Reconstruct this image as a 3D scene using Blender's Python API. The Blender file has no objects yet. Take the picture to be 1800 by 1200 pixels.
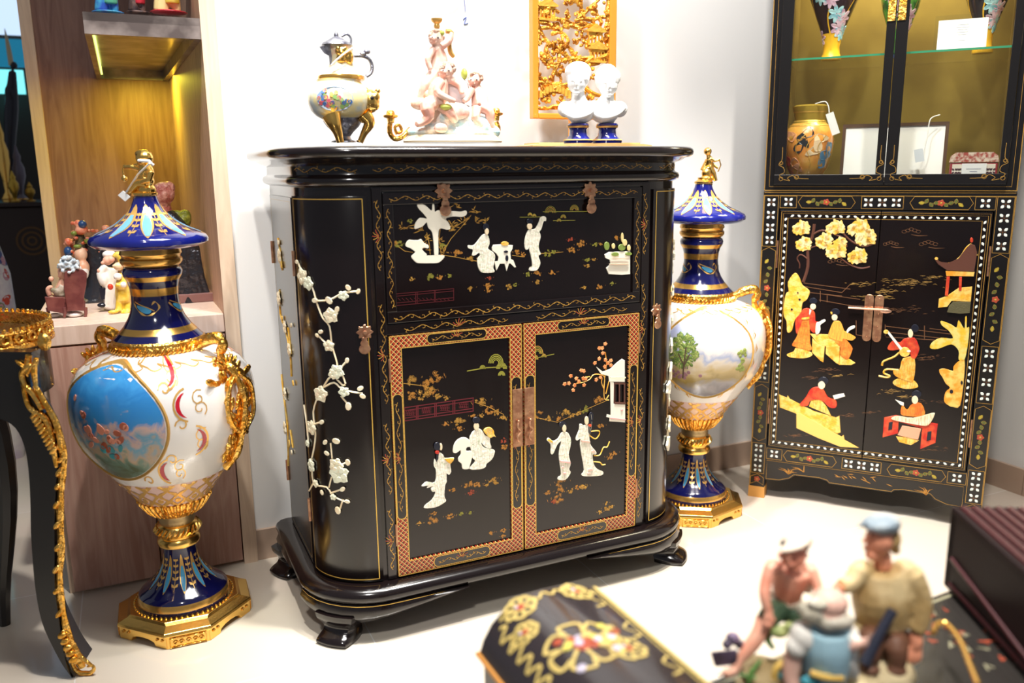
import bpy, bmesh, math, random
from mathutils import Vector, Matrix, noise
PI = math.pi
sc = bpy.context.scene
COL = sc.collection
# ------------------------------------------------------------------ camera, world, lights, exposure
FPX, PITCH, ROLL, CH = 1464.0, math.radians(11.792), math.radians(-0.607), 1.15
_F = Vector((0, math.cos(PITCH), -math.sin(PITCH))); _U = Vector((0, math.sin(PITCH), math.cos(PITCH))); _X = Vector((1, 0, 0))
CX = _X*math.cos(ROLL) + _U*math.sin(ROLL); CU = -_X*math.sin(ROLL) + _U*math.cos(ROLL)
CAM = Vector((0, 0, CH))
cd = bpy.data.cameras.new('camera'); cam = bpy.data.objects.new('camera', cd); COL.objects.link(cam)
cam.matrix_world = Matrix(((CX.x, CU.x, -_F.x, 0), (CX.y, CU.y, -_F.y, 0), (CX.z, CU.z, -_F.z, CH), (0, 0, 0, 1)))
cd.sensor_width = 36; cd.lens = FPX/1800*36; cd.clip_start = 0.05
cd.dof.use_dof = True; cd.dof.focus_distance = 2.3; cd.dof.aperture_fstop = 2.4
sc.camera = cam
sc.view_settings.view_transform = 'Standard'; sc.view_settings.look = 'None'; sc.view_settings.gamma = 1
sc.view_settings.use_curve_mapping = False; sc.view_settings.exposure = 0.8
w = bpy.data.worlds.new('room_air'); sc.world = w; w.use_nodes = True
w.node_tree.nodes['Background'].inputs[0].default_value = (0.86, 0.9, 1.0, 1)
w.node_tree.nodes['Background'].inputs[1].default_value = 0.11
def light(name, kind, loc, target, energy, color=(1, 1, 1), size=0.3, angle=60, blend=0.5):
    l = bpy.data.lights.new(name, kind); l.energy = energy; l.color = color
    if kind == 'AREA': l.size = size
    if kind == 'SPOT': l.spot_size = math.radians(angle); l.spot_blend = blend; l.shadow_soft_size = size
    if kind == 'POINT': l.shadow_soft_size = size
    o = bpy.data.objects.new(name, l); COL.objects.link(o); o.location = loc
    o.rotation_euler = (Vector(target)-Vector(loc)).to_track_quat('-Z', 'Y').to_euler(); return o
light('overhead_fill', 'AREA', (0.0, 1.5, 3.0), (0.0, 1.9, 0), 22, (1, .97, .93), .9)  # soft area fill added overhead, no panel fitting is known there
light('spot_vase', 'SPOT', (-0.55, 1.5, 2.9), (-0.78, 2.05, .4), 95, (1, .96, .9), .04, 46)
light('spot_cabinet_top', 'SPOT', (-0.1, 1.75, 2.95), (-.1, 2.4, 1.2), 92, (1, .98, .95), .04, 56)
light('spot_wall', 'SPOT', (0.6, 1.9, 2.95), (.75, 2.8, .9), 70, (1, .97, .93), .05, 62)
light('spot_corner', 'SPOT', (1.0, 1.7, 2.95), (1.15, 2.7, .35), 95, (1, .93, .84), .05, 46)
light('fill_foreground', 'SPOT', (0.35, 0.1, 2.9), (.45, .9, .6), 150, (1, .93, .84), .08, 30)  # extra spot added to brighten the foreground figures
light('fill_niche', 'SPOT', (-.75, 1.0, 2.85), (-1.1, 2.7, .85), 70, (1, .95, .9), .05, 34)  # unseen spot added to lift the niche wood and ledge figurines
light('fill_front', 'SPOT', (-.35, -.1, 2.75), (0.05, 2.15, .6), 75, (1, .97, .93), .12, 40)  # frontal fill added behind the camera so the cabinet inlays read bright
light('spot_floor', 'SPOT', (0.45, 1.7, 2.95), (.5, 1.9, 0), 170, (1, .96, .9), .06, 56)
# ------------------------------------------------------------------ frames: a place on the floor and a heading
def pray(px, py): return CX*((px-900)/FPX) - CU*((py-600)/FPX) + _F
class Frame:
    def __init__(s, x, y, z=0, yaw=0):
        s.o = Vector((x, y, z)); s.yaw = yaw; s.c = math.cos(yaw); s.s = math.sin(yaw)
    def inv(s, v): return Vector((v.x*s.c+v.y*s.s, -v.x*s.s+v.y*s.c, v.z))
    def ray(s, px, py): return s.inv(CAM-s.o), s.inv(pray(px, py))
    def world(s, x, y, z=0): return Vector((s.o.x+x*s.c-y*s.s, s.o.y+x*s.s+y*s.c, s.o.z+z))
    def sub(s, x, y, z=0, yaw=0):
        p = s.world(x, y, z); return Frame(p.x, p.y, p.z, s.yaw+yaw)
YA, YB = math.radians(24.55), math.radians(-25.86)
FC = Frame(0.025, 2.076, 0, YA)      # black lacquer bar cabinet
FD = Frame(0.835, 2.785, 0, YB)      # corner display cabinet
FW = Frame(-0.774, 2.322, 0, YA)     # the long wall
# ------------------------------------------------------------------ surfaces to draw on
class Flat:                          # vertical plane y = y0 facing -y
    def __init__(s, fr, y0=0): s.fr = fr; s.y0 = y0
    def P(s, u, v, off=0): return (u, s.y0-off, v)
    def inv(s, px, py):
        o, d = s.fr.ray(px, py); t = (s.y0-o.y)/d.y; return (o.x+t*d.x, o.z+t*d.z)
class Perim:                         # rounded corner then side; u = length round the corner from the front
    def __init__(s, fr, x0, R, side, depth): s.fr = fr; s.x0 = x0; s.R = R; s.sd = side; s.dp = depth
    def plan(s, u):
        a = u/s.R
        if a <= 0: return (s.x0+s.sd*u, 0, 0, -1)
        if a < PI/2: return (s.x0+s.sd*s.R*math.sin(a), s.R-s.R*math.cos(a), s.sd*math.sin(a), -math.cos(a))
        return (s.x0+s.sd*s.R, s.R+u-s.R*PI/2, s.sd, 0)
    def P(s, u, v, off=0):
        x, y, nx, ny = s.plan(u); return (x+nx*off, y+ny*off, v)
    def inv(s, px, py):
        o, d = s.fr.ray(px, py); hit = near = prev = None; n = 240; L = s.R*PI/2+s.dp; dd = d.x**2+d.y**2
        for i in range(-20, n+1):
            u = L*i/n; x, y, nx, ny = s.plan(u); q = (x-o.x)*d.y-(y-o.y)*d.x; t = ((x-o.x)*d.x+(y-o.y)*d.y)/dd
            if (x-o.x)*nx+(y-o.y)*ny < 0:
                if prev and prev[1]*q <= 0 and hit is None:
                    k = prev[1]/((prev[1]-q) or 1); hit = (prev[0]+(u-prev[0])*k, o.z+t*d.z)
                if near is None or abs(q) < near[2]: near = (u, o.z+t*d.z, abs(q))
                prev = (u, q)
            else: prev = None
        return hit or near[:2]
class Rev:                           # surface of revolution, u = angle*radius-free angle (0 = towards -y)
    def __init__(s, fr, prof, cx=0, cy=0): s.fr = fr; s.pr = prof; s.cx = cx; s.cy = cy
    def r(s, z):
        p = s.pr
        for (r0, z0), (r1, z1) in zip(p, p[1:]):
            if (z0-z)*(z1-z) <= 0 and z0 != z1: return r0+(r1-r0)*(z-z0)/(z1-z0)
        return 0
    def P(s, u, v, off=0):
        e = .002; r = s.r(v); k = (s.r(v+e)-s.r(v-e))/(2*e); n = math.hypot(1, k)
        rr = r+off/n; return (s.cx+rr*math.sin(u), s.cy-rr*math.cos(u), v-off*k/n)
    def inv(s, px, py):
        o, d = s.fr.ray(px, py); t0 = ((s.cx-o.x)*d.x+(s.cy-o.y)*d.y)/(d.x**2+d.y**2); n = 500; best = None
        for i in range(n):
            t = t0-.3+.32*i/n; x = o.x+t*d.x-s.cx; y = o.y+t*d.y-s.cy; z = o.z+t*d.z; g = math.hypot(x, y)-s.r(z)
            if g <= 0: return (math.atan2(x, -y), z)
            if best is None or g < best[0]: best = (g, math.atan2(x, -y), z)
        return best[1:]
# ------------------------------------------------------------------ mesh gathering
class G:
    def __init__(s): s.v = []; s.f = []; s.m = []; s.cur = 0
    def mi(s, i): s.cur = i; return s
    def add(s, vs, fs):
        b = len(s.v); s.v += [tuple(p) for p in vs]
        for f in fs: s.f.append([b+i for i in f]); s.m.append(s.cur)
        return s
    def box(s, x0, x1, y0, y1, z0, z1, T=None):
        vs = [(x, y, z) for z in (z0, z1) for y in (y0, y1) for x in (x0, x1)]
        if T: vs = [T @ Vector(p) for p in vs]
        return s.add(vs, [(0, 2, 3, 1), (4, 5, 7, 6), (0, 1, 5, 4), (2, 6, 7, 3), (0, 4, 6, 2), (1, 3, 7, 5)])
    def rbox(s, x0, x1, y0, y1, z0, z1, r, T=None):      # box with chamfered edges
        vs = []; fs = []
        bm = bmesh.new(); bmesh.ops.create_cube(bm, size=1)
        for v in bm.verts: v.co = Vector((x0+(v.co.x+.5)*(x1-x0), y0+(v.co.y+.5)*(y1-y0), z0+(v.co.z+.5)*(z1-z0)))
        bmesh.ops.bevel(bm, geom=list(bm.edges), offset=r, segments=2, profile=.5, affect='EDGES')
        bm.verts.index_update()
        vs = [(T @ v.co) if T else v.co.copy() for v in bm.verts]; fs = [[v.index for v in f.verts] for f in bm.faces]; bm.free()
        return s.add(vs, fs)
    def lathe(s, prof, n=40, c=(0, 0, 0), T=None, mats=None, scale=(1, 1), a0=0, a1=2*PI):
        vs = []; fs = []; full = abs(a1-a0-2*PI) < 1e-6; m = n if full else n+1
        for r, z in prof:
            for i in range(m):
                a = a0+(a1-a0)*i/n; p = Vector((c[0]+r*scale[0]*math.sin(a), c[1]-r*scale[1]*math.cos(a), c[2]+z)); vs.append(T @ p if T else p)
        k = len(prof)
        for j in range(k-1):
            for i in range(n):
                i2 = (i+1) % m; f = (j*m+i, j*m+i2, (j+1)*m+i2, (j+1)*m+i); fs.append(f)
        b = len(s.v); s.v += [tuple(p) for p in vs]
        for idx, f in enumerate(fs):
            s.f.append([b+i for i in f]); s.m.append(mats[idx//n] if mats else s.cur)
        for e in (0, k-1):
            if prof[e][0] > 1e-4 and full: s.f.append([b+e*m+i for i in range(m)]); s.m.append((mats[min(e, k-2)] if mats else s.cur))
        return s
    def tube(s, pts, rad, n=8, T=None, closed=False, flat=1.0):
        pts = [Vector(p) for p in pts]; k = len(pts)
        if isinstance(rad, (int, float)): rad = [rad]*k
        vs = []; up = None
        for i, p in enumerate(pts):
            d = (pts[min(i+1, k-1)]-pts[max(i-1, 0)]) if not closed else (pts[(i+1) % k]-pts[i-1])
            d = d.normalized() if d.length > 1e-9 else Vector((0, 0, 1))
            if up is None: up = Vector((0, 0, 1)) if abs(d.z) < .9 else Vector((1, 0, 0))
            x = d.cross(up).normalized(); y = x.cross(d).normalized(); up = y
            for j in range(n):
                a = 2*PI*j/n; q = p+(x*math.cos(a)+y*math.sin(a)*flat)*rad[i]; vs.append(T @ q if T else q)
        fs = [(i*n+j, i*n+(j+1) % n, (i+1)*n+(j+1) % n, (i+1)*n+j) for i in range(k-1) for j in range(n)]
        if closed: fs += [((k-1)*n+j, (k-1)*n+(j+1) % n, (j+1) % n, j) for j in range(n)]
        else: fs += [tuple(range(n-1, -1, -1)), tuple((k-1)*n+j for j in range(n))]
        return s.add(vs, fs)
    def ball(s, c, r, T=None, nu=12, nv=8, R=None):
        if isinstance(r, (int, float)): r = (r, r, r)
        vs = []; c = Vector(c)
        for j in range(nv+1):
            t = PI*j/nv
            for i in range(nu):
                a = 2*PI*i/nu; q = Vector((r[0]*math.sin(t)*math.cos(a), r[1]*math.sin(t)*math.sin(a), r[2]*math.cos(t)))
                if R: q = R @ q
                q = q+c; vs.append(T @ q if T else q)
        fs = [(j*nu+i, (j+1)*nu+i, (j+1)*nu+(i+1) % nu, j*nu+(i+1) % nu) for j in range(nv) for i in range(nu)]
        return s.add(vs, fs)
    def prism(s, poly, y0, y1, plane='xz', T=None):
        n = len(poly)
        def mk(a, b, c):
            v = Vector((a, c, b)) if plane == 'xz' else (Vector((a, b, c)) if plane == 'xy' else Vector((c, a, b)))
            return T @ v if T else v
        vs = [mk(a, b, y0) for a, b in poly]+[mk(a, b, y1) for a, b in poly]
        return s.add(vs, [list(range(n)), list(range(2*n-1, n-1, -1))]+[(i, i+n, (i+1) % n+n, (i+1) % n) for i in range(n)])
    # drawing on surfaces --------------------------------------------------
    def fill(s, S, pts, th=.002, base=0.0, inset=.12):
        n = len(pts); cx = sum(p[0] for p in pts)/n; cy = sum(p[1] for p in pts)/n
        pt = [S.P(a, b, base) for a, b in pts]; k = .0012
        md = []; tp = []
        for a, b in pts:
            dx, dy = cx-a, cy-b; L = math.hypot(dx, dy) or 1; q = min(k, .3*L)/L
            md.append(S.P(a, b, base+th*.6)); tp.append(S.P(a+dx*q, b+dy*q, base+th))
        fs = [(i, (i+1) % n, (i+1) % n+n, i+n) for i in range(n)]+[(i+n, (i+1) % n+n, (i+1) % n+2*n, i+2*n) for i in range(n)]+[list(range(2*n, 3*n))]
        return s.add(pt+md+tp, fs)
    def line(s, S, pts, wd=.001, off=.0006, sub=1, raised=0):
        if sub > 1: pts = dens(pts, sub)
        k = len(pts); wd = [wd]*k if isinstance(wd, (int, float)) else wd; vs = []
        for i in range(k):
            a = pts[max(i-1, 0)]; b = pts[min(i+1, k-1)]; dx, dy = b[0]-a[0], b[1]-a[1]
            asp = max(S.r(pts[i][1]), .004) if isinstance(S, Rev) else 1
            dx *= asp; L = math.hypot(dx, dy) or 1; nx, ny = -dy/L*wd[i]/2/asp, dx/L*wd[i]/2
            vs += [S.P(pts[i][0]+nx, pts[i][1]+ny, off), S.P(pts[i][0], pts[i][1], off+raised), S.P(pts[i][0]-nx, pts[i][1]-ny, off)]
            if raised:
                vs[-3] = S.P(pts[i][0]+nx, pts[i][1]+ny, 0); vs[-1] = S.P(pts[i][0]-nx, pts[i][1]-ny, 0)
        fs = []
        for i in range(k-1): fs += [(3*i, 3*i+3, 3*i+4, 3*i+1), (3*i+1, 3*i+4, 3*i+5, 3*i+2)]
        return s.add(vs, fs)
    def rect(s, S, x0, x1, z0, z1, wd=.001, off=.0006):
        for p, q in (((x0, z0), (x1, z0)), ((x1, z0), (x1, z1)), ((x1, z1), (x0, z1)), ((x0, z1), (x0, z0))):
            s.line(S, [p, q], wd, off, sub=max(1, int(math.hypot(q[0]-p[0], q[1]-p[1])/.02)))
        return s
    def disc(s, S, c, r, th=.0015, n=8, ry=None, rot=0, lobes=0, base=0):
        ry = ry or r; pts = []
        asp = max(S.r(c[1]), .004) if isinstance(S, Rev) else 1
        for i in range(n):
            a = 2*PI*i/n; k = 1+(.18*math.cos(lobes*a) if lobes else 0)
            x, y = r*k*math.cos(a), ry*k*math.sin(a)
            pts.append((c[0]+(x*math.cos(rot)-y*math.sin(rot))/asp, c[1]+x*math.sin(rot)+y*math.cos(rot)))
        return s.fill(S, pts, th, base)
    def ring(s, S, c, r, wd=.0008, n=8, off=.0006):
        return s.line(S, [(c[0]+r*math.cos(2*PI*i/n), c[1]+r*math.sin(2*PI*i/n)) for i in range(n+1)], wd, off)
    def obj(s, name, mats, parent=None, smooth=False, bevel=0, remesh=0, sharp=40):
        me = bpy.data.meshes.new(name); me.from_pydata(s.v, [], s.f)
        if not isinstance(mats, (list, tuple)): mats = [mats]
        for m in mats: me.materials.append(m)
        for p, i in zip(me.polygons, s.m): p.material_index = min(i, len(mats)-1)
        bm = bmesh.new(); bm.from_mesh(me); bmesh.ops.recalc_face_normals(bm, faces=bm.faces); 
        if smooth:
            for f in bm.faces: f.smooth = True
            for e in bm.edges:
                if len(e.link_faces) == 2 and e.calc_face_angle(0) > math.radians(sharp): e.smooth = False
        bm.to_mesh(me); bm.free()
        o = bpy.data.objects.new(name, me); COL.objects.link(o)
        if parent: o.parent = parent
        if bevel:
            b = o.modifiers.new('bevel', 'BEVEL'); b.width = bevel; b.segments = 2; b.limit_method = 'ANGLE'; b.angle_limit = math.radians(40)
        if remesh:
            r = o.modifiers.new('remesh', 'REMESH'); r.mode = 'VOXEL'; r.voxel_size = remesh; r.use_smooth_shade = True
            q = o.modifiers.new('smooth', 'SMOOTH'); q.iterations = 3; q.factor = .5
        return o
def dens(pts, n):
    out = []
    for a, b in zip(pts, pts[1:]):
        for i in range(n): out.append((a[0]+(b[0]-a[0])*i/n, a[1]+(b[1]-a[1])*i/n))
    return out+[pts[-1]]
def curve(pts, n=6):                # Catmull-Rom through points of any dimension
    P = [tuple(pts[0])]+[tuple(p) for p in pts]+[tuple(pts[-1])]; out = []
    for i in range(1, len(P)-2):
        for j in range(n):
            t = j/n; out.append(tuple(.5*((2*b)+(-a+c)*t+(2*a-5*b+4*c-d)*t*t+(-a+3*b-3*c+d)*t**3) for a, b, c, d in zip(P[i-1], P[i], P[i+1], P[i+2])))
    return out+[tuple(pts[-1])]
def thing(name, label, cat, fr, group=None):
    o = bpy.data.objects.new(name, None); COL.objects.link(o); o.location = fr.o; o.rotation_euler = (0, 0, fr.yaw)
    o.empty_display_size = .05; return tag(o, label, cat, group)
def tag(o, label, cat, group=None):
    o['label'] = label; o['category'] = cat
    if group: o['group'] = group
    return o
def at(o, fr): o.location = fr.o; o.rotation_euler = (0, 0, fr.yaw); return o
def struct(o): o['kind'] = 'structure'; return o
def clone(root, fr, label):
    r = root.copy(); COL.objects.link(r); r.location = fr.o; r.rotation_euler = (0, 0, fr.yaw); r['label'] = label
    for ch in list(root.children):
        c = ch.copy(); COL.objects.link(c); c.parent = r
        for g in list(ch.children): d = g.copy(); COL.objects.link(d); d.parent = c
    return r
# ------------------------------------------------------------------ materials
def mat(name, col, rough=.5, metal=0, coat=0, bump=0, bscale=60, col2=None, nscale=20, emit=None, spec=.5, fac=(.4, .6), tr=0, bdist=.003):
    m = bpy.data.materials.new(name); m.use_nodes = True; nt = m.node_tree; b = nt.nodes['Principled BSDF']
    b.inputs['Base Color'].default_value = (*col, 1); b.inputs['Roughness'].default_value = rough; b.inputs['Metallic'].default_value = metal
    b.inputs['Coat Weight'].default_value = coat; b.inputs['Coat Roughness'].default_value = .06; b.inputs['Specular IOR Level'].default_value = spec
    b.inputs['Transmission Weight'].default_value = tr
    tc = nt.nodes.new('ShaderNodeTexCoord')
    if col2:
        n = nt.nodes.new('ShaderNodeTexNoise'); n.inputs['Scale'].default_value = nscale; n.inputs['Detail'].default_value = 4
        nt.links.new(tc.outputs['Object'], n.inputs['Vector'])
        r = nt.nodes.new('ShaderNodeValToRGB'); r.color_ramp.elements[0].position = fac[0]; r.color_ramp.elements[1].position = fac[1]
        r.color_ramp.elements[0].color = (*col, 1); r.color_ramp.elements[1].color = (*col2, 1)
        nt.links.new(n.outputs['Fac'], r.inputs['Fac']); nt.links.new(r.outputs['Color'], b.inputs['Base Color'])
    if bump:
        n = nt.nodes.new('ShaderNodeTexNoise'); n.inputs['Scale'].default_value = bscale; n.inputs['Detail'].default_value = 3
        nt.links.new(tc.outputs['Object'], n.inputs['Vector'])
        u = nt.nodes.new('ShaderNodeBump'); u.inputs['Strength'].default_value = bump; u.inputs['Distance'].default_value = bdist
        nt.links.new(n.outputs['Fac'], u.inputs['Height']); nt.links.new(u.outputs['Normal'], b.inputs['Normal'])
    if emit: b.inputs['Emission Color'].default_value = (*emit[:3], 1); b.inputs['Emission Strength'].default_value = emit[3]
    return m
def wood(name, c1, c2, rough=.45, scale=(3, 3, .25), k=9, wavy=2.5):
    m = mat(name, c1, rough); nt = m.node_tree; b = nt.nodes['Principled BSDF']; tc = nt.nodes.new('ShaderNodeTexCoord')
    mp = nt.nodes.new('ShaderNodeMapping'); mp.inputs['Scale'].default_value = scale; nt.links.new(tc.outputs['Object'], mp.inputs['Vector'])
    n = nt.nodes.new('ShaderNodeTexNoise'); n.inputs['Scale'].default_value = k; n.inputs['Detail'].default_value = 6; n.inputs['Distortion'].default_value = wavy
    r = nt.nodes.new('ShaderNodeValToRGB'); r.color_ramp.elements[0].position = .35; r.color_ramp.elements[1].position = .68
    r.color_ramp.elements[0].color = (*c1, 1); r.color_ramp.elements[1].color = (*c2, 1)
    nt.links.new(mp.outputs[0], n.inputs['Vector']); nt.links.new(n.outputs['Fac'], r.inputs['Fac']); nt.links.new(r.outputs['Color'], b.inputs['Base Color'])
    return m
BLACK = mat('black_lacquer', (.007, .004, .004), .18, coat=.4, bump=.05, bscale=9, bdist=.002)
BLACK2 = mat('black_lacquer_panel', (.006, .003, .003), .2, coat=.12, bump=.05, bscale=7, bdist=.002)
GOLDP = mat('gold_paint', (.75, .42, .08), .4, .3, col2=(.5, .26, .05), nscale=40)
GOLDL = mat('gold_line', (.8, .5, .1), .35, .4)
REDP = mat('red_paint', (.42, .07, .03), .4)
OLIVE = mat('olive_paint', (.3, .28, .04), .4)
ORANGEP = mat('orange_paint', (.55, .24, .04), .4)
MAROONP = mat('dark_maroon_paint', (.085, .008, .012), .4)
IVORY = mat('white_stone_inlay', (.93, .88, .74), .35, bump=.25, bscale=120, bdist=.001)
IVORYP = mat('tinted_stone_inlay', (.93, .88, .74), .35, bump=.8, bscale=110, col2=(.55, .66, .42), nscale=150, fac=(.58, .7), bdist=.003)
CREAM = mat('cream_stone_inlay', (.9, .72, .46), .4, bump=.3, bscale=120, bdist=.001, col2=(.95, .85, .62), nscale=60)
CREAMF = mat('pale_flower_inlay', (.92, .85, .62), .4, bump=.4, bscale=200, bdist=.001, col2=(.93, .62, .42), nscale=70, fac=(.5, .8))
FACE = mat('face_inlay', (.92, .75, .5), .4)
HAIR = mat('black_hair_inlay', (.012, .014, .025), .25)
YEL = mat('yellow_stone_inlay', (.86, .44, .04), .4, bump=.8, bscale=90, bdist=.004, col2=(.92, .62, .16), nscale=60)
YEL2 = mat('amber_stone_inlay', (.85, .34, .03), .4, bump=.3, bscale=150, bdist=.001, col2=(.9, .6, .15), nscale=50)
REDI = mat('red_stone_inlay', (.55, .025, .015), .35, bump=.8, bscale=90, bdist=.004, col2=(.72, .09, .03), nscale=40)
ORI = mat('orange_stone_inlay', (.8, .17, .02), .35, bump=.8, bscale=90, bdist=.004, col2=(.85, .3, .04), nscale=40)
BRNI = mat('brown_wood_inlay', (.12, .045, .03), .4, bump=.5, bscale=200, bdist=.001)
PEARL = mat('mother_of_pearl', (.86, .88, .84), .15, col2=(.75, .85, .8), nscale=80)
COPPER = mat('aged_copper_fitting', (.42, .2, .12), .38, .85, bump=.2, bscale=90, col2=(.6, .34, .2), nscale=60)
GOLD = mat('gilt_bronze', (1, .62, .16), .24, 1, bump=.12, bscale=120)
GOLDC = mat('chased_gilt_bronze', (1, .6, .15), .28, 1, bump=.9, bscale=95, bdist=.006, col2=(.85, .42, .06), nscale=60)
GOLDB = mat('burnished_gold_band', (.9, .52, .13), .22, .85)
COBALT = mat('cobalt_glaze', (.005, .007, .12), .12, coat=1, col2=(.008, .014, .2), nscale=6)
NAVY = mat('dark_cobalt_glaze', (.005, .006, .07), .12, coat=1)
TURQ = mat('turquoise_enamel', (.08, .4, .7), .2, coat=.6)
LTURQ = mat('pale_blue_enamel', (.16, .42, .7), .2, coat=.6)
PORC = mat('white_porcelain', (.9, .87, .84), .15, coat=.8)
PINKP = mat('pink_porcelain', (.86, .6, .55), .2, coat=.6)
CRIM = mat('crimson_enamel', (.55, .01, .03), .25, coat=.5)
GOLDE = mat('gilt_enamel', (.85, .5, .14), .3, .5)
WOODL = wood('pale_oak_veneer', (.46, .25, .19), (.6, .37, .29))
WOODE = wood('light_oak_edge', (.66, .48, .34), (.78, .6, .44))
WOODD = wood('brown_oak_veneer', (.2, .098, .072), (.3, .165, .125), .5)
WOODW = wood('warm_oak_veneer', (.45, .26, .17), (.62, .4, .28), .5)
WHITE = mat('white_paper', (.88, .88, .86), .6)
SKIN = mat('painted_skin', (.82, .42, .3), .45)
GREYL = mat('grey_ink', (.35, .36, .42), .6)
GLASS = bpy.data.materials.new('clear_glass'); GLASS.use_nodes = True; nt = GLASS.node_tree; nt.nodes.clear(); mo = nt.nodes.new('ShaderNodeOutputMaterial'); mx = nt.nodes.new('ShaderNodeMixShader'); tr = nt.nodes.new('ShaderNodeBsdfTransparent'); gs = nt.nodes.new('ShaderNodeBsdfGlossy'); fz = nt.nodes.new('ShaderNodeMath'); lw = nt.nodes.new('ShaderNodeLayerWeight'); lw.inputs[0].default_value = .25; fz.operation = 'MULTIPLY_ADD'; fz.inputs[1].default_value = .35; fz.inputs[2].default_value = .03; nt.links.new(lw.outputs['Facing'], fz.inputs[0])
gs.inputs['Roughness'].default_value = .02; tr.inputs[0].default_value = (.97, .98, .97, 1)
for a, b in ((fz.outputs[0], mx.inputs[0]), (tr.outputs[0], mx.inputs[1]), (gs.outputs[0], mx.inputs[2]), (mx.outputs[0], mo.inputs[0])): nt.links.new(a, b)
# ------------------------------------------------------------------ the room
def tiles():
    m = mat('polished_cream_tile', (.72, .63, .52), .16, spec=.5, coat=.3); nt = m.node_tree; b = nt.nodes['Principled BSDF']
    tc = nt.nodes.new('ShaderNodeTexCoord'); mp = nt.nodes.new('ShaderNodeMapping'); mp.inputs['Location'].default_value = (-.2, -.058, 0)
    nt.links.new(tc.outputs['Object'], mp.inputs['Vector']); br = nt.nodes.new('ShaderNodeTexBrick'); br.offset = 0
    br.inputs['Scale'].default_value = 1; br.inputs['Brick Width'].default_value = .67; br.inputs['Row Height'].default_value = .67; br.inputs['Mortar Size'].default_value = .0016
    br.inputs['Color1'].default_value = (.74, .65, .54, 1); br.inputs['Color2'].default_value = (.76, .68, .57, 1); br.inputs['Mortar'].default_value = (.87, .83, .78, 1)
    nt.links.new(mp.outputs[0], br.inputs['Vector']); n = nt.nodes.new('ShaderNodeTexNoise'); n.inputs['Scale'].default_value = 3; n.inputs['Detail'].default_value = 5
    nt.links.new(tc.outputs['Object'], n.inputs['Vector']); mx = nt.nodes.new('ShaderNodeMixRGB'); mx.blend_type = 'MULTIPLY'; mx.inputs[0].default_value = .12
    nt.links.new(br.outputs['Color'], mx.inputs[1]); nt.links.new(n.outputs['Color'], mx.inputs[2]); nt.links.new(mx.outputs[0], b.inputs['Base Color']); return m
struct(at(G().box(-4, 2.524, -3.2, 4.2, -.05, 0).obj('floor', tiles()), FW))
PLAS = mat('white_wall_paint', (.86, .85, .83), .75, bump=.03, bscale=300)
struct(at(G().box(0, 2.624, .012, .112, 0, 3.1).obj('wall_back', PLAS), FW))
struct(at(G().box(2.524, 2.624, -3.2, .012, 0, 3.1).obj('wall_right', PLAS), FW))
BASEM = mat('beige_skirting_tile', (.5, .36, .27), .3)
def skirt():
    g = G()
    x = 0.002
    while x < 2.524: g.box(x, min(x+.668, 2.524), 0, .012, 0, .095); x += .67
    return g
struct(at(skirt().obj('baseboard_back', BASEM), FW))
g = G(); y = 0
while y > -3.1: g.box(2.512, 2.524, y-.668, y, 0, .095); y -= .67
struct(at(g.obj('baseboard_right', BASEM), FW))
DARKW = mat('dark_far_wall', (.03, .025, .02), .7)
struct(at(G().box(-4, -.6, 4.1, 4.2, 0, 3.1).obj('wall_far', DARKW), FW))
# shelving niche
fr = FW
t = thing('shelving_niche', 'tall oak shelving niche built against the white wall, lit yellow-green inside', 'shelving', fr)
BK = 1.15
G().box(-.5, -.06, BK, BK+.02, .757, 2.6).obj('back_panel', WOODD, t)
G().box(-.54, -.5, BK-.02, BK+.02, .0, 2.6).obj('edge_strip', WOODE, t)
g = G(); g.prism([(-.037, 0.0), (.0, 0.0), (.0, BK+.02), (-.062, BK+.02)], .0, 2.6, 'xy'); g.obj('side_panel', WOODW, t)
G().box(-.037, .002, -.006, 0, 0, 2.6).obj('front_edging', WOODE, t)
t = thing('base_cupboard', 'low pale oak cupboard below the niche, carrying small figurines', 'cupboard', fr)
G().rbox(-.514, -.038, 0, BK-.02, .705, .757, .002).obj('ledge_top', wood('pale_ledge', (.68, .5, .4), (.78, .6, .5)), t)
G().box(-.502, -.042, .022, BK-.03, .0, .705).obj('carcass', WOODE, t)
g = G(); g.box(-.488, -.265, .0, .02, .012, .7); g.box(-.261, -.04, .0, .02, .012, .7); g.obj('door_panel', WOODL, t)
# floating marble shelf with its strip of light
MARB = mat('veined_grey_marble', (.085, .066, .062), .35, col2=(.24, .2, .185), nscale=9, fac=(.42, .6), coat=.3)
GREENM = mat('inner_marble', (.3, .27, .2), .3, col2=(.5, .45, .3), nscale=14, fac=(.4, .7))
t = thing('floating_shelf', 'veined grey marble floating shelf lit from beneath with yellow light', 'shelf', fr)
g = G(); g.box(-.312, -.036, 0, .02, 1.488, 1.54); g.box(-.312, -.296, .02, BK, 1.488, 1.54); g.prism([(-.054, .02), (-.036, .02), (-.066, BK), (-.084, BK)], 1.488, 1.54, 'xy')
g.box(-.296, -.075, BK-.03, BK, 1.488, 1.54); g.box(-.312, -.038, 0, .02, 1.52, 1.54); g.prism([(-.296, .02), (-.054, .02), (-.084, BK-.03), (-.296, BK-.03)], 1.522, 1.54, 'xy'); g.obj('slab', MARB, t)
g = G(); g.box(-.295, -.29, .05, BK-.05, 1.5, 1.506); g.obj('light_strip', mat('yellow_light_strip', (1, .9, .3), .5, emit=(.8, 1, .2, 1.5)), t)
l = light('shelf_lamp', 'AREA', fr.world(-.16, .9, 1.483), fr.world(-.13, 1.0, 0), 1.9, (1, .84, .06), .18)
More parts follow.
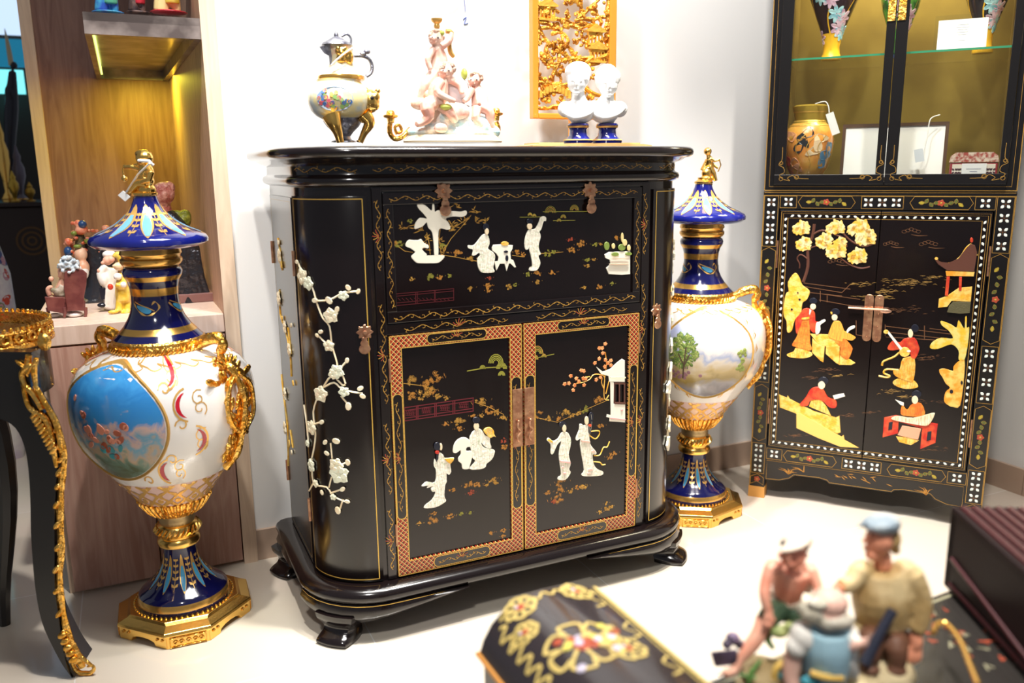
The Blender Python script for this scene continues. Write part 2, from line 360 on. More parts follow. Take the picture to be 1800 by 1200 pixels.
# ------------------------------------------------------------------ drawing helpers for lacquer work
def crop(x0, y0, k): return lambda pts: [(x0+x/k, y0+y/k) for x, y in pts]
def trace(S, pts): return [S.inv(x, y) for x, y in pts]
def scroll(g, S, p, q, amp=.012, n=6, wd=.0011, off=.0006, seed=1):
    rnd = random.Random(seed); dx, dy = q[0]-p[0], q[1]-p[1]; L = math.hypot(dx, dy); ux, uy = dx/L, dy/L; T = L/n
    def W(t, s): return (p[0]+ux*t-uy*s, p[1]+uy*t+ux*s)
    for k in range(n):
        sg = 1 if k % 2 else -1; t0 = k*T
        g.line(S, [W(t0+T*i/6, sg*amp*.42*math.sin(PI*i/6)) for i in range(7)], wd, off)
        c = (t0+T*.55, sg*amp*.02); a0 = PI*.95
        g.line(S, [W(c[0]+T*.34*(1-i/8)*math.cos(a0-i*.85), c[1]+sg*amp*.5*(1-i/8)*math.sin(a0-i*.85)) for i in range(7)], wd*.9, off)
        if rnd.random() < .6: g.line(S, [W(t0+T*.2, sg*amp*.3), W(t0+T*.1, sg*amp*.62), W(t0+T*.22, sg*amp*.66)], wd*.8, off)
def lotus(g, S, c, r, vert=False):       # small red and gold flower in the middle of a scroll
    for k in (-2, -1, 0, 1, 2):
        a = PI/2+k*.55+(PI/2 if vert else 0); g.mi(1 if k % 2 == 0 else 0)
        g.line(S, [c, (c[0]+r*.6*math.cos(a+.2), c[1]+r*.6*math.sin(a+.2)), (c[0]+r*math.cos(a), c[1]+r*math.sin(a))], .0016, .0007)
    g.mi(0)
def clump(g, S, c, r, mi, seed=0, rings=6, extra=True):
    rnd = random.Random(seed*7+3)
    for i in range(rings):
        a = rnd.random()*6.28; d = r*math.sqrt(rnd.random())*1.0; q = (c[0]+d*1.35*math.cos(a), c[1]+d*math.sin(a)); k = rnd.uniform(.26, .42)*r
        g.mi(mi); g.disc(S, q, k*.45, .0005, 6); g.ring(S, q, k, .0007, 7, .0009)
        for j in range(2):
            b = rnd.random()*6.28; g.line(S, [q, (q[0]+k*1.7*math.cos(b), q[1]+k*1.7*math.sin(b))], .0008, .0007)
    if extra:
        for i in range(5):
            q = (c[0]+rnd.uniform(-3.2, 3.2)*r, c[1]+rnd.uniform(-.4, .3)*r); g.line(S, [q, (q[0]+rnd.uniform(-.3, .3)*r, q[1]+.45*r)], .0006, .0005)
    g.mi(0)
def sprig(g, S, c, r, seed=0, n=10):
    rnd = random.Random(seed)
    for i in range(n):
        a = rnd.uniform(-.4, 3.6); b = rnd.uniform(.4, 1)*r; q = (c[0]+rnd.uniform(-.4, .4)*r, c[1]+rnd.uniform(-.4, .4)*r)
        g.line(S, [q, (q[0]+b*.5*math.cos(a), q[1]+b*.5*math.sin(a)), (q[0]+b*math.cos(a), q[1]+b*.9*math.sin(a))], [.0003, .0022, .0002], .0007)
def lattice_mat():
    m = mat('red_gold_lattice_paint', (.02, .006, .005), .35); nt = m.node_tree; b = nt.nodes['Principled BSDF']; N = nt.nodes.new; Lk = nt.links.new
    tc = N('ShaderNodeTexCoord'); sp = N('ShaderNodeSeparateXYZ'); Lk(tc.outputs['Object'], sp.inputs[0])
    def M(op, a, bb=None):
        n = N('ShaderNodeMath'); n.operation = op
        for i, v in ((0, a), (1, bb)):
            if v is None: continue
            if isinstance(v, (int, float)): n.inputs[i].default_value = v
            else: Lk(v, n.inputs[i])
        return n.outputs[0]
    def band(u, ph, wd): return M('LESS_THAN', M('FRACT', M('ADD', u, ph)), wd)
    k = 78
    p = M('MULTIPLY', M('ADD', sp.outputs[0], sp.outputs[2]), k); q = M('MULTIPLY', M('SUBTRACT', sp.outputs[0], sp.outputs[2]), k)
    gold = M('MAXIMUM', band(p, 50, .15), band(q, 50, .15)); red = M('MAXIMUM', band(p, 50.4, .26), band(q, 50.4, .26))
    m1 = N('ShaderNodeMixRGB'); Lk(red, m1.inputs[0]); m1.inputs[1].default_value = (.02, .006, .004, 1); m1.inputs[2].default_value = (.4, .03, .012, 1)
    m2 = N('ShaderNodeMixRGB'); Lk(gold, m2.inputs[0]); Lk(m1.outputs[0], m2.inputs[1]); m2.inputs[2].default_value = (.8, .5, .17, 1)
    Lk(m2.outputs[0], b.inputs['Base Color']); return m
LATT = lattice_mat()
def sweep(g, path, prof, cap=True):      # path: (x, y, nx, ny); prof: (offset, z)
    n = len(prof); vs = [(x+nx*o, y+ny*o, z) for x, y, nx, ny in path for o, z in prof]
    fs = [(i*n+j, (i+1)*n+j, (i+1)*n+j+1, i*n+j+1) for i in range(len(path)-1) for j in range(n-1)]
    fs += [[i for i in range(n)], [(len(path)-1)*n+i for i in range(n)][::-1]] if cap else []
    return g.add(vs, fs)
# ------------------------------------------------------------------ black lacquer bar cabinet
HW, RC, DP = .375, .15, .5
SL = Perim(FC, -HW, RC, -1, DP-RC); SR = Perim(FC, HW, RC, 1, DP-RC); SF = Flat(FC, 0)
QL = RC*PI/2
def cabpath(u0=QL+DP-RC, n=12):
    p = []
    for i in range(n+3+1):
        pass
    us = [u0]+[QL*(1-i/n) for i in range(n+1)]
    p = [SL.plan(u) for u in us]; p += [SR.plan(u) for u in reversed(us)]
    return p
cab = thing('lacquer_cabinet', 'large black lacquer cabinet with rounded corners, stone inlay ladies and four bracket feet', 'cabinet', FC)
g = G(); sweep(g, cabpath(), [(-.5, .12), (-.003, .12), (-.003, 1.115), (-.5, 1.115)][1:3], False)
g.prism([(x, y) for x, y, _, _ in cabpath()], .118, .12, 'xy'); g.box(-HW-RC+.003, HW+RC-.003, DP-.01, DP-.002, .12, 1.11)
carc = g.obj('carcass', BLACK, cab, True)
bp = [(0, 1.11), (.004, 1.112), (.012, 1.116), (.015, 1.124), (.012, 1.132), (.004, 1.136), (.002, 1.139), (.002, 1.158), (.008, 1.161), (.02, 1.165), (.03, 1.172), (.042, 1.174), (.05, 1.18), (.052, 1.187), (.05, 1.194), (.042, 1.199), (.03, 1.2)]
g = G(); pt = cabpath(); sweep(g, pt, bp, False)
g.prism([(x+nx*.03, y+ny*.03) for x, y, nx, ny in pt], 1.199, 1.2, 'xy'); g.box(-HW-RC+.004, HW+RC-.004, DP-.012, DP-.001, 1.112, 1.199)
top = g.obj('moulded_top', BLACK, cab, True, sharp=60)
g = G()
for i in range(4): scroll(g, Flat(FC, -.002), (-.37+.19*i, 1.149), (-.19+.19*i, 1.149), .012, 7, .0012, seed=i)
for S, sgn in ((SL, -1), (SR, 1)): scroll(g, S, (.03, 1.149), (.2, 1.149), .012, 6, .0012, .003)
g.obj('gilt_scroll', GOLDP, top)
g = G(); mp_ = [(-.01, .142), (.012, .1425), (.03, .14), (.042, .132), (.047, .12), (.042, .108), (.03, .102), (-.02, .102)]
sweep(g, pt, mp_, False); g.prism([(x-nx*.01, y-ny*.01) for x, y, nx, ny in pt], .101, .103, 'xy'); g.obj('base_moulding', BLACK, cab, True, sharp=60)
def foot(sx, front):
    g = G()
    S = SL if sx < 0 else SR
    if front: us = [-.2+i*.03 for i in range(15)]
    else: us = [QL+.12+i*.028 for i in range(9)]
    mid = QL*.5 if front else QL+.3; path = []; sec = []
    n = len(us); pr = []
    for u in us:
        x, y, nx, ny = S.plan(u); k = max(0, 1-abs(u-mid)/(.33 if front else .2)); k = k**.75
        pr.append([(x+nx*o, y+ny*o, z) for o, z in ((-.03, .103), (.04, .103), (.048, .103-.02*k), (.046, .103-.036*k), (.034, .103-.056*k), (-.03, .103-.064*k))])
    m = 6; vs = [p for q in pr for p in q]; fs = [(i*m+j, (i+1)*m+j, (i+1)*m+(j+1) % m, i*m+(j+1) % m) for i in range(n-1) for j in range(m)]
    fs += [list(range(m)), [(n-1)*m+j for j in range(m)]]; g.add(vs, fs)
    x, y, nx, ny = S.plan(mid); ang = math.atan2(ny, nx)
    if not front: ang = math.atan2(-.5, sx)
    rows = curve([(.075, -.004, .06), (.06, -.002, .056), (.048, .0, .047), (.038, .003, .04), (.028, .01, .04), (.019, .02, .045), (.008, .025, .048), (0, .022, .044)], 3)
    vs = []; k = 24
    for z, o, h in rows:
        for i in range(k):
            a = 2*PI*i/k; q = 1/max(abs(math.cos(a)), abs(math.sin(a)))**.6; px, py = h*q*math.cos(a), h*q*math.sin(a)
            vs.append((x+(o+px)*math.cos(ang)-py*math.sin(ang), y+(o+px)*math.sin(ang)+py*math.cos(ang), z))
    fs = [(j*k+i, j*k+(i+1) % k, (j+1)*k+(i+1) % k, (j+1)*k+i) for j in range(len(rows)-1) for i in range(k)]+[list(range(k)), [(len(rows)-1)*k+i for i in range(k)]]
    g.add(vs, fs); o = g.obj('bracket_foot', BLACK, cab, True, sharp=55)
    h = G(); h.line(S, [(u, .1) for u in us if abs(u-mid) < .27], .0016, .0425)
    if front: h.obj('gilt_edge_line', GOLDL, o)
foot(-1, 1); foot(1, 1); foot(-1, 0); foot(1, 0)
# posts and rails painted with scrolls
g = G(); post = [(-.3625, 1.08, -.3625, .92), (-.3625, .84, -.3625, .6), (-.3625, .55, -.3625, .37), (-.3625, .33, -.3625, .17)]
for a, b, c, d in post:
    for s in (1, -1): scroll(g, SF, (a*s, b), (c*s, d), .013, max(3, int((b-d)/.022)), .0011, .0042); lotus(g, Flat(FC, -.0035), (a*s, (b+d)/2), .016, True)
scroll(g, Flat(FC, -.0035), (-.31, .778), (-.04, .778), .014, 9); scroll(g, Flat(FC, -.0035), (.04, .778), (.31, .778), .014, 9)
lotus(g, Flat(FC, -.0035), (-.17, .774), .018); lotus(g, Flat(FC, -.0035), (.17, .774), .018)
g.obj('gilt_scroll_painting', [GOLDP, REDP], carc)
g = G()
for x0, x1, z0, z1 in ((-.375, -.353, .145, 1.108), (.353, .375, .145, 1.108), (-.353, .353, .766, .79), (-.353, .353, 1.1, 1.108)): g.box(x0, x1, -.0035, .003, z0, z1)
g.obj('front_frame', BLACK, cab, bevel=.001)
# drop front
g = G(); z0, z1 = .793, 1.0965
for b in ((-.35, .35, z0, .82), (-.35, .35, 1.069, z1), (-.35, -.326, .82, 1.069), (.326, .35, .82, 1.069)): g.box(b[0], b[1], -.005, .002, b[2], b[3])
df = g.obj('drop_front', BLACK, cab, bevel=.0015)
G().box(-.326, .326, .001, .002, .82, 1.069).obj('landscape_panel', BLACK2, df)
SP = Flat(FC, .001); SO = Flat(FC, -.005)
g = G(); scroll(g, SO, (-.335, 1.083), (.335, 1.083), .012, 26, .001); scroll(g, SO, (-.335, .806), (.335, .806), .014, 24, .0013)
scroll(g, SO, (-.338, .83), (-.338, 1.06), .012, 10); scroll(g, SO, (.338, .83), (.338, 1.06), .012, 10)
C3 = crop(660, 300, 10/3); Z1 = crop(690, 340, 6)
def P3(x, y, S=SP): return S.inv(660+x*.3, 300+y*.3)
for i, (x, y, r, m) in enumerate([(315, 620, 12, 2), (210, 635, 7, 0), (375, 625, 8, 1), (430, 615, 7, 2), (555, 690, 9, 0), (660, 675, 11, 1), (780, 680, 10, 0), (665, 630, 7, 3), (820, 668, 6, 2), (890, 605, 9, 2), (950, 600, 11, 1), (1035, 600, 10, 1), (480, 480, 13, 1), (560, 512, 12, 0), (865, 492, 8, 1), (828, 478, 9, 1), (1010, 482, 12, 2), (1045, 475, 8, 2), (1140, 403, 9, 3), (1150, 465, 12, 1), (1205, 428, 12, 1), (1285, 432, 9, 2), (1320, 425, 7, 0), (1243, 520, 9, 2), (1240, 555, 8, 0), (1310, 680, 10, 1), (1220, 685, 7, 0), (1385, 662, 7, 2), (140, 430, 12, 2), (115, 425, 9, 1), (950, 650, 9, 0), (1415, 390, 10, 1), (205, 295, 8, 2), (400, 440, 10, 2), (660, 700, 8, 1), (1280, 518, 6, 0)]):
    clump(g, SP, P3(x, y), r*.3/1464*2.3*1.25, (0, 3, 2, 1)[m], i, 9)
for k, (x, y) in enumerate([(230, 330), (150, 330), (270, 340), (420, 330), (460, 340), (520, 300), (580, 240), (600, 290), (300, 400), (380, 420), (400, 470), (290, 450), (470, 200), (640, 300), (450, 320)]): sprig(g, SP, P3(x, y), .016, k, 9)
g.mi(0)
for p in ([(320, 490), (315, 430), (300, 360)], [(385, 490), (372, 400), (380, 330)], [(400, 470), (440, 400), (520, 310), (560, 260)], [(430, 350), (480, 320), (540, 280)], [(400, 495), (470, 505), (540, 520), (600, 530)], [(130, 440), (170, 470), (220, 478)], [(960, 485), (1050, 480), (1100, 475)], [(800, 495), (870, 505)]): g.line(SP, [P3(*q) for q in p], .0013, .0006, 3)
for c, rr in (((905, 250), 16), ((1025, 235), 40), ((1100, 265), 20), ((1165, 220), 32), ((930, 255), 14), ((1075, 285), 16)):     # distant hills of fine arcs
    for q in range(4):
        g.mi(0 if q % 2 else 2); r = rr*(1-q*.2); g.line(SP, [P3(c[0]+r*.8*math.cos(PI*i/7), c[1]+12-r*math.sin(PI*i/7)) for i in range(8)], .0012, .0006)
g.mi(2)
for a, b, y in ((845, 980, 272), (980, 1250, 240), (1040, 1170, 292)): g.line(SP, [P3(a, y), P3(b, y-2)], .0014, .0006, 3)
g.mi(4)
for x in (115, 118, 235, 245, 345, 350, 458): g.line(SP, [P3(x, 722-(x-115)*.09), P3(x, 790-(x-115)*.09)], .0016, .0006)
for y in (722, 735, 775, 790): g.line(SP, [P3(115, y), P3(460, y-32)], .0016, .0006, 3)
for x in range(130, 440, 24): g.line(SP, [P3(x, 745), P3(x+16, 760)], .0012, .0006)
g.obj('painted_garden', [GOLDP, REDP, OLIVE, ORANGEP, MAROONP], df)
FOLDG = mat('incised_fold_line', (.55, .52, .4), .5); FOLDR = mat('incised_red_fold_line', (.4, .1, .02), .5)
def inpoly(x, y, P):
    c = False
    for (x0, y0), (x1, y1) in zip(P, P[1:]+P[:1]):
        if (y0 > y) != (y1 > y) and x < (x1-x0)*(y-y0)/(y1-y0)+x0: c = not c
    return c
def inlay(name, S, cr, shapes, mats, parent, th=.003):
    g = G()
    for i, (mi, sh) in enumerate(shapes):
        g.mi(mi); b = .0 if i == 0 else .0012+.0004*i
        if len(sh) == 4 and not isinstance(sh[0], tuple):
            cx, cy, rx, ry = sh; pts = [(cx+rx*math.cos(2*PI*k/12), cy+ry*math.sin(2*PI*k/12)) for k in range(12)]
        else:
            pts = sh
            if len(pts) > 6 and not any(q in name for q in ('table', 'wall', 'bench', 'pavilion', 'tub')): m_ = len(pts); pts = [tuple(.5*((2*b_)+(-a_+c_)*t+(2*a_-5*b_+4*c_-d_)*t*t+(-a_+3*b_-3*c_+d_)*t**3) for a_, b_, c_, d_ in zip(pts[k-1], pts[k], pts[(k+1) % m_], pts[(k+2) % m_])) for k in range(m_) for t in (0, .34, .67)]
        T_ = trace(S, cr(pts)); g.fill(S, T_, th, b)
        if 'lady' in name and len(pts) >= 5 and not (len(sh) == 4 and not isinstance(sh[0], tuple)):
            xs = [q[0] for q in T_]; zs = [q[1] for q in T_]; g.mi(len(mats)); rnd = random.Random(len(pts)+i); nn = int((max(xs)-min(xs))/.0055)+1
            for c in range(nn):     # incised folds running down the robe
                x = min(xs)+(max(xs)-min(xs))*(c+.5)/nn; run = []; k = 0; z = max(zs); ph = rnd.random()*6
                while z > min(zs):
                    xx = x+.0018*math.sin(z*90+ph)
                    if inpoly(xx, z, T_) and all(inpoly(xx+e, z, T_) for e in (-.0016, .0016)) and rnd.random() > .06: run.append((xx, z))
                    else:
                        if len(run) > 3: g.line(S, run, .0007, b+th+.0002)
                        run = []
                    z -= .003
                if len(run) > 3: g.line(S, run, .0007, b+th+.0002)
    fold = FOLDG if mats[0] in (IVORYP, IVORY) else FOLDR
    return g.obj(name, list(mats)+[fold], parent)
inlay('banana_tree_inlay', SP, Z1, [(0, [(257, 115), (290, 100), (350, 130), (410, 180), (418, 115), (435, 112), (442, 190), (480, 175), (540, 185), (640, 185), (720, 190), (765, 178), (782, 195), (775, 225), (730, 245), (640, 240), (560, 265), (590, 310), (608, 370), (570, 382), (530, 370), (495, 372), (480, 420), (478, 520), (478, 648), (440, 648), (432, 540), (415, 410), (375, 360), (355, 300), (310, 345), (250, 370), (228, 365), (240, 310), (290, 255), (360, 265), (320, 210), (270, 155)])], [IVORY], df)
inlay('garden_rock_inlay', SP, Z1, [(0, [(135, 535), (165, 490), (215, 490), (270, 490), (300, 480), (330, 520), (375, 545), (375, 575), (330, 565), (310, 590), (360, 640), (360, 655), (545, 650), (490, 725), (400, 735), (290, 735), (245, 725), (195, 670), (215, 640), (235, 615), (185, 575), (145, 560)])], [IVORY], df)
inlay('seated_lady_inlay', SP, Z1, [(0, [(945, 435), (990, 425), (1015, 470), (1020, 530), (1005, 580), (1060, 620), (1080, 670), (1060, 780), (1075, 820), (1040, 835), (950, 835), (910, 800), (890, 730), (895, 680), (920, 650), (905, 620), (880, 640), (850, 655), (835, 645), (845, 590), (795, 575), (795, 545), (850, 545), (900, 490)]), (2, (980, 350, 35, 38)), (1, (988, 398, 22, 38))], [IVORYP, FACE, HAIR], df)
inlay('stone_table_inlay', SP, Z1, [(0, [(1045, 570), (1060, 540), (1140, 535), (1265, 545), (1262, 580), (1240, 620), (1245, 690), (1270, 700), (1300, 775), (1285, 780), (1240, 735), (1225, 740), (1200, 818), (1180, 740), (1125, 740), (1092, 808), (1070, 715), (1110, 710), (1115, 670), (1090, 630), (1050, 600)]), (1, (1180, 527, 40, 24)), (2, (1190, 612, 24, 13)), (2, (1200, 680, 16, 34))], [IVORY, YEL, HAIR], df)
inlay('standing_lady_inlay', SP, Z1, [(0, [(1440, 375), (1500, 370), (1540, 300), (1555, 255), (1590, 238), (1617, 255), (1612, 285), (1590, 290), (1565, 370), (1545, 400), (1560, 450), (1540, 540), (1545, 600), (1560, 640), (1535, 660), (1555, 730), (1540, 780), (1510, 812), (1440, 812), (1445, 780), (1470, 760), (1455, 650), (1440, 600), (1435, 540), (1425, 585), (1400, 588), (1388, 540), (1395, 470), (1415, 410)]), (2, (1442, 292, 36, 30)), (1, (1440, 345, 28, 34))], [IVORYP, FACE, HAIR], df)
inlay('flower_tub_inlay', SP, C3, [(0, [(1340, 490), (1365, 475), (1490, 470), (1490, 605), (1440, 610), (1365, 605), (1350, 570), (1375, 545), (1370, 520), (1345, 510)]), (1, (1352, 440, 16, 25)), (1, (1440, 448, 22, 20)), (1, (1400, 488, 22, 12)), (1, (1478, 486, 20, 10)), (2, (1441, 390, 8, 28)), (2, (1455, 420, 14, 20)), (2, (1388, 440, 10, 16)), (2, (1478, 450, 10, 18)), (3, (1420, 545, 60, 3)), (3, (1420, 510, 60, 3))], [IVORY, mat('green_leaf_inlay', (.22, .3, .06), .4), mat('pale_bud_inlay', (.85, .68, .3), .4), mat('tub_band', (.85, .6, .42), .5)], df)
# lower doors
def rounded(x0, x1, z0, z1, v):
    r = min(x1-x0, z1-z0)*.45; pts = []
    for cx, cz, a in ((x1-r, z1-r, 0), (x0+r, z1-r, PI/2), (x0+r, z0+r, PI), (x1-r, z0+r, 3*PI/2)): pts += [(cx+r*math.cos(a+k*PI/6), cz+r*math.sin(a+k*PI/6)) for k in range(4)]
    return pts
def lower_door(s):
    X = lambda a, b: (min(a*s, b*s), max(a*s, b*s))
    g = G(); o0, o1, i0, i1 = .003, .349, .036, .319; Z0, Z1_, z0, z1 = .148, .763, .186, .731
    for a, b, c, d in ((o0, o1, Z0, z0), (o0, o1, z1, Z1_), (o0, i0, z0, z1), (i1, o1, z0, z1)):
        p, q = X(a, b); g.box(p, q, -.005, .002, c, d)
    d = g.obj('lower_door', LATT, cab)
    p, q = X(i0, i1); G().box(p, q, .0005, .002, z0, z1).obj('scene_panel', BLACK2, d)
    g = G(); S = Flat(FC, -.005); gl = G(); gs = G()
    for (a, b), (c, e), v in ((X(.1, .255), (.7365, .7595), 0), (X(.1, .255), (.153, .181), 0), (X(.3225, .346), (.3, .62), 1), (X(.0065, .0325), (.27, .627), 1)):
        pts = rounded(a, b, c, e, v); g.fill(S, pts, .0006); gl.line(S, pts+[pts[0]], .0016, .0009); mx, mz = (a+b)/2, (c+e)/2
        if v: scroll(gs, S, (mx, e-.02), (mx, c+.02), .012, 9, .0011, .0012)
        else: scroll(gs, S, (a+.012, mz), (b-.012, mz), .011, 7, .0011, .0012)
        lotus(gs, Flat(FC, -.0056), (mx, mz), .016, v)
    g.obj('cartouche', BLACK, d)
    a, b = X(o0+.001, o1-.001); gl.rect(S, a, b, Z0+.001, Z1_-.001, .002); a, b = X(i0-.001, i1+.001); gl.rect(S, a, b, z0-.001, z1+.001, .0018); gl.obj('gold_outline', GOLDL, d)
    gs.obj('gilt_scroll', [GOLDP, REDP], d)
    return d
dl = lower_door(-1); dr = lower_door(1)
SQ = Flat(FC, .0005)
Z4 = crop(670, 550, 1200/470); Z5 = crop(900, 540, 2.5); Za = crop(735, 720, 20/3); Zb = crop(950, 590, 4.6125)
def P4(x, y): return SQ.inv(670+x*470/1200, 550+y*470/1200)
def P5(x, y): return SQ.inv(900+x/2.5, 540+y/2.5)
g = G()
for i, (x, y, r, m) in enumerate([(130, 300, 18, 0), (240, 290, 22, 3), (200, 350, 22, 0), (130, 370, 16, 3), (200, 320, 20, 3), (255, 375, 12, 0), (290, 382, 8, 0), (445, 400, 18, 0), (490, 435, 16, 3), (515, 445, 12, 0), (550, 470, 12, 0), (290, 500, 10, 3), (350, 485, 18, 0), (415, 460, 10, 3), (450, 460, 8, 0), (350, 520, 10, 3), (550, 570, 10, 1), (555, 600, 12, 3), (390, 770, 15, 3), (430, 770, 12, 3), (405, 805, 10, 1), (500, 750, 14, 0), (515, 757, 10, 0), (475, 770, 7, 0), (320, 792, 9, 3), (230, 930, 16, 3), (235, 900, 9, 3), (170, 945, 8, 0), (312, 912, 12, 3), (360, 900, 8, 2), (400, 895, 7, 2), (495, 985, 9, 3), (550, 975, 10, 3), (550, 1000, 8, 3), (225, 350, 14, 3), (180, 380, 10, 0)]): clump(g, SQ, P4(x, y), r*.0006*.95, m, i, 9)
for p in ([(100, 315), (180, 325), (250, 345)], [(420, 400), (480, 420), (550, 455)]): g.line(SQ, [P4(*q) for q in p], .0014, .0006, 3)
for c, rr in (((515, 215), 40), ((540, 240), 28), ((455, 240), 15), ((540, 270), 18)):
    for q in range(4): g.mi(2); g.line(SQ, [P4(c[0]+rr*(1-q*.2)*.8*math.cos(PI*i/7), c[1]+10-rr*(1-q*.2)*math.sin(PI*i/7)) for i in range(8)], .0026, .0006)
g.line(SQ, [P4(385, 260), P4(470, 245), P4(565, 240)], .0026, .0006, 3)
g.mi(4)
for y in (425, 438, 472, 484): g.line(SQ, [P4(100, y), P4(415, y-45)], .0024, .0006, 4)
for x in (105, 158, 165, 240, 247, 322, 330, 412): g.line(SQ, [P4(x, 425-(x-100)*.143), P4(x, 484-(x-100)*.143)], .0024, .0006)
for x in (132, 203, 285, 370):
    for q in range(4): yy = 452-(x-100)*.143; g.line(SQ, [P4(x-20+q*10, yy-12), P4(x-12+q*8, yy+10)], .0014, .0006); g.line(SQ, [P4(x-22, yy-10+q*7), P4(x+22, yy-10+q*7)], .0012, .0006)
g.mi(0); g.obj('painted_garden', [GOLDP, REDP, OLIVE, ORANGEP, mat('maroon_fence_paint', (.14, .012, .02), .4)], dl)
inlay('standing_lady_inlay', SQ, Za, [(0, [(245, 500), (290, 525), (315, 565), (410, 555), (412, 580), (375, 630), (385, 720), (360, 755), (330, 740), (333, 840), (315, 880), (305, 1010), (325, 1060), (290, 1095), (200, 1140), (75, 1150), (80, 1115), (160, 1050), (200, 960), (165, 960), (145, 920), (170, 890), (100, 915), (110, 885), (40, 895), (60, 865), (100, 840), (195, 845), (205, 700), (180, 650), (190, 570), (215, 600)]), (1, (262, 430, 18, 42)), (2, (217, 425, 40, 52)), (2, [(200, 500), (235, 500), (230, 570), (208, 605)]), (3, (217, 492, 24, 24)), (4, [(300, 565), (412, 558), (408, 585), (372, 628), (330, 600)])], [IVORYP, FACE, HAIR, REDI, YEL], dl)
inlay('fan_lady_inlay', SQ, Za, [(0, [(640, 250), (700, 215), (745, 240), (785, 300), (835, 310), (840, 380), (855, 440), (820, 445), (775, 420), (735, 375), (750, 420), (790, 445), (885, 465), (893, 510), (860, 580), (800, 630), (785, 670), (720, 695), (600, 690), (665, 600), (630, 560), (620, 480), (605, 420), (600, 330), (615, 290)]), (1, (677, 188, 32, 48)), (2, (675, 118, 45, 40)), (3, [(760, 240), (790, 205), (840, 200), (880, 240), (885, 280), (905, 315), (880, 305), (840, 325), (800, 295)])], [IVORYP, FACE, HAIR, YEL], dl)
inlay('rock_inlay', SQ, Za, [(0, [(610, 400), (612, 425), (570, 430), (562, 478), (625, 482), (628, 560), (600, 660), (590, 690), (520, 690), (505, 630), (470, 600), (468, 560), (495, 520), (490, 465), (440, 500), (405, 490), (420, 400), (470, 340), (540, 320), (595, 350)])], [IVORY], dl)
g = G()
for i, (x, y, r, m) in enumerate([(110, 470, 14, 3), (155, 490, 12, 0), (235, 460, 16, 0), (205, 490, 10, 3), (290, 465, 10, 0), (325, 450, 14, 2), (380, 405, 16, 3), (265, 475, 10, 0), (390, 520, 10, 3), (215, 770, 16, 3), (210, 805, 14, 3), (205, 840, 18, 3), (185, 850, 10, 1), (315, 785, 14, 0), (290, 790, 10, 3), (255, 805, 10, 0), (155, 815, 9, 3), (420, 880, 12, 0), (435, 875, 8, 0), (385, 900, 8, 0), (415, 860, 7, 0), (430, 655, 12, 3), (450, 640, 10, 3)]): clump(g, SQ, P5(x, y), r*.00061*1.0, m, i+90, 9)
g.line(SQ, [P5(*q) for q in ((90, 480), (200, 505), (320, 450), (425, 405))], .0014, .0006, 4)
for c, rr in (((112, 190), 34), ((100, 215), 20), ((140, 205), 14)):
    for q in range(4): g.mi(2 if q % 2 else 0); g.line(SQ, [P5(c[0]+rr*(1-q*.2)*.7*math.cos(PI*i/7), c[1]+14-rr*(1-q*.2)*math.sin(PI*i/7)) for i in range(8)], .002, .0006)
g.mi(2); g.line(SQ, [P5(92, 225), P5(185, 205)], .002, .0006, 3); g.mi(0)
g.obj('painted_garden', [GOLDP, REDP, OLIVE, ORANGEP], dr)
g = G()
for p in ([(555, 520), (520, 510), (515, 430), (520, 340), (490, 315), (430, 315), (400, 350), (350, 375), (290, 385)], [(520, 340), (535, 230), (525, 130)], [(515, 430), (495, 380), (500, 340)], [(400, 330), (350, 340)], [(555, 480), (535, 510)], [(530, 470), (560, 350)]): g.line(SQ, trace(SQ, Zb(curve(p, 3))), .003, .0006, 1, .0015)
g.mi(1)
for i, (x, y) in enumerate([(525, 65), (500, 100), (475, 100), (505, 140), (475, 185), (525, 195), (570, 200), (440, 220), (520, 250), (570, 238), (545, 220), (350, 285), (245, 325), (290, 345), (345, 345), (230, 385), (195, 390), (275, 400), (265, 440), (352, 398), (450, 355), (485, 335), (330, 280), (365, 345), (310, 370)]): g.disc(SQ, SQ.inv(*Zb([(x, y)])[0]), .0055, .002, 14, .005, i, 5, .0004*(i % 3))
g.obj('maple_tree_inlay', [YEL2, mat('orange_maple_inlay', (.72, .2, .05), .5, col2=(.85, .4, .16), nscale=160, bump=.4, bscale=300, bdist=.001)], dr)
inlay('pavilion_inlay', SQ, Zb, [(0, [(450, 250), (500, 290), (560, 270), (620, 215), (660, 185), (682, 200), (682, 375), (555, 372), (550, 325), (490, 310)]), (0, [(562, 372), (590, 376), (585, 642), (565, 640)]), (0, [(560, 640), (585, 640), (585, 548), (682, 552), (682, 700), (555, 690), (555, 662), (530, 655), (535, 632)]), (1, [(592, 376), (682, 378), (682, 392), (592, 390)]), (1, [(592, 390), (598, 390), (598, 548), (592, 548)]), (1, [(628, 390), (638, 390), (638, 548), (628, 548)]), (1, [(670, 390), (678, 390), (678, 548), (670, 548)]), (1, [(592, 532), (682, 536), (682, 550), (592, 548)]), (2, [(556, 658), (682, 672), (682, 680), (556, 666)]), (2, (652, 597, 10, 9)), (3, [(556, 330), (682, 330), (682, 340), (556, 338)])], [IVORY, BRNI, mat('pink_inlay', (.8, .42, .4), .4), CREAM], dr, .0022)
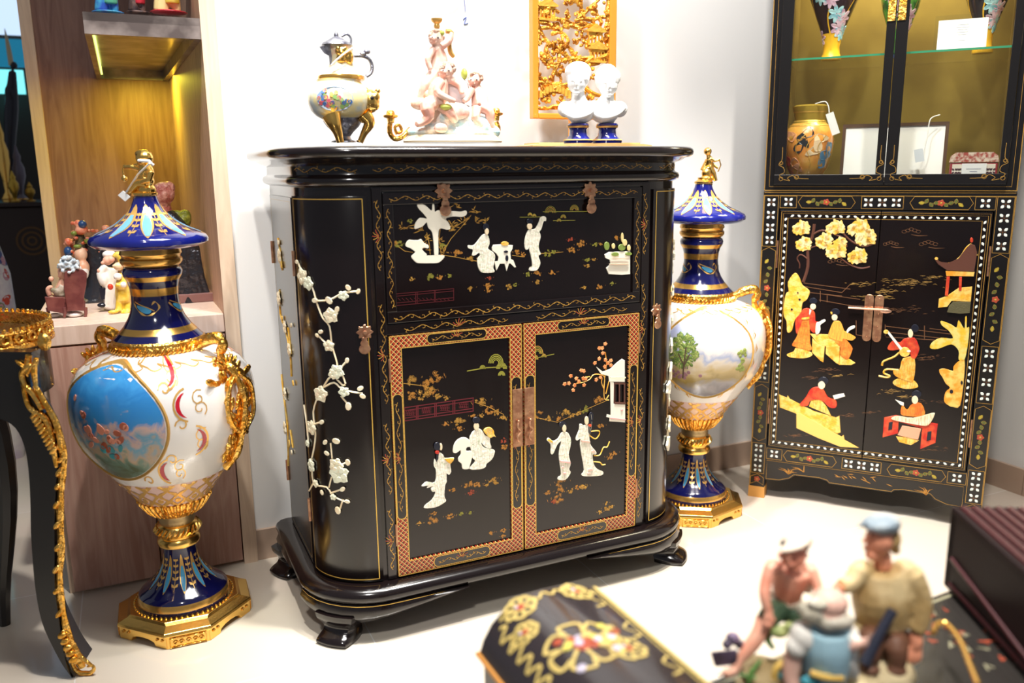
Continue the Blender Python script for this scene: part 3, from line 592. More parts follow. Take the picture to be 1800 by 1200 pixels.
inlay('reaching_lady_inlay', SQ, Zb, [(0, [(165, 785), (195, 775), (225, 790), (245, 840), (240, 900), (228, 960), (243, 1035), (230, 1080), (242, 1110), (200, 1165), (140, 1165), (145, 1140), (165, 1120), (150, 1010), (148, 940), (165, 850), (130, 880), (95, 955), (80, 945), (80, 880), (50, 845), (65, 825), (100, 850), (140, 830)]), (2, (175, 715, 30, 24)), (1, (188, 745, 17, 32)), (3, [(60, 830), (95, 850), (90, 865), (52, 845)]), (4, [(150, 1005), (235, 1015), (240, 1030), (152, 1020)]), (4, (190, 1110, 12, 8)), (4, (175, 1060, 8, 8))], [IVORYP, FACE, HAIR, YEL, mat('pink_pattern_inlay', (.85, .5, .45), .4)], dr)
inlay('ribbon_lady_inlay', SQ, Zb, [(0, [(345, 725), (385, 725), (395, 840), (410, 890), (450, 940), (445, 960), (420, 965), (430, 1040), (460, 1080), (505, 1100), (490, 1130), (370, 1138), (330, 1125), (350, 1085), (330, 960), (318, 880), (320, 830), (290, 845), (285, 825), (310, 760), (315, 715), (335, 715)]), (1, (370, 685, 17, 36)), (2, [(385, 640), (405, 615), (425, 640), (412, 720), (400, 790), (385, 780), (385, 700)]), (3, (396, 722, 14, 14)), (4, [(325, 840), (395, 850), (398, 862), (328, 856)]), (4, (400, 1080, 20, 10)), (4, (385, 1110, 14, 8)), (4, (420, 930, 16, 12))], [IVORYP, FACE, HAIR, REDI, mat('rose_pattern_inlay', (.85, .55, .45), .4)], dr)
g = G()
for p in ([(405, 775), (470, 770), (478, 795), (445, 835), (395, 805)], [(430, 970), (480, 965), (510, 905), (540, 900), (560, 855)], [(430, 1020), (480, 1025), (500, 1045), (525, 1042)], [(350, 770), (400, 800)], [(340, 960), (430, 1020)]): g.line(SQ, trace(SQ, Zb(curve(p, 5))), .0035, .0004, 1, .0022)
g.obj('ribbon_inlay', YEL, dr)
# blossom branches round the corners
def blossoms(S, cr, branches, flowers, buds, parent, name, mats, k=1.0, wd=.0045, scale=1.0):
    g = G()
    for b in branches: g.line(S, trace(S, cr(curve(b, 3))), wd, .0005, 1, .0025)
    for i, (x, y, r) in enumerate(flowers):
        g.mi(1+i % 2); c = S.inv(*cr([(x, y)])[0]); g.disc(S, c, r*scale, .0035, 18, r*scale, i*.7, 5, .0022)
        for q in range(5): a = q*1.257+i; g.disc(S, (c[0]+r*scale*.55*math.cos(a), c[1]+r*scale*.55*math.sin(a)), r*scale*.34, .0042, 8, base=.0028)
    for i, (x, y, r) in enumerate(buds): g.mi(0 if i % 3 else 1); g.disc(S, S.inv(*cr([(x, y)])[0]), r*scale, .0035, 9, r*scale*.7, i, base=.0022)
    return g.obj(name, mats, parent)
for S, nm in ((SL, 0), (SR, 1)):
    g = G(); us = [.012+i*(QL-.02)/12 for i in range(13)]
    sweep(g, [S.plan(u) for u in us], [(-.002, .147), (.003, .147), (.0035, .148), (.0035, 1.089), (.003, 1.09), (-.002, 1.09)], True)
    cdr = g.obj('curved_door', BLACK2, cab, True)
    g = G(); g.line(S, [(.022, 1.084), (.022, .153)], .0022, .0042, 40); g.line(S, [(.022, .153), (QL-.02, .153)], .0022, .0042, 10); g.line(S, [(.022, 1.084), (QL-.02, 1.084)], .0022, .0042, 10)
    g.line(S, [(QL-.02, .153), (QL-.02, 1.084)], .0018, .0042, 40); g.obj('gold_outline', GOLDL, cdr)
    g = G(); u0 = QL+.012; u1 = QL+DP-RC-.03
    sweep(g, [S.plan(u0), S.plan((u0+u1)/2), S.plan(u1)], [(-.002, .147), (.003, .147), (.003, 1.085), (-.002, 1.085)]); sd = g.obj('side_door', BLACK2, cab)
    g = G(); g.line(S, [(u0+.01, .16), (u0+.01, 1.075), (u1-.01, 1.075), (u1-.01, .16), (u0+.01, .16)], .0016, .0034)
    g.obj('gold_outline', GOLDL, sd)
    if nm == 0: sdl, cdl = sd, cdr
    else: sdr, cdr_ = sd, cdr
Z6 = crop(510, 440, 2.55); um = .00158/2.55
class Raised:
    def __init__(s, S, k): s.S = S; s.k = k
    def P(s, u, v, off=0): return s.S.P(u, v, off+s.k)
    def inv(s, x, y): return s.S.inv(x, y)
blossoms(Raised(SL, .0035), Z6, [[(75, 130), (105, 165), (125, 235), (150, 300), (180, 340), (190, 420), (212, 500), (215, 540)], [(150, 615), (190, 560), (235, 600), (250, 598)], [(155, 612), (200, 590), (240, 622), (325, 640)], [(130, 650), (110, 720), (120, 820), (110, 900), (100, 940)], [(120, 225), (180, 220), (240, 190), (305, 182)], [(135, 385), (180, 430)], [(215, 540), (255, 495)], [(105, 930), (112, 1040), (170, 1058), (200, 1100), (265, 1128)], [(178, 1060), (190, 1010)], [(192, 930), (185, 860)], [(70, 690), (80, 760), (90, 860)], [(42, 50), (62, 100)], [(225, 520), (250, 595)], [(110, 1040), (92, 1075)], [(100, 780), (150, 765)], [(230, 650), (262, 690)], [(225, 960), (262, 945)], [(185, 1085), (240, 1065)], [(240, 1110), (225, 1160)]],
    [(65, 115, .022), (90, 145, .018), (188, 290, .02), (242, 200, .013), (180, 425, .015), (215, 540, .019), (145, 640, .022), (245, 630, .014), (105, 790, .02), (105, 960, .018), (212, 958, .02), (225, 998, .027), (125, 1040, .011), (200, 1100, .009), (200, 550, .014), (90, 860, .01)],
    [(42, 50, .009), (262, 165, .009), (305, 182, .008), (120, 222, .01), (180, 222, .012), (215, 262, .009), (145, 362, .008), (130, 378, .007), (258, 490, .008), (315, 615, .009), (325, 650, .009), (264, 695, .012), (150, 765, .009), (172, 905, .009), (262, 945, .01), (240, 1065, .009), (260, 1120, .008), (220, 1160, .012), (165, 855, .009), (212, 850, .012), (152, 1080, .008)], cdl, 'blossom_branch_inlay', [CREAM, CREAMF, mat('pale_green_flower_inlay', (.86, .87, .68), .4, bump=.3, bscale=200, bdist=.001)], scale=.85)
I1 = crop(450, 230, 1200/470)
blossoms(Raised(SL, .003), I1, [[(105, 480), (118, 560), (125, 625)], [(112, 710), (115, 820), (140, 900), (160, 1000), (165, 1100)], [(150, 880), (165, 1000)], [(120, 1090), (130, 1190)], [(130, 1190), (148, 1330), (150, 1500)], [(160, 1340), (172, 1420)]], [(116, 560, .02), (113, 750, .022), (140, 880, .018), (160, 980, .02), (140, 1180, .02), (140, 1330, .02)], [(112, 500, .012), (125, 600, .012), (128, 840, .01), (170, 870, .01), (178, 1130, .01), (160, 1400, .014), (170, 1440, .012)], sdl, 'blossom_branch_inlay', [YEL, CREAM, CREAM], scale=.85)
g = G(); Sx = Raised(SR, .0035)
ub = .19
gr = [(ub, .93), (ub-.01, .82), (ub-.005, .6), (ub, .45), (ub-.02, .38)]
g.line(Sx, curve(gr, 5), .006, .0005, 1, .003); g.line(Sx, curve([(ub-.005, .6), (ub-.05, .56), (ub-.085, .53)], 3), .004, .0005, 1, .003); g.line(Sx, curve([(ub, .42), (ub-.05, .4), (ub-.07, .35)], 3), .004, .0005, 1, .003)
for i, (u, z, r) in enumerate([(ub, .93, .02), (ub+.01, .86, .022), (ub-.005, .72, .024), (ub-.02, .64, .02), (ub-.05, .57, .024), (ub-.085, .53, .018), (ub-.045, .41, .022), (ub-.07, .36, .02), (ub, .47, .018), (ub-.02, .9, .012), (ub-.01, .8, .02)]): g.mi(1+i % 2); g.disc(Sx, (u, z), r, .006, 18, r, i, 5, .002)
g.obj('blossom_branch_inlay', [CREAM, CREAMF, IVORYP], cdr_)
# copper fittings
def flower_lock(S, c, parent, k=1.0):
    g = G(); g.disc(S, c, .0165*k, .003, 30, lobes=8, base=.001); g.disc(S, c, .005, .009, 10, base=.003)
    for dz, r in ((-.016, .006), (-.026, .009), (-.039, .0125)): g.disc(S, (c[0]+.002, c[1]+dz*k), r*k, .004, 12, base=.005)
    g.obj('gourd_lock_plate', COPPER, parent)
flower_lock(Flat(FC, -.005), (-.203, 1.098), df, 1.15); flower_lock(Flat(FC, -.005), (.192, 1.092), df, 1.15)
flower_lock(Raised(SL, .0035), SL.inv(641, 583), cdl); flower_lock(Raised(SR, .0035), (.03, .765), cdr_)
for s, d in ((-1, dl), (1, dr)):
    g = G(); x0, x1 = sorted((.003*s, .031*s)); g.rbox(x0, x1, -.0085, -.005, .44, .595, .001)
    for z in (.56, .53, .48): g.ball(((x0+x1)/2, -.009, z), .0018, nu=6, nv=4)
    pl = g.obj('lock_plate', COPPER, d)
    g = G(); x = (x0+x1)/2; g.tube(curve([(x, -.012, .51), (x-.004, -.018, .497), (x+.004, -.018, .485), (x-.006, -.018, .47), (x, -.018, .457)], 4), .0028); g.ball((x, -.013, .51), .004); g.obj('pull_ring', COPPER, pl)
for x, z in ((-.3505, .68), (-.3505, .26), (.3505, .68), (.3505, .26)): G().tube([(x, -.006, z-.028), (x, -.006, z+.028)], .003, 6).obj('hinge', COPPER, cab)
for u, z in ((QL+.006, .93), (QL+.006, .3), (QL+DP-RC-.026, .93), (QL+DP-RC-.026, .3)):
    p = SL.P(u, z-.03, .004); q = SL.P(u, z+.03, .004); G().tube([p, q], .0055, 6).obj('hinge', COPPER, cab)
# ------------------------------------------------------------------ corner display cabinet
BLK = mat('satin_black_lacquer', (.007, .006, .006), .28, coat=.2)
OLV = mat('olive_gold_lining', (.17, .11, .01), .8, col2=(.23, .155, .018), nscale=5)
DW, DD = .72, .38
GD = mat('dull_gold_line', (.5, .28, .06), .4, .3)
BRL = mat('brown_line_paint', (.2, .09, .04), .4)
disp = thing('display_cabinet', 'tall black corner cabinet with glazed top above two doors of yellow and red stone inlay', 'cabinet', FD)
g = G(); SB = Flat(FD, 0)
for s in (0, 1):
    x0, x1 = (0, .052) if s == 0 else (.668, .72)
    g.box(x0, x1, 0, .05, .038, 1.055); g.box(x0, x1, DD-.05, DD, .038, 1.055)
    g.box(x0+.004 if s == 0 else x1-.012, x0+.012 if s == 0 else x1-.004, .05, DD-.05, .12, 1.055)
g.box(.052, .668, 0, .03, 1.008, 1.055); g.box(.052, .668, 0, .03, .145, .19); g.box(.012, .708, DD-.01, DD, .12, 1.055); g.box(.012, .708, .02, DD-.01, .135, .15)
g.prism([(.052, .145), (.668, .145), (.668, .068), (.62, .07), (.585, .082), (.57, .097), (.49, .099), (.465, .094), (.458, .086), (.262, .086), (.255, .094), (.23, .099), (.15, .097), (.135, .082), (.1, .07), (.052, .068)], .004, .024)
g.box(0, DW, 0, DD, 1.0551, 1.064)
body = g.obj('lower_body', BLK, disp)
FCM = mat('orange_foot_cap', (.75, .36, .08), .4)
for x in (0, .668):
    for y in (0, DD-.05): G().prism([(x-.002, 0), (x+.054, 0), (x+.053, .04), (x-.001, .04)], y-.002, y+.052).obj('foot_cap', FCM, disp)
def leaf4(g, S, cx, cz, r, L, wd):      # a four petalled pearl star
    for k in range(4):
        a = PI/4+k*PI/2; q = (cx+r*math.cos(a), cz+r*math.sin(a)); u = (math.cos(a), math.sin(a)); n = (-u[1], u[0])
        g.fill(S, [(q[0]+u[0]*p*L+n[0]*h*wd, q[1]+u[1]*p*L+n[1]*h*wd) for p, h in ((-.5, 0), (-.15, .5), (.2, .45), (.5, 0), (.2, -.45), (-.15, -.5))], .001, .0002)
gp = G(); gl = G(); gv = G()
def pearl_run(x0, x1, z0, z1, nx, nz, r=.0112):
    for i in range(nx):
        for j in range(nz):
            cx = x0+(x1-x0)*(i+.5)/nx; cz = z0+(z1-z0)*(j+.5)/nz; leaf4(gp, SB, cx, cz, r, .0125, .0085); 
            for a in range(4): gl.mi(1); gl.line(SB, [(cx, cz), (cx+.009*math.cos(a*PI/2), cz+.009*math.sin(a*PI/2))], .001); gl.mi(0)
    gl.rect(SB, x0, x1, z0, z1, .0013)
def cartouche(x0, x1, z0, z1, vert):
    k = .012
    if vert:
        m = (x0+x1)/2; pts = [(x0, z0), (m, z0-k), (x1, z0), (x1, z1), (m, z1+k), (x0, z1), (x0, z0)]
        if vert == 2: pts = [(x0, z0-k), (m, z0), (x1, z0-k), (x1, z1), (m, z1+k), (x0, z1), (x0, z0-k)]
    else: m = (z0+z1)/2; pts = [(x0, z0), (x0-k, m), (x0, z1), (x1, z1), (x1+k, m), (x1, z0), (x0, z0)]
    gl.line(SB, pts, .0016, .0016); L = (z1-z0) if vert else (x1-x0); cx, cz = (x0+x1)/2, (z0+z1)/2; n = 9
    for i in range(n):
        t = (i/(n-1)-.5)*L*.72; w = .006*math.sin(i*2.1); q = (cx+w, cz+t) if vert else (cx+t, cz+w)
        if abs(t) < .01: continue
        gv.mi(0 if i % 4 else 2); gv.disc(SB, q, .009, .0006, 7, .0045, i*1.1+(1.57 if vert else 0)); gv.mi(3); gv.ring(SB, q, .006, .0008, 6, .0012)
    gv.mi(1); gv.disc(SB, (cx, cz), .0095, .001, 20, lobes=5); gv.mi(2); gv.disc(SB, (cx, cz), .003, .0016, 6)
for s in (0, 1):
    x0, x1 = (.004, .048) if s == 0 else (.672, .716)
    pearl_run(x0, x1, .885, 1.05, 1, 4); cartouche(x0, x1, .62, .87, 1); pearl_run(x0, x1, .42, .6, 1, 4); cartouche(x0, x1, .15+.07, .41-.01, 1)
    pearl_run(x0, x1, .09, .205-.005, 1, 3); cartouche(x0, x1, .06, .075, 2); gl.line(SB, [((.0015 if s == 0 else .7185), .04), ((.0015 if s == 0 else .7185), 1.053)], .0018)
for z0, z1 in ((1.012, 1.05), (.148, .186)):
    pearl_run(.054, .105, z0, z1, 1, 1); cartouche(.122, .27, z0, z1, 0); pearl_run(.3, .42, z0, z1, 3, 1); cartouche(.45, .598, z0, z1, 0); pearl_run(.615, .668, z0, z1, 1, 1)
gl.line(SB, [(.002, 1.0515), (.718, 1.0515)], .0016); gl.line(SB, [(0.002, 1.0615), (.718, 1.0615)], .0016)
ap = [(.056, .072), (.1, .074), (.133, .086), (.148, .101), (.23, .103), (.257, .098), (.263, .09), (.457, .09), (.463, .098), (.49, .103), (.572, .101), (.587, .086), (.62, .074), (.664, .072), (.664, .14), (.056, .14), (.056, .072)]
gl.line(Flat(FD, .004), ap, .0014)
rnd = random.Random(4); SA = Flat(FD, .004)
def grass(cx, cz, r, n, sp=1.3):
    for i in range(n):
        a = PI/2+rnd.uniform(-sp, sp); h = r*rnd.uniform(.5, 1); dx, dz = math.cos(a)*h, abs(math.sin(a))*h*.8
        gv.mi(4); gv.line(SA, [(cx, cz), (cx+dx*.4, cz+dz*.7), (cx+dx, cz+dz*.9)], [.0028, .0022, .0002], .0008)
grass(.13, .1, .045, 9); grass(.56, .095, .045, 9); grass(.18, .115, .05, 3, 1.5)
for i in range(14): gv.mi(4); x = .27+.17*rnd.random(); z = .11+.02*rnd.random(); a = rnd.uniform(-.9, .4); gv.line(SA, [(x, z), (x+.011*math.cos(a), z+.009*math.sin(a)), (x+.02*math.cos(a), z+.016*math.sin(a))], [.0003, .0028, .0003], .0008)
gp.obj('pearl_inlay', PEARL, body); gl.obj('gold_outline', [GD, BRL], body)
gv.obj('painted_flowers', [mat('leaf_green_paint', (.12, .14, .03), .4), REDP, mat('bud_yellow_paint', (.45, .36, .04), .4), GD, mat('gold_grass_paint', (.55, .25, .04), .4)], body)
# the two inlaid doors
SDR = Flat(FD, -.004)
doors = []
for s in (0, 1):
    x0, x1 = (.056, .359) if s == 0 else (.361, .664)
    g = G(); g.box(x0, x1, -.004, .014, .193, 1.005); d = g.obj('inlaid_door', BLACK2, disp, bevel=.001); doors.append(d)
    gl = G(); gp = G(); sx = 1 if s == 0 else -1; xo = x0 if s == 0 else x1; xm = .3585 if s == 0 else .3615
    for o, wd in ((.005, .0016), (.011, .0012), (.026, .0016)):
        gl.line(SDR, [(xm, 1.005-o), (xo+sx*o, 1.005-o), (xo+sx*o, .193+o), (xm, .193+o)], wd)
    def pet(c, a):
        gp.fill(SDR, [(c[0]+math.cos(a)*p*.0125-math.sin(a)*h*.007, c[1]+math.sin(a)*p*.0125+math.cos(a)*h*.007) for p, h in ((-.5, 0), (-.1, .5), (.25, .4), (.5, 0), (.25, -.4), (-.1, -.5))], .001)
    o = .0187; z = .193+o; i = 0
    while z < 1.005-o+.001: pet((xo+sx*o, z), PI/2+(.5 if i % 2 else -.5)); z += .0212; i += 1
    x = xo+sx*(o+.02)
    while sx*(xm-x) > .008:
        for zz in (.193+o, 1.005-o): pet((x, zz), (.5 if i % 2 else -.5))
        x += sx*.0212; i += 1
    gp.obj('pearl_inlay', PEARL, d); gl.obj('gold_outline', GD, d)
dL, dR = doors
R4 = crop(1320, 330, 3.75); R5 = crop(1300, 600, 3.6); T8 = crop(1380, 510, 8); T5 = crop(1520, 410, 852/220)
g = G()
for p, wd in (([(345, 620), (375, 520), (375, 400), (405, 320), (418, 238)], .009), ([(405, 310), (470, 280), (560, 310), (620, 340), (630, 390)], .006), ([(600, 290), (660, 350), (740, 385), (800, 370)], .006), ([(375, 470), (330, 440), (305, 465), (320, 500), (320, 530)], .0045), ([(380, 400), (440, 380)], .0045), ([(590, 460), (640, 500), (720, 530), (785, 520)], .005)):
    g.line(SDR, trace(SDR, R4(curve(p, 4))), wd, .0004, 1, .003)
g.obj('pine_trunk_inlay', BRNI, dL)
g = G()
for i, (x, y, rx, ry) in enumerate([(335, 265, 60, 38), (350, 370, 52, 40), (560, 262, 66, 36), (715, 262, 80, 38), (760, 325, 70, 45), (485, 350, 56, 44), (590, 365, 44, 34), (565, 415, 70, 42), (705, 450, 65, 42)]):
    for j in range(7):
        a = j*2.4; rr = 0 if j == 0 else .58; c = SDR.inv(*R4([(x+rx*rr*math.cos(a), y+ry*rr*math.sin(a))])[0]); g.disc(SDR, c, rx*.5*.00053, .003, 20, ry*.55*.00053, j, 5, .001+.0004*(j % 3))
g.obj('blossom_cloud_inlay', mat('pale_yellow_inlay', (.88, .5, .06), .4, bump=.5, bscale=170, bdist=.002, col2=(.95, .8, .4), nscale=70), dL)
inlay('garden_rock_inlay', SDR, R4, [(0, [(290, 560), (320, 590), (340, 640), (388, 680), (370, 735), (340, 760), (330, 830), (290, 870), (270, 940), (240, 950), (235, 880), (220, 850), (215, 790), (230, 700), (250, 680), (245, 620)]), (1, (322, 735, 8, 8)), (1, (270, 800, 7, 8)), (1, (310, 690, 6, 5))], [YEL, HAIR], dL)
inlay('red_robed_lady_inlay', SDR, T8, [(3, [(160, 800), (300, 830), (390, 900), (320, 945), (220, 955), (70, 940), (25, 900), (120, 860)]), (5, [(230, 400), (345, 385), (350, 560), (355, 740), (380, 820), (340, 850), (290, 830), (150, 795), (100, 760), (170, 640), (200, 480)]), (0, [(330, 250), (400, 285), (425, 340), (430, 430), (470, 450), (430, 590), (370, 570), (345, 480), (340, 400), (260, 385), (180, 600), (150, 560), (150, 410), (200, 340), (260, 260)]), (2, (398, 148, 58, 45)), (1, (395, 228, 42, 44)), (4, [(440, 460), (480, 440), (550, 405), (570, 430), (500, 480), (500, 550), (470, 610), (430, 600)]), (4, [(345, 260), (375, 280), (350, 350), (340, 330)]), (3, [(235, 385), (345, 370), (345, 400), (235, 410)])], [REDI, FACE, HAIR, YEL, IVORY, ORI], dL)
inlay('seated_lady_inlay', SDR, T8, [(3, [(775, 900), (900, 960), (990, 1020), (930, 1050), (760, 1045)]), (5, [(690, 690), (800, 640), (940, 790), (940, 860), (900, 950), (850, 960), (775, 900), (775, 790)]), (0, [(700, 430), (780, 440), (830, 560), (860, 580), (985, 650), (980, 680), (930, 705), (820, 680), (800, 720), (690, 690), (610, 640), (640, 530), (670, 460)]), (2, (710, 302, 64, 50)), (1, (698, 378, 42, 48)), (4, [(865, 570), (900, 520), (970, 490), (985, 520), (940, 545), (900, 570), (880, 600)]), (3, [(640, 300), (665, 300), (670, 335), (645, 335)])], [mat('orange_robe_inlay', (.9, .42, .06), .4, bump=.3, bscale=150, bdist=.001), FACE, HAIR, YEL, IVORY, ORI], dL)
inlay('stone_bench_inlay', SDR, T8, [(0, [(350, 610), (620, 620), (810, 750), (800, 785), (565, 785), (470, 760)]), (1, [(385, 670), (470, 760), (560, 785), (540, 1010), (500, 990), (380, 870)]), (1, [(575, 785), (770, 785), (765, 1045), (720, 1020), (572, 890)])], [YEL, YEL2], dL)
inlay('garden_wall_inlay', SDR, R5, [(0, [(250, 335), (300, 355), (305, 340), (318, 362), (470, 440), (610, 480), (632, 470), (640, 575), (620, 582), (370, 460), (255, 415)]), (1, [(360, 455), (380, 450), (645, 600), (660, 590), (665, 620), (755, 670), (640, 665), (500, 610), (360, 545)])], [YEL, mat('pale_wall_inlay', (.9, .56, .14), .4, bump=.2, bscale=100, bdist=.001)], dL)
inlay('kneeling_lady_inlay', SDR, R5, [(3, [(460, 350), (520, 370), (550, 410), (580, 470), (440, 410)]), (0, [(490, 285), (530, 300), (560, 350), (610, 370), (612, 415), (570, 415), (520, 370), (450, 370), (430, 405), (380, 400), (420, 350), (450, 300)]), (2, (530, 248, 34, 26)), (1, (520, 274, 23, 27)), (4, [(590, 340), (660, 325), (668, 345), (600, 365)])], [REDI, FACE, HAIR, YEL, IVORY], dL)
inlay('lute_lady_inlay', SDR, T5, [(3, [(240, 985), (300, 1005), (335, 1000), (365, 1040), (330, 1055), (260, 1055), (200, 1030), (195, 1005)]), (5, [(260, 850), (340, 850), (335, 990), (300, 1005), (210, 970), (195, 930), (235, 930)]), (0, [(270, 715), (340, 710), (370, 770), (370, 800), (345, 850), (315, 840), (300, 780), (190, 795), (155, 780), (190, 730), (240, 740)]), (2, (342, 645, 28, 28)), (1, (312, 680, 18, 30)), (3, (272, 805, 38, 34)), (4, [(245, 795), (150, 670), (160, 660), (258, 782)]), (3, (146, 668, 18, 14)), (4, (300, 800, 14, 8))], [REDI, FACE, HAIR, YEL, IVORY, YEL2], dR)
g = G()
for p in ([(235, 810), (200, 840), (130, 870), (118, 900)], [(230, 930), (150, 925), (130, 950), (170, 970), (150, 980), (95, 970)]): g.line(SDR, trace(SDR, T5(curve(p, 5))), .006, .0004, 1, .0025)
g.obj('ribbon_inlay', YEL, dR)
inlay('banana_tree_inlay', SDR, T5, [(0, [(520, 595), (590, 620), (625, 640), (640, 590), (680, 650), (685, 570), (695, 570), (695, 640), (712, 640), (705, 740), (680, 860), (640, 860), (640, 800), (590, 755), (500, 785), (445, 780), (460, 740), (520, 710), (600, 715), (570, 660), (525, 625)])], [mat('lemon_inlay', (.82, .52, .04), .4, bump=.5, bscale=120, bdist=.002, col2=(.75, .66, .2), nscale=60)], dR)
inlay('garden_rock_inlay', SDR, T5, [(0, [(510, 925), (545, 920), (600, 935), (605, 905), (640, 870), (680, 865), (675, 1000), (650, 1170), (600, 1180), (570, 1170), (540, 1140), (550, 1080), (580, 1050), (550, 1020), (530, 980), (510, 950)]), (1, (590, 1075, 12, 14)), (1, (660, 1015, 8, 14))], [YEL2, HAIR], dR)
inlay('pavilion_inlay', SDR, T5, [(3, [(505, 445), (560, 425), (640, 370), (732, 362), (722, 465), (590, 460), (560, 500), (500, 505)]), (2, [(558, 290), (580, 292), (567, 425), (545, 422)]), (2, [(642, 295), (662, 295), (658, 390), (640, 388)]), (1, [(550, 255), (748, 262), (742, 292), (555, 288)]), (0, [(470, 170), (520, 195), (570, 200), (640, 170), (690, 100), (720, 70), (750, 80), (765, 130), (745, 260), (560, 250), (500, 210)]), (2, (727, 45, 11, 18)), (4, [(600, 465), (722, 465), (715, 540), (650, 545), (560, 535), (575, 490)])], [BRNI, YEL2, REDI, YEL, mat('mossy_inlay', (.1, .09, .04), .6, bump=.6, bscale=200)], dR)
g = G()
for p in ([(475, 170), (520, 200), (590, 200), (650, 160), (690, 100), (725, 70)], [(725, 70), (740, 110), (765, 150)]): g.line(SDR, trace(SDR, T5(curve(p, 5))), .0045, .003, 1, .002)
g.disc(SDR, SDR.inv(*T5([(488, 172)])[0]), .005, .006, 10); g.obj('roof_ridge_inlay', YEL, dR)
inlay('writing_table_inlay', SDR, R5, [(0, [(915, 480), (990, 465), (1255, 520), (1240, 640), (1145, 680), (1155, 575), (1160, 548), (1005, 505), (1000, 580), (905, 605)]), (2, [(945, 510), (970, 505), (965, 555), (940, 560)]), (2, [(1190, 570), (1215, 565), (1210, 620), (1183, 628)])], [REDI, REDI, HAIR], dR)
inlay('writing_lady_inlay', SDR, R5, [(3, [(990, 600), (1060, 600), (1135, 625), (1085, 655), (1010, 635)]), (5, [(1030, 530), (1150, 550), (1130, 620), (1000, 590)]), (0, [(1090, 395), (1150, 390), (1170, 470), (1060, 470), (1020, 455), (1030, 400), (1060, 430)]), (2, (1120, 332, 32, 25)), (1, (1110, 366, 21, 28)), (4, [(985, 365), (1040, 385), (1040, 405), (1020, 400)]), (6, [(960, 485), (1000, 468), (1100, 480), (1215, 450), (1235, 460), (1195, 525), (1130, 525), (1000, 500)])], [ORI, FACE, HAIR, YEL, IVORY, mat('salmon_inlay', (.85, .4, .25), .4), CREAM], dR)
g = G(); g.mi(0)
for i, (x, y) in enumerate([(1020, 492), (1035, 488), (1050, 494), (1065, 490), (1080, 496), (1100, 500), (1125, 498)]): g.line(Flat(FD, -.0095), trace(Flat(FD, -.0095), R5([(x-5, y-3), (x+4, y+3), (x, y+7)])), .0018, .0003)
g.obj('ink_marks', HAIR, dR)
g = G(); rnd = random.Random(8)
def wash(px, py, w, n, mi):
    for i in range(n):
        x, y = px+rnd.gauss(0, w), py+rnd.gauss(0, w*.16); L = rnd.uniform(2, 6); g.mi(mi); g.line(SDR, trace(SDR, [(x-L, y+rnd.uniform(-1, 1)), (x, y-rnd.random()*1.6), (x+L, y+rnd.uniform(-1, 1))]), [.0003, rnd.uniform(.0006, .0013), .0003], .0005)
def cloud(px, py, w):
    g.mi(1)
    for k in range(5):
        c = (px+(k-2)*w*.36, py-(2-abs(k-2))*w*.12); g.line(SDR, trace(SDR, [(c[0]+w*.26*math.cos(a*.8), c[1]-w*.16*math.sin(a*.8)) for a in range(8)]), .001, .0005)
    g.line(SDR, trace(SDR, [(px, py+w*.3), (px+w*.7, py+w*.42), (px+w*1.7, py+w*.4)]), [.001, .002, .0004], .0005)
for q in ((1602, 407, 17), (1566, 429, 14), (1632, 429, 17), (1470, 460, 15)): cloud(*q)
for q in ((1595, 497, 22, 60, 0), (1560, 513, 12, 25, 0), (1535, 522, 14, 30, 0), (1645, 487, 14, 20, 0), (1590, 545, 22, 30, 1), (1630, 628, 18, 26, 1), (1560, 688, 12, 16, 0), (1590, 697, 8, 12, 0), (1455, 650, 12, 22, 1), (1475, 660, 8, 14, 0), (1425, 663, 8, 12, 1), (1490, 730, 10, 14, 1), (1400, 765, 10, 20, 1), (1645, 705, 14, 12, 1), (1640, 790, 12, 14, 1), (1530, 725, 8, 10, 1), (1510, 500, 14, 18, 0)): wash(*q)
g.mi(1)
for a, b in (((1412, 497), (1495, 508)), ((1412, 503), (1480, 514)), ((1415, 513), (1480, 520)), ((1480, 514), (1494, 500)), ((1440, 527), (1512, 540)), ((1442, 516), (1512, 526)), ((1442, 511), (1442, 530)), ((1454, 519), (1454, 531)), ((1557, 573), (1672, 587)), ((1557, 583), (1662, 595)), ((1557, 592), (1655, 598)), ((1556, 570), (1556, 590)), ((1625, 572), (1625, 597)), ((1505, 563), (1505, 588)), ((1505, 588), (1516, 590)), ((1634, 577), (1665, 581))):
    g.line(SDR, trace(SDR, [a, b]), .0016, .0005)
for d_, k in ((dR, 0),): g.obj('painted_background', [mat('dim_gold_paint', (.5, .3, .08), .45), BRL], d_)
for s, d in ((0, dL), (1, dR)):
    g = G(); x0, x1 = (.332, .3585) if s == 0 else (.3615, .388); g.fill(SDR, rounded(x0, x1, .59, .742, 1), .002)
    for z in (.73, .68, .64, .605): g.ball(((x0+x1)/2, -.0065, z), .0018, nu=6, nv=4)
    pl = g.obj('lock_plate', COPPER, d)
    if s == 0:
        g = G(); g.tube([(.285, -.016, .697), (.4, -.016, .697)], [.0035]*2, 8); g.ball((.395, -.016, .693), (.018, .004, .007)); g.ball((.345, -.013, .697), .005); g.obj('sliding_bolt', mat('copper_bolt', (.6, .35, .25), .3, .8), pl)
for x in (.0535, .6665):
    for z in (.86, .32): G().tube([(x, -.004, z-.045), (x, -.004, z+.045)], .0028, 6).obj('hinge', COPPER, disp)
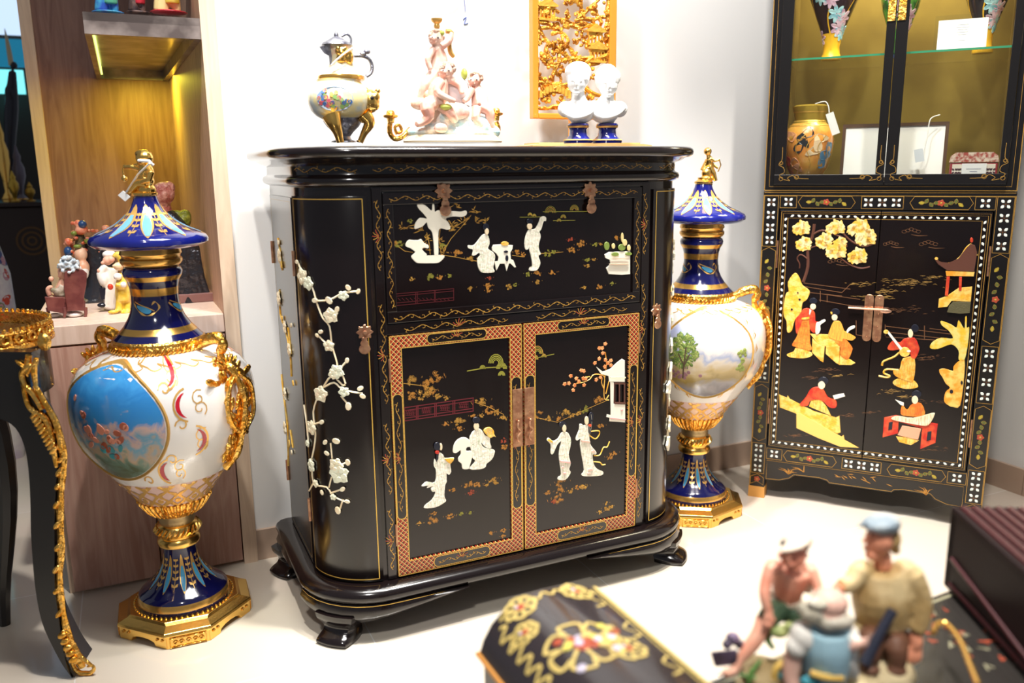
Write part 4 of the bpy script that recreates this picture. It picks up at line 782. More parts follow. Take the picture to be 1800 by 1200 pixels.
# glazed top
HT = 2.05; z0 = 1.066
g = G(); g.box(0, .03, 0, DD, z0, HT); g.box(.69, .72, 0, DD, z0, HT); g.box(.03, .69, 0, DD, z0, 1.095); g.box(.03, .69, 0, DD, HT-.05, HT); g.box(.03, .69, DD-.012, DD, 1.095, HT-.05); hb = g.obj('glazed_body', BLK, disp, bevel=.001)
g = G(); g.box(.0305, .034, .02, DD-.012, 1.0955, HT-.05); g.box(.686, .6895, .02, DD-.012, 1.0955, HT-.05); g.box(.034, .686, DD-.018, DD-.0125, 1.0955, HT-.05); g.obj('olive_lining', OLV, hb)
gl = G(); gl.rect(SB, .0018, .7182, z0+.002, HT-.002, .0022); gl.rect(SB, .016, .704, z0+.014, HT-.014, .0009); gl.obj('gold_outline', GD, hb)
for s in (0, 1):
    a, b, c, d = (.0315, .359, .066, .334) if s == 0 else (.361, .6885, .394, .666)
    g = G(); zb, zt = 1.087, HT-.03; gb, gt = 1.118, HT-.09
    for q in ((a, b, zb, gb), (a, b, gt, zt), (a, c, gb, gt), (d, b, gb, gt)): g.box(q[0], q[1], -.014, -.0005, q[2], q[3])
    dr_ = g.obj('glazed_door', BLK, disp, bevel=.0012)
    G().box(c, d, -.007, -.005, gb, gt).obj('glass_pane', GLASS, dr_)
    gl = G(); S = Flat(FD, -.014)
    for cx, sg in ((c-.012, 1), (d+.012, -1)):
        if True:
            q = (cx, gb-.013)
            gl.line(S, curve([(q[0]+sg*.085, q[1]), (q[0]+sg*.05, q[1]+.002), (q[0]+sg*.035, q[1]+.01), (q[0]+sg*.02, q[1]+.002), (q[0]+sg*.028, q[1]-.006), (q[0]+sg*.008, q[1]-.002)], 5), .0014)
            gl.line(S, curve([(q[0], q[1]+.1), (q[0], q[1]+.06), (q[0]-sg*.009, q[1]+.045), (q[0]+sg*.006, q[1]+.035), (q[0]+sg*.009, q[1]+.02), (q[0]-sg*.005, q[1]+.012), (q[0]+sg*.004, q[1])], 5), .0014)
            for rr in (.007, .005): gl.ring(S, (q[0]+sg*.048, q[1]+.005), rr, .0009); gl.ring(S, (q[0]-sg*.002, q[1]+.05), rr*.8, .0009)
            gl.ring(S, q, .006, .0012)
    gl.obj('gold_corner_scroll', GD, dr_)
    g = G(); x0, x1 = (.335, .3565) if s == 0 else (.3635, .385); g.rbox(x0, x1, -.018, -.0142, 1.565, 1.78, .001); g.obj('chased_plate', mat('chased_brass_plate', (.95, .58, .14), .3, .9, bump=1, bscale=130, bdist=.01, col2=(.5, .25, .03), nscale=130), dr_)
g = G(); g.box(.036, .684, .031, DD-.02, 1.474, 1.48); g.mi(1).box(.036, .684, .0295, .031, 1.474, 1.48); g.obj('glass_shelf', [GLASS, mat('green_glass_edge', (.05, .3, .16), .1)], disp)
light('display_lamp', 'AREA', FD.world(.36, .12, 1.99), FD.world(.36, .2, 1.0), 8, (1, .88, .62), .3)
# pots inside: profile in metres from their own base
def pot(name, label, fr, prof, mats, parts, cat='vase', group=None, bands=None):
    t = thing(name, label, cat, fr, group); g = G(); g.lathe(prof, 36, mats=bands); b = g.obj('body', mats, t, True); S = Rev(fr, prof)
    for nm, fn, ms in parts: q = G(); fn(q, S); q.obj(nm, ms, b)
    return t
def inside(px, y): o, d = FD.ray(px, 200); t = (y-o.y)/d.y; return o.x+t*d.x
VP_ = [(.03, 0), (.032, .006), (.026, .02), (.024, .04), (.032, .08), (.055, .14), (.078, .2), (.088, .25), (.08, .3), (.05, .335), (.036, .36), (.034, .4), (.05, .425)]
PNK = mat('pink_enamel_flower', (.62, .36, .5), .3, col2=(.8, .6, .7), nscale=60); BLF = mat('blue_enamel_flower', (.2, .5, .62), .3, col2=(.5, .8, .85), nscale=60); GLD2 = mat('amber_enamel', (.8, .45, .02), .3)
def magnolias(seed, kinds):
    def f(g, S):
        rnd = random.Random(seed); g.mi(2)
        for k in range(3): u = -1.2+k*1.1; g.line(S, [(u+.15*math.sin(v*40), v) for v in [.03+.02*i for i in range(16)]], .004, .0008)
        for k in range(12):
            u, v = -1.5+3*((k*.37) % 1), .07+.24*((k*.61) % 1); g.mi(kinds[k % 2])
            for p in range(7): a = p*.9; S_ = max(S.r(v), .02); q = (u+.014*math.cos(a)/S_, v+.014*math.sin(a)); g.disc(S, q, .013, .0015, 9, .006, a)
    return f
SHZ = 1.4805
pot('cloisonne_vase', 'dark cloisonne vase with blue and pink flowers, left on the glass shelf', FD.sub(inside(1454, .14), .14, SHZ), VP_, [mat('dark_brown_enamel', (.03, .012, .015), .2, coat=.5), GLD2], [('flowers', magnolias(3, (0, 1)), [PNK, BLF, GLD2])], bands=[1, 1, 1, 1]+[0]*8)
pot('cloisonne_vase', 'small green cloisonne vase half hidden by the middle door frames', FD.sub(inside(1568, .2), .2, SHZ), [(r*.68, z*.75) for r, z in VP_], [mat('green_enamel', (.03, .12, .03), .2, coat=.5, col2=(.1, .4, .05), nscale=30), mat('blue_base_enamel', (.02, .1, .35), .2)], [('flowers', magnolias(5, (0, 0)), [PNK, BLF, OLIVE])], bands=[1, 1]+[0]*10)
pot('cloisonne_vase', 'dark cloisonne vase with magnolias behind the price card', FD.sub(inside(1716, .2), .2, SHZ), [(r*.95, z*1.02) for r, z in VP_], [mat('black_enamel', (.015, .01, .014), .2, coat=.5), GLD2], [('flowers', magnolias(9, (0, 1)), [PNK, BLF, GLD2])], bands=[1, 1, 1, 1]+[0]*8)
# price card in an acrylic holder
cf = FD.sub(inside(1678, .1), .1, SHZ+.0005)
t = thing('price_card', 'white price card in a clear upright holder on the glass shelf', 'price card', cf)
G().box(-.076, .076, -.003, .003, 0, .104).obj('holder', GLASS, t)
c = G().box(-.066, .066, -.0045, -.0032, .004, .09).obj('card', WHITE, t)
g = G()
for i, (L, z) in enumerate(((.03, .074), (.035, .067), (.026, .06), (.03, .053), (.022, .046), (.02, .03))): g.line(Flat(cf, -.0046), [(-L*.5, z), (L*.5, z)], .0012, .0002)
g.obj('ink_lines', GREYL, c)
# jar with tag
jf = FD.sub(inside(1424, .11), .11, 1.0955)
JP = [(.04, 0), (.05, .01), (.072, .05), (.085, .1), (.088, .135), (.08, .17), (.06, .19), (.052, .2), (.055, .222), (.06, .235), (.062, .245), (.05, .25)]
JP = [(r*.9, z*.98) for r, z in JP]
def jard(g, S):
    for k in range(15):
        u, v = -1.3+2.6*((k*.41) % 1), .03+.13*((k*.63) % 1)
        g.mi(k % 5); g.disc(S, (u, v), .026, .0012, 14, .014, k*.9, 3)
    g.mi(5)
    for k in range(7): u = -1.4+k*.45; g.line(S, curve([(u, .01), (u+.3, .06), (u+.1, .11), (u+.5, .15)], 5), .002, .0022)
    for v in (.178, .192, .222): g.line(S, [(-1.6+.2*i, v) for i in range(17)], .003, .0012)
t = pot('painted_jar', 'round orange, black and blue painted jar with a white tag, bottom left behind glass', jf, JP, [mat('orange_glaze', (.75, .28, .05), .25, coat=.6, col2=(.85, .45, .08), nscale=12), mat('olive_gilt_neck', (.6, .42, .06), .35, .6)], [('painted_pattern', jard, [mat('red_glaze', (.6, .06, .03), .3), mat('black_glaze', (.03, .03, .03), .2), mat('blue_glaze', (.12, .3, .5), .3), mat('peach_glaze', (.85, .4, .2), .3), mat('cream_glaze', (.85, .65, .4), .3), GOLDL])], 'jar', bands=[0]*6+[1]*5)
g = G(); g.tube(curve([(.02, -.05, .245), (.05, -.062, .25), (.062, -.07, .235), (.066, -.075, .215)], 4), .0016, 5); g.obj('string', WHITE, t)
T_ = Matrix.Translation((.08, -.085, .18)) @ Matrix.Rotation(-.35, 4, 'Y'); g = G(); g.box(-.012, .012, -.001, .001, -.035, .035, T_); g.obj('price_tag', WHITE, t)
# framed white tile, leaning
xl, xr = inside(1483, .14), inside(1671, .14); pf = FD.sub((xl+xr)/2, .14, 1.0955); hw = (xr-xl)/2
t = thing('white_plaque', 'plain white panel in a dark wooden frame leaning inside the glazed cabinet', 'plaque', pf)
LEAN = Matrix.Rotation(-.12, 4, 'X')
g = G()
for q in ((-hw, hw, .172, .182), (-hw, hw, 0, .01), (-hw, -hw+.01, .01, .172), (hw-.01, hw, .01, .172)): g.box(q[0], q[1], -.008, .008, q[2], q[3], LEAN)
g.obj('frame', mat('dark_walnut', (.08, .04, .02), .4), t); G().box(-hw+.01, hw-.01, -.004, .004, .01, .172, LEAN).obj('panel', WHITE, t)
tf = FD.sub(inside(1640, .12), .12, 0)
g = G(); g.tube(curve([(.02, .01, 1.297), (.0, .0, 1.29), (-.008, -.004, 1.275), (-.01, -.008, 1.23), (-.016, -.01, 1.19)], 5), .0015, 5); st = g.obj('string', WHITE, t); st.parent = t
M_ = Matrix.Rotation(pf.yaw, 4, 'Z'); st.matrix_parent_inverse = Matrix.Identity(4); st.location = (inside(1640, .12)-(xl+xr)/2, -.02, -1.0955)
g = G(); g.box(-.013, .013, -.018, -.016, .06, .1, Matrix.Translation((inside(1632, .12)-(xl+xr)/2, -.02, 0)) @ Matrix.Rotation(-.2, 4, 'Y')); g.obj('price_tag', mat('pale_blue_tag', (.75, .8, .85), .6), t)
# trinket box
xl, xr = inside(1678, .1), inside(1762, .1); bf = FD.sub((xl+xr)/2, .1, 1.0955); hw = (xr-xl)/2
RB = mat('crimson_box_lacquer', (.35, .04, .05), .35); 
t = thing('trinket_box', 'small crimson and bone patterned trinket box carrying a white card, bottom right behind glass', 'box', bf)
g = G(); g.rbox(-hw, hw, -.04, .04, 0, .055, .003); b = g.obj('body', RB, t); g = G(); g.prism([(-hw-.002, .056), (hw+.002, .056), (hw-.002, .075), (hw-.015, .085), (-hw+.015, .085), (-hw+.002, .075)], -.042, .042); l_ = g.obj('lid', mat('bone_lid', (.75, .62, .5), .4, col2=(.4, .08, .06), nscale=90), t)
g = G(); S = Flat(bf, -.04); g.fill(S, [(-hw+.006, .01), (hw-.006, .01), (hw-.006, .05), (-hw+.006, .05)], .001); g.mi(1)
for i in range(14): x = -hw+.014+i*(2*hw-.028)/13; leaf4(g, Flat(bf, -.0412), x, .03, .007, .009, .005)
g.obj('bone_inlay', [mat('bone_inlay', (.8, .72, .6), .4), mat('dark_star_inlay', (.1, .05, .06), .4)], b)
cc = G().box(-.032, .034, -.0465, -.0455, .004, .052).obj('card', WHITE, b); g = G()
for L, z in ((.04, .036), (.02, .028), (.012, .014)): g.line(Flat(bf, -.0466), [(-L/2, z), (L/2, z)], .002, .0002)
g.obj('ink_lines', GREYL, t)
# ------------------------------------------------------------------ pair of covered floor vases
class At:                                 # points at a chosen depth inside a frame
    def __init__(s, fr, y0=0): s.fr = fr; s.y0 = y0
    def p(s, px, py, dy=0):
        o, d = s.fr.ray(px, py); t = (s.y0+dy-o.y)/d.y; return Vector((o.x+t*d.x, s.y0+dy, o.z+t*d.z))
    def k(s, px=900, py=600):
        return (s.p(px+1, py)-s.p(px, py)).length
def painting(name, axis_lo, axis_hi, stops, nscale=14, amp=.25, seed=0):
    m = mat(name, (1, 1, 1), .25, coat=.5); nt = m.node_tree; b = nt.nodes['Principled BSDF']; N = nt.nodes.new
    tc = N('ShaderNodeTexCoord'); sp = N('ShaderNodeSeparateXYZ'); nt.links.new(tc.outputs['Object'], sp.inputs[0])
    n = N('ShaderNodeTexNoise'); n.inputs['Scale'].default_value = nscale; n.inputs['Detail'].default_value = 5; n.inputs['Distortion'].default_value = 1
    mp = N('ShaderNodeMapping'); mp.inputs['Location'].default_value = (seed, seed*2, 0); nt.links.new(tc.outputs['Object'], mp.inputs[0]); nt.links.new(mp.outputs[0], n.inputs['Vector'])
    r = N('ShaderNodeMapRange'); r.inputs['From Min'].default_value = axis_lo; r.inputs['From Max'].default_value = axis_hi; nt.links.new(sp.outputs[2], r.inputs['Value'])
    s = N('ShaderNodeMath'); s.operation = 'MULTIPLY_ADD'; s.inputs[1].default_value = amp*2; nt.links.new(n.outputs['Fac'], s.inputs[0]); nt.links.new(r.outputs[0], s.inputs[2])
    q = N('ShaderNodeMath'); q.operation = 'SUBTRACT'; q.inputs[1].default_value = amp; nt.links.new(s.outputs[0], q.inputs[0])
    c = N('ShaderNodeValToRGB'); nt.links.new(q.outputs[0], c.inputs[0]); el = c.color_ramp.elements
    el[0].position, el[0].color = stops[0][0], (*stops[0][1], 1); el[1].position, el[1].color = stops[-1][0], (*stops[-1][1], 1)
    for p, col in stops[1:-1]: e = el.new(p); e.color = (*col, 1)
    nt.links.new(c.outputs[0], b.inputs['Base Color']); return m
P_FOOT = [(.113, .0585), (.1135, .066), (.112, .073), (.109, .083), (.098, .094), (.084, .104), (.068, .12), (.055, .138), (.046, .158), (.0415, .178), (.0405, .198), (.041, .205)]
P_COL = [(.041, .205), (.05, .209), (.053, .217), (.051, .226), (.045, .231), (.0455, .236), (.052, .243), (.0535, .252), (.049, .262), (.042, .267), (.0435, .272), (.0445, .28), (.043, .287), (.044, .29)]
P_GAD = [(.044, .29), (.055, .296), (.066, .306), (.077, .322), (.086, .337), (.087, .341)]
P_CUP = [(.086, .34), (.096, .354), (.108, .371), (.124, .393), (.139, .414)]
P_BODY = [(.139, .414), (.158, .441), (.179, .473), (.195, .5), (.206, .53), (.2125, .56), (.2145, .59), (.214, .615), (.2095, .645), (.2, .668), (.184, .69), (.16, .708), (.13, .72), (.106, .727)]
P_RING = [(.108, .722), (.112, .728), (.111, .737), (.108, .742), (.108, .749), (.1035, .754)]
P_NECK = [(.1035, .754), (.09, .768), (.078, .782), (.066, .801), (.058, .82), (.0545, .84), (.054, .858), (.0555, .876), (.06, .893), (.067, .905), (.0685, .914), (.065, .922), (.06, .926)]
P_TOP = [(.06, .926), (.066, .93), (.0705, .937), (.0705, .944), (.066, .948), (.067, .953), (.0705, .957), (.068, .968)]
P_LID = [(.068, .968), (.098, .9705), (.122, .975), (.1335, .983), (.1345, .991), (.129, 1.0), (.112, 1.0085), (.09, 1.0175), (.071, 1.0285), (.054, 1.042), (.041, 1.056), (.033, 1.07), (.028, 1.083), (.0255, 1.093)]
P_FIN = [(.0255, 1.093), (.029, 1.096), (.029, 1.1), (.022, 1.104), (.018, 1.108), (.02, 1.113), (0, 1.113)]
def drop(g, S, u, v0, v1, w, gold=0, blue=1, lean=0):
    n = 18; pts = [(u+lean*i/n, v0+(v1-v0)*i/n) for i in range(n+1)]
    g.mi(gold); g.line(S, pts, [w*(.35+.25*math.sin(PI*min(1, i/n*.55))+.75*math.sin(PI*min(1, (i/n)**1.6))*.9)*(max(0, 1-(i/n)**7)**.5)*min(1, .3+i*.4) for i in range(n+1)], .0007)
    m = pts[int(n*.35):n]; k = len(m); g.mi(blue); g.line(S, m, [w*.85*math.sin(PI*(.12+.78*((i+.4)/k)**1.2)) for i in range(k)], .0014)
def spray(g, S, u, v0, v1, w, n=5):
    g.mi(0); g.line(S, [(u, v0+(v1-v0)*i/8) for i in range(9)], .0015, .0008)
    for i in range(n):
        v = v0+(v1-v0)*(i+.5)/n; s = w*(.5+.5*(i/n)); r = S.r(v)
        for sg in (-1, 1): g.line(S, [(u, v), (u+sg*s*.6/r, v-(v1-v0)*.05), (u+sg*s/r, v-(v1-v0)*.1)], [.001, .006, .0005], .0009)
def floor_vase(label, fr, base_yaw, medal, seed):
    t = thing('covered_floor_vase', label, 'vase', fr, 'pair of covered floor vases beside the black cabinet')
    # plinth: eight sided with arches cut between the feet
    R = Matrix.Rotation(base_yaw, 4, 'Z'); g = G()
    def octo(r, c): # corners of a square turned 45 with cut points
        pts = []
        for k in range(4):
            a = k*PI/2-PI/2; ux, uy = math.cos(a), math.sin(a); vx, vy = -uy, ux; pts += [(ux*r-vx*c, uy*r-vy*c), (ux*r+vx*c, uy*r+vy*c)]
        return pts
    def lay(r, c, z): return [R @ Vector((x, y, z)) for x, y in octo(r, c)]
    L = [lay(.158, .05, .0), lay(.159, .052, .03), lay(.162, .055, .034), lay(.16, .054, .042), lay(.15, .052, .046), lay(.135, .05, .052), lay(.13, .052, .058)]
    vs = [p for l in L for p in l]; fs = [(j*8+i, j*8+(i+1) % 8, (j+1)*8+(i+1) % 8, (j+1)*8+i) for j in range(1, 6) for i in range(8)]+[[48+i for i in range(8)]]
    g.add(vs, fs)
    for i in range(8):
        a, b = octo(.158, .05)[i], octo(.158, .05)[(i+1) % 8]; a2, b2 = octo(.145, .047)[i], octo(.145, .047)[(i+1) % 8]
        if i % 2 == 0: prof = [(0, 0), (1, 0), (1, .031), (0, .031)]
        else: prof = [(0, 0), (.24, 0)]+[(.5-.26*math.cos(PI*k/6), .016*math.sin(PI*k/6)**.7) for k in range(7)]+[(.76, 0), (1, 0), (1, .031), (0, .031)]
        n = len(prof); vv = [R @ Vector((a[0]+(b[0]-a[0])*s, a[1]+(b[1]-a[1])*s, z)) for s, z in prof]+[R @ Vector((a2[0]+(b2[0]-a2[0])*s, a2[1]+(b2[1]-a2[1])*s, z)) for s, z in prof]
        g.add(vv, [list(range(n)), list(range(2*n-1, n-1, -1))]+[(k, (k+1) % n, (k+1) % n+n, k+n) for k in range(n)])
    pl = g.obj('plinth', GOLD, t, bevel=.0015)
    g = G()
    for i in range(8):
        a, b = Vector(octo(.16, .05)[i]), Vector(octo(.16, .05)[(i+1) % 8]); n_ = (b-a).normalized(); L_ = (b-a).length
        for s in ([.2, .34, .5, .66, .8] if i % 2 == 0 else [.1, .2, .8, .9]):
            q = a+(b-a)*s; rr = .006 if i % 2 == 0 else .004
            g.tube([R @ Vector((q.x+n_.x*rr*math.cos(w*.9)*(1-w*.09), q.y+n_.y*rr*math.cos(w*.9)*(1-w*.09), .015+rr*math.sin(w*.9)*(1-w*.09)+(.006 if i % 2 else 0))) for w in range(8)], .0016, 5)
        for s0, s1, z0, z1 in ((.08, .92, .004, .004), (.08, .92, .027, .027), (.08, .08, .004, .027), (.92, .92, .004, .027)):
            if i % 2 == 0: g.tube([R @ Vector(((a+(b-a)*s0).x, (a+(b-a)*s0).y, z0)), R @ Vector(((a+(b-a)*s1).x, (a+(b-a)*s1).y, z1))], .0014, 5)
    g.obj('relief_ornament', GOLDC, pl)
    g = G()
    for i in range(60): a = 2*PI*i/60; g.ball((.1205*math.cos(a), .1205*math.sin(a), .059), .0032, nu=6, nv=4)
    g.obj('bead_ring', GOLD, pl)
    g = G(); g.lathe(P_FOOT, 56, mats=[0, 1, 1, 0, 0, 0, 0, 0, 0, 0, 0]); f = g.obj('foot', [NAVY, GOLDB], t, True); S = Rev(fr, P_FOOT); g = G()
    for k in range(10): drop(g, S, k*2*PI/10+.1, .19, .102, .0125); spray(g, S, (k+.5)*2*PI/10+.1, .18, .108, .01, 5)
    g.obj('gilt_drops', [GOLDE, TURQ], f)
    g = G(); g.lathe(P_COL, 48, mats=[0]*4+[0]*5+[1]*4)
    for i in range(26): a = 2*PI*i/26; g.tube([(.05*math.cos(a), .05*math.sin(a), .241), (.057*math.cos(a+.12), .057*math.sin(a+.12), .25), (.05*math.cos(a+.24), .05*math.sin(a+.24), .261)], .0035, 5)
    g.obj('stem_collar', [GOLD, mat('dull_bronze', (.5, .36, .18), .4, .8)], t, True)
    g = G(); g.lathe(P_GAD, 48)
    for i in range(36): a = 2*PI*i/36; g.tube([((r+.001)*math.cos(a), (r+.001)*math.sin(a), z) for r, z in P_GAD[1:]], [.002, .0035, .0045, .005, .004], 6)
    g.obj('gadroon_cup', GOLDC, t, True)
    g = G(); g.lathe(P_CUP, 56); c = g.obj('lower_body', PINKP, t, True); S = Rev(fr, P_CUP); g = G()
    for k in range(16):
        u = k*2*PI/16
        for sg in (-1, 1): g.line(S, curve([(u, .342), (u+sg*.17, .358), (u+sg*.03, .378), (u+sg*.19, .395), (u+sg*.06, .412)], 4), [.004+.006*abs(math.sin(i*.55)) for i in range(17)], .0008)
        g.disc(S, (u, .36), .007, .0012, 8); g.disc(S, (u+.19, .4), .008, .0012, 8)
    g.obj('gilt_scale_pattern', GOLDE, c)
    g = G(); g.lathe(P_BODY, 72); b = g.obj('body', PORC, t, True); S = Rev(fr, P_BODY)
    # medallion, gilt frame, scrolls and crimson crescents
    mz, mh, mw = .578, .135, .70
    for side, nm in ((0, medal), (PI, medal)):
        g = G(); rings = 9; n = 40; vs = [S.P(side, mz, .0015)]
        for j in range(1, rings+1):
            for i in range(n): a = 2*PI*i/n; q = j/rings; vs.append(S.P(side+mw*q*math.cos(a), mz+mh*q*math.sin(a), .0015))
        fs = [(0, 1+i, 1+(i+1) % n) for i in range(n)]+[(1+(j-1)*n+i, 1+j*n+i, 1+j*n+(i+1) % n, 1+(j-1)*n+(i+1) % n) for j in range(1, rings) for i in range(n)]
        g.add(vs, fs); g.mi(1)
        rnd = random.Random(seed)
        if side == 0:
            nm[1](g, S, mz, mh, mw, rnd)
        g.obj('painted_medallion', [nm[0]]+nm[2], b, True)
        g = G(); g.line(S, [(side+(mw+.025)*math.cos(2*PI*i/64), mz+(mh+.006)*math.sin(2*PI*i/64)) for i in range(65)], .0075, .001, 1, .003)
        for sg in (-1, 1):
            for i in range(9):
                a = -1.15+i*.29; u = side+sg*(mw+.1)*math.cos(a)*1.0; v = mz+(mh+.022)*math.sin(a)
                nm[3](g, S, u, v, a, sg)
        g.obj('gilt_frame', [GOLDE, CRIM], b)
    g = G()
    for k in range(24): u = k*2*PI/24; g.line(S, curve([(u, .709), (u+.1, .702), (u+.2, .708), (u+.13, .714), (u+.26, .709)], 3), .0022, .0008)
    g.obj('gilt_garland', GOLDE, b)
    g = G(); g.lathe(P_RING, 56)
    for i in range(60): a = 2*PI*i/60; g.tube([(.111*math.cos(a), .111*math.sin(a), .725), (.1145*math.cos(a+.05), .1145*math.sin(a+.05), .732), (.111*math.cos(a+.1), .111*math.sin(a+.1), .74)], .003, 5)
    g.obj('shoulder_ring', GOLDC, t, True)
    g = G(); g.lathe(P_NECK, 56, mats=[0, 1, 0, 0, 0, 0, 1, 0, 1, 2, 2, 2]); n_ = g.obj('neck', [NAVY, GOLDB, COBALT], t, True); S = Rev(fr, P_NECK); g = G()
    for k in range(4):
        u = k*PI/2+.4; g.mi(0)
        g.line(S, curve([(u-.7, .842), (u-.45, .826), (u-.1, .814), (u+.2, .818), (u+.45, .832), (u+.3, .846), (u+.15, .838)], 5), [.003+.002*math.sin(i) for i in range(31)], .0009)
        g.line(S, curve([(u-.65, .846), (u-.3, .838), (u, .832), (u+.25, .824)], 5), .0025, .0009)
        g.mi(1); g.line(S, curve([(u-.5, .836), (u-.25, .829), (u, .824), (u+.12, .826)], 4), [.003+.011*math.sin(PI*min(1, i/12)) for i in range(13)], .0013)
    g.obj('gilt_scrolls', [GOLDE, TURQ], n_)
    g = G(); g.lathe(P_TOP, 48); g.obj('mouth_collar', GOLDB, t, True)
    g = G(); g.lathe(P_LID, 64); l_ = g.obj('lid', COBALT, t, True); S = Rev(fr, P_LID); g = G()
    for k in range(9): drop(g, S, k*2*PI/9, 1.074, 1.001, .024); spray(g, S, (k+.5)*2*PI/9, 1.055, 1.006, .012, 4)
    g.obj('gilt_drops', [GOLDE, LTURQ], l_)
    g = G(); g.lathe(P_FIN, 32); g.obj('finial_ring', GOLD, l_, True)
    # handles
    for sg in (-1, 1):
        g = G(); X = lambda r, z, y=0: (sg*r, y, z)
        g.tube(curve([X(.108, .733), X(.14, .75), X(.172, .757), X(.186, .742), X(.176, .72), X(.183, .695), X(.2, .675)], 5), [.012]*4+[.015]*8+[.012]*8+[.009]*11, 10)
        g.tube(curve([X(.2, .7, -.012), X(.215, .68, -.01), X(.228, .64, 0), X(.232, .6, .004), X(.226, .55, 0), X(.212, .5, 0), X(.19, .455, 0), X(.165, .43, 0)], 4), [.006+.005*abs(math.sin(i*.5)) for i in range(29)], 8)
        for y in (-1, 1): g.tube(curve([X(.215, .67, y*.01), X(.222, .64, y*.04), X(.222, .6, y*.05), X(.224, .56, y*.042), X(.222, .53, y*.012)], 4), .006, 7)
        rnd = random.Random(seed+sg)
        for i in range(70):
            z = .45+.25*rnd.random(); y = rnd.uniform(-.055, .055)*(1-abs(z-.62)*4); r = Rev(fr, P_BODY).r(z)
            a = math.asin(max(-.9, min(.9, y/r))); rr = r+.006; d = Matrix.Rotation(rnd.uniform(-1, 1), 3, 'X')
            g.ball((sg*rr*math.cos(a), y, z), (.0055, .008, .017), nu=7, nv=5, R=d)
        for k in range(5): a = -.9+k*.45; g.ball((sg*.2, math.sin(a)*.03-.01, .69+math.cos(a)*.012), (.006, .007, .02), nu=7, nv=5, R=Matrix.Rotation(-a, 3, 'X'))
        for q in ((-.045, .655), (-.07, .665), (.045, .655), (.068, .665)): g.ball((sg*.197, q[0], q[1]), (.005, .02, .009), nu=7, nv=5, R=Matrix.Rotation(q[0]*6, 3, 'X'))
        g.obj('gilt_handle', GOLDC, t, True)
    return t
def cherubs(g, S, mz, mh, mw, rnd):
    for c, ru, mi, n in (((-.05, -.02), .1, 1, 12), ((.16, -.01), .08, 1, 9), ((.05, -.045), .1, 2, 7), ((-.3, .05), .06, 1, 3)):
        for i in range(n):
            g.mi(mi if i % 4 else 3); g.disc(S, (c[0]+rnd.uniform(-.16, .16), mz+c[1]+rnd.uniform(-.022, .022)), rnd.uniform(.006, .013), .0015, 8, rnd.uniform(.005, .009), rnd.random()*3, base=.0018)
def landscape(g, S, mz, mh, mw, rnd):
    for i in range(230):
        a = rnd.random()*6.28; r = math.sqrt(rnd.random()); u, v = -.37+.2*r*math.cos(a), mz+.018+.075*r*math.sin(a)*(1-.3*r)
        g.mi(1 if rnd.random() < .55 else 2); g.disc(S, (u, v), rnd.uniform(.004, .009), .0008, 6, rnd.uniform(.003, .006), a, base=.0018)
    for i in range(24): g.mi(2); g.disc(S, (.5+rnd.gauss(0, .04), mz-.01+rnd.gauss(0, .022)), .006, .0008, 6, base=.0018)
    g.mi(3)
    for p in ([(-.38, mz-.07), (-.36, mz-.03), (-.33, mz+.03)], [(-.36, mz-.03), (-.28, mz+.01)], [(-.37, mz-.02), (-.44, mz+.01)]): g.line(S, p, .004, .003, 4)
    for i in range(14): g.mi(4); g.disc(S, (-.35+rnd.gauss(0, .12), mz-.055+rnd.gauss(0, .012)), .006, .0008, 6, base=.0018)
def scroll_red(g, S, u, v, a, sg):
    j = int(round((a+1.15)/.29))
    if j % 2: 
        f = 1 if j % 4 == 1 else -1; cu, cv = u+sg*.2, v
        g.mi(1); g.line(S, [(cu-sg*f*.13*math.cos(-1.2+i*.3), cv+.031*math.sin(-1.2+i*.3)) for i in range(9)], [.0008+.0085*math.sin(PI*i/8) for i in range(9)], .0014)
        g.mi(0); g.line(S, [(cu-sg*f*.17*math.cos(-1.35+i*.3), cv+.039*math.sin(-1.35+i*.3)) for i in range(10)], .0045, .0009)
        for q in (-1, 1): g.line(S, [(cu+sg*.1+sg*.085*(1-i*.065)*math.cos(i*.6+q), cv+q*.012+.02*(1-i*.065)*math.sin(i*.6+q)) for i in range(13)], .0026, .0009)
    else: g.mi(0); g.line(S, [(u+sg*.06+sg*.07*(1-i*.07)*math.cos(PI-i*.6), v+.017*(1-i*.07)*math.sin(PI-i*.6)) for i in range(11)], .0034, .0009)
def wreath(g, S, u, v, a, sg):
    g.mi(0)
    g.line(S, [(u-sg*.02, v), (u+sg*.02, v+.012), (u-sg*.01, v+.03)], [.001, .006, .0008], .0009); g.line(S, [(u-sg*.05, v), (u-sg*.02, v+.02)], .002, .0009)
MED1 = painting('painted_sky_medallion', .45, .71, [(0, (.1, .13, .07)), (.14, (.16, .26, .2)), (.24, (.5, .36, .24)), (.36, (.14, .36, .5)), (.46, (.62, .42, .36)), (.55, (.04, .26, .6)), (.75, (.03, .24, .62)), (1, (.06, .35, .75))], 22, .34, 1)
MED2 = painting('painted_landscape_medallion', .45, .71, [(0, (.12, .11, .14)), (.12, (.3, .28, .3)), (.2, (.35, .25, .07)), (.32, (.6, .45, .2)), (.42, (.7, .62, .52)), (.47, (.4, .45, .62)), (.55, (.85, .8, .74)), (.75, (.5, .55, .8)), (1, (.8, .82, .88))], 14, .16, 4)
FV1 = Frame(-.87, 2.014, 0, math.radians(-18)); FV2 = Frame(.611, 2.679, 0, math.radians(-3))
v1 = floor_vase('tall white and cobalt covered vase painted with cherubs, standing left of the black cabinet', FV1, math.radians(18+23), (MED1, cherubs, [mat('cherub_pink_paint', (.75, .3, .2), .4), mat('teal_paint', (.05, .3, .35), .4), mat('rust_paint', (.4, .1, .05), .4)], scroll_red), 3)
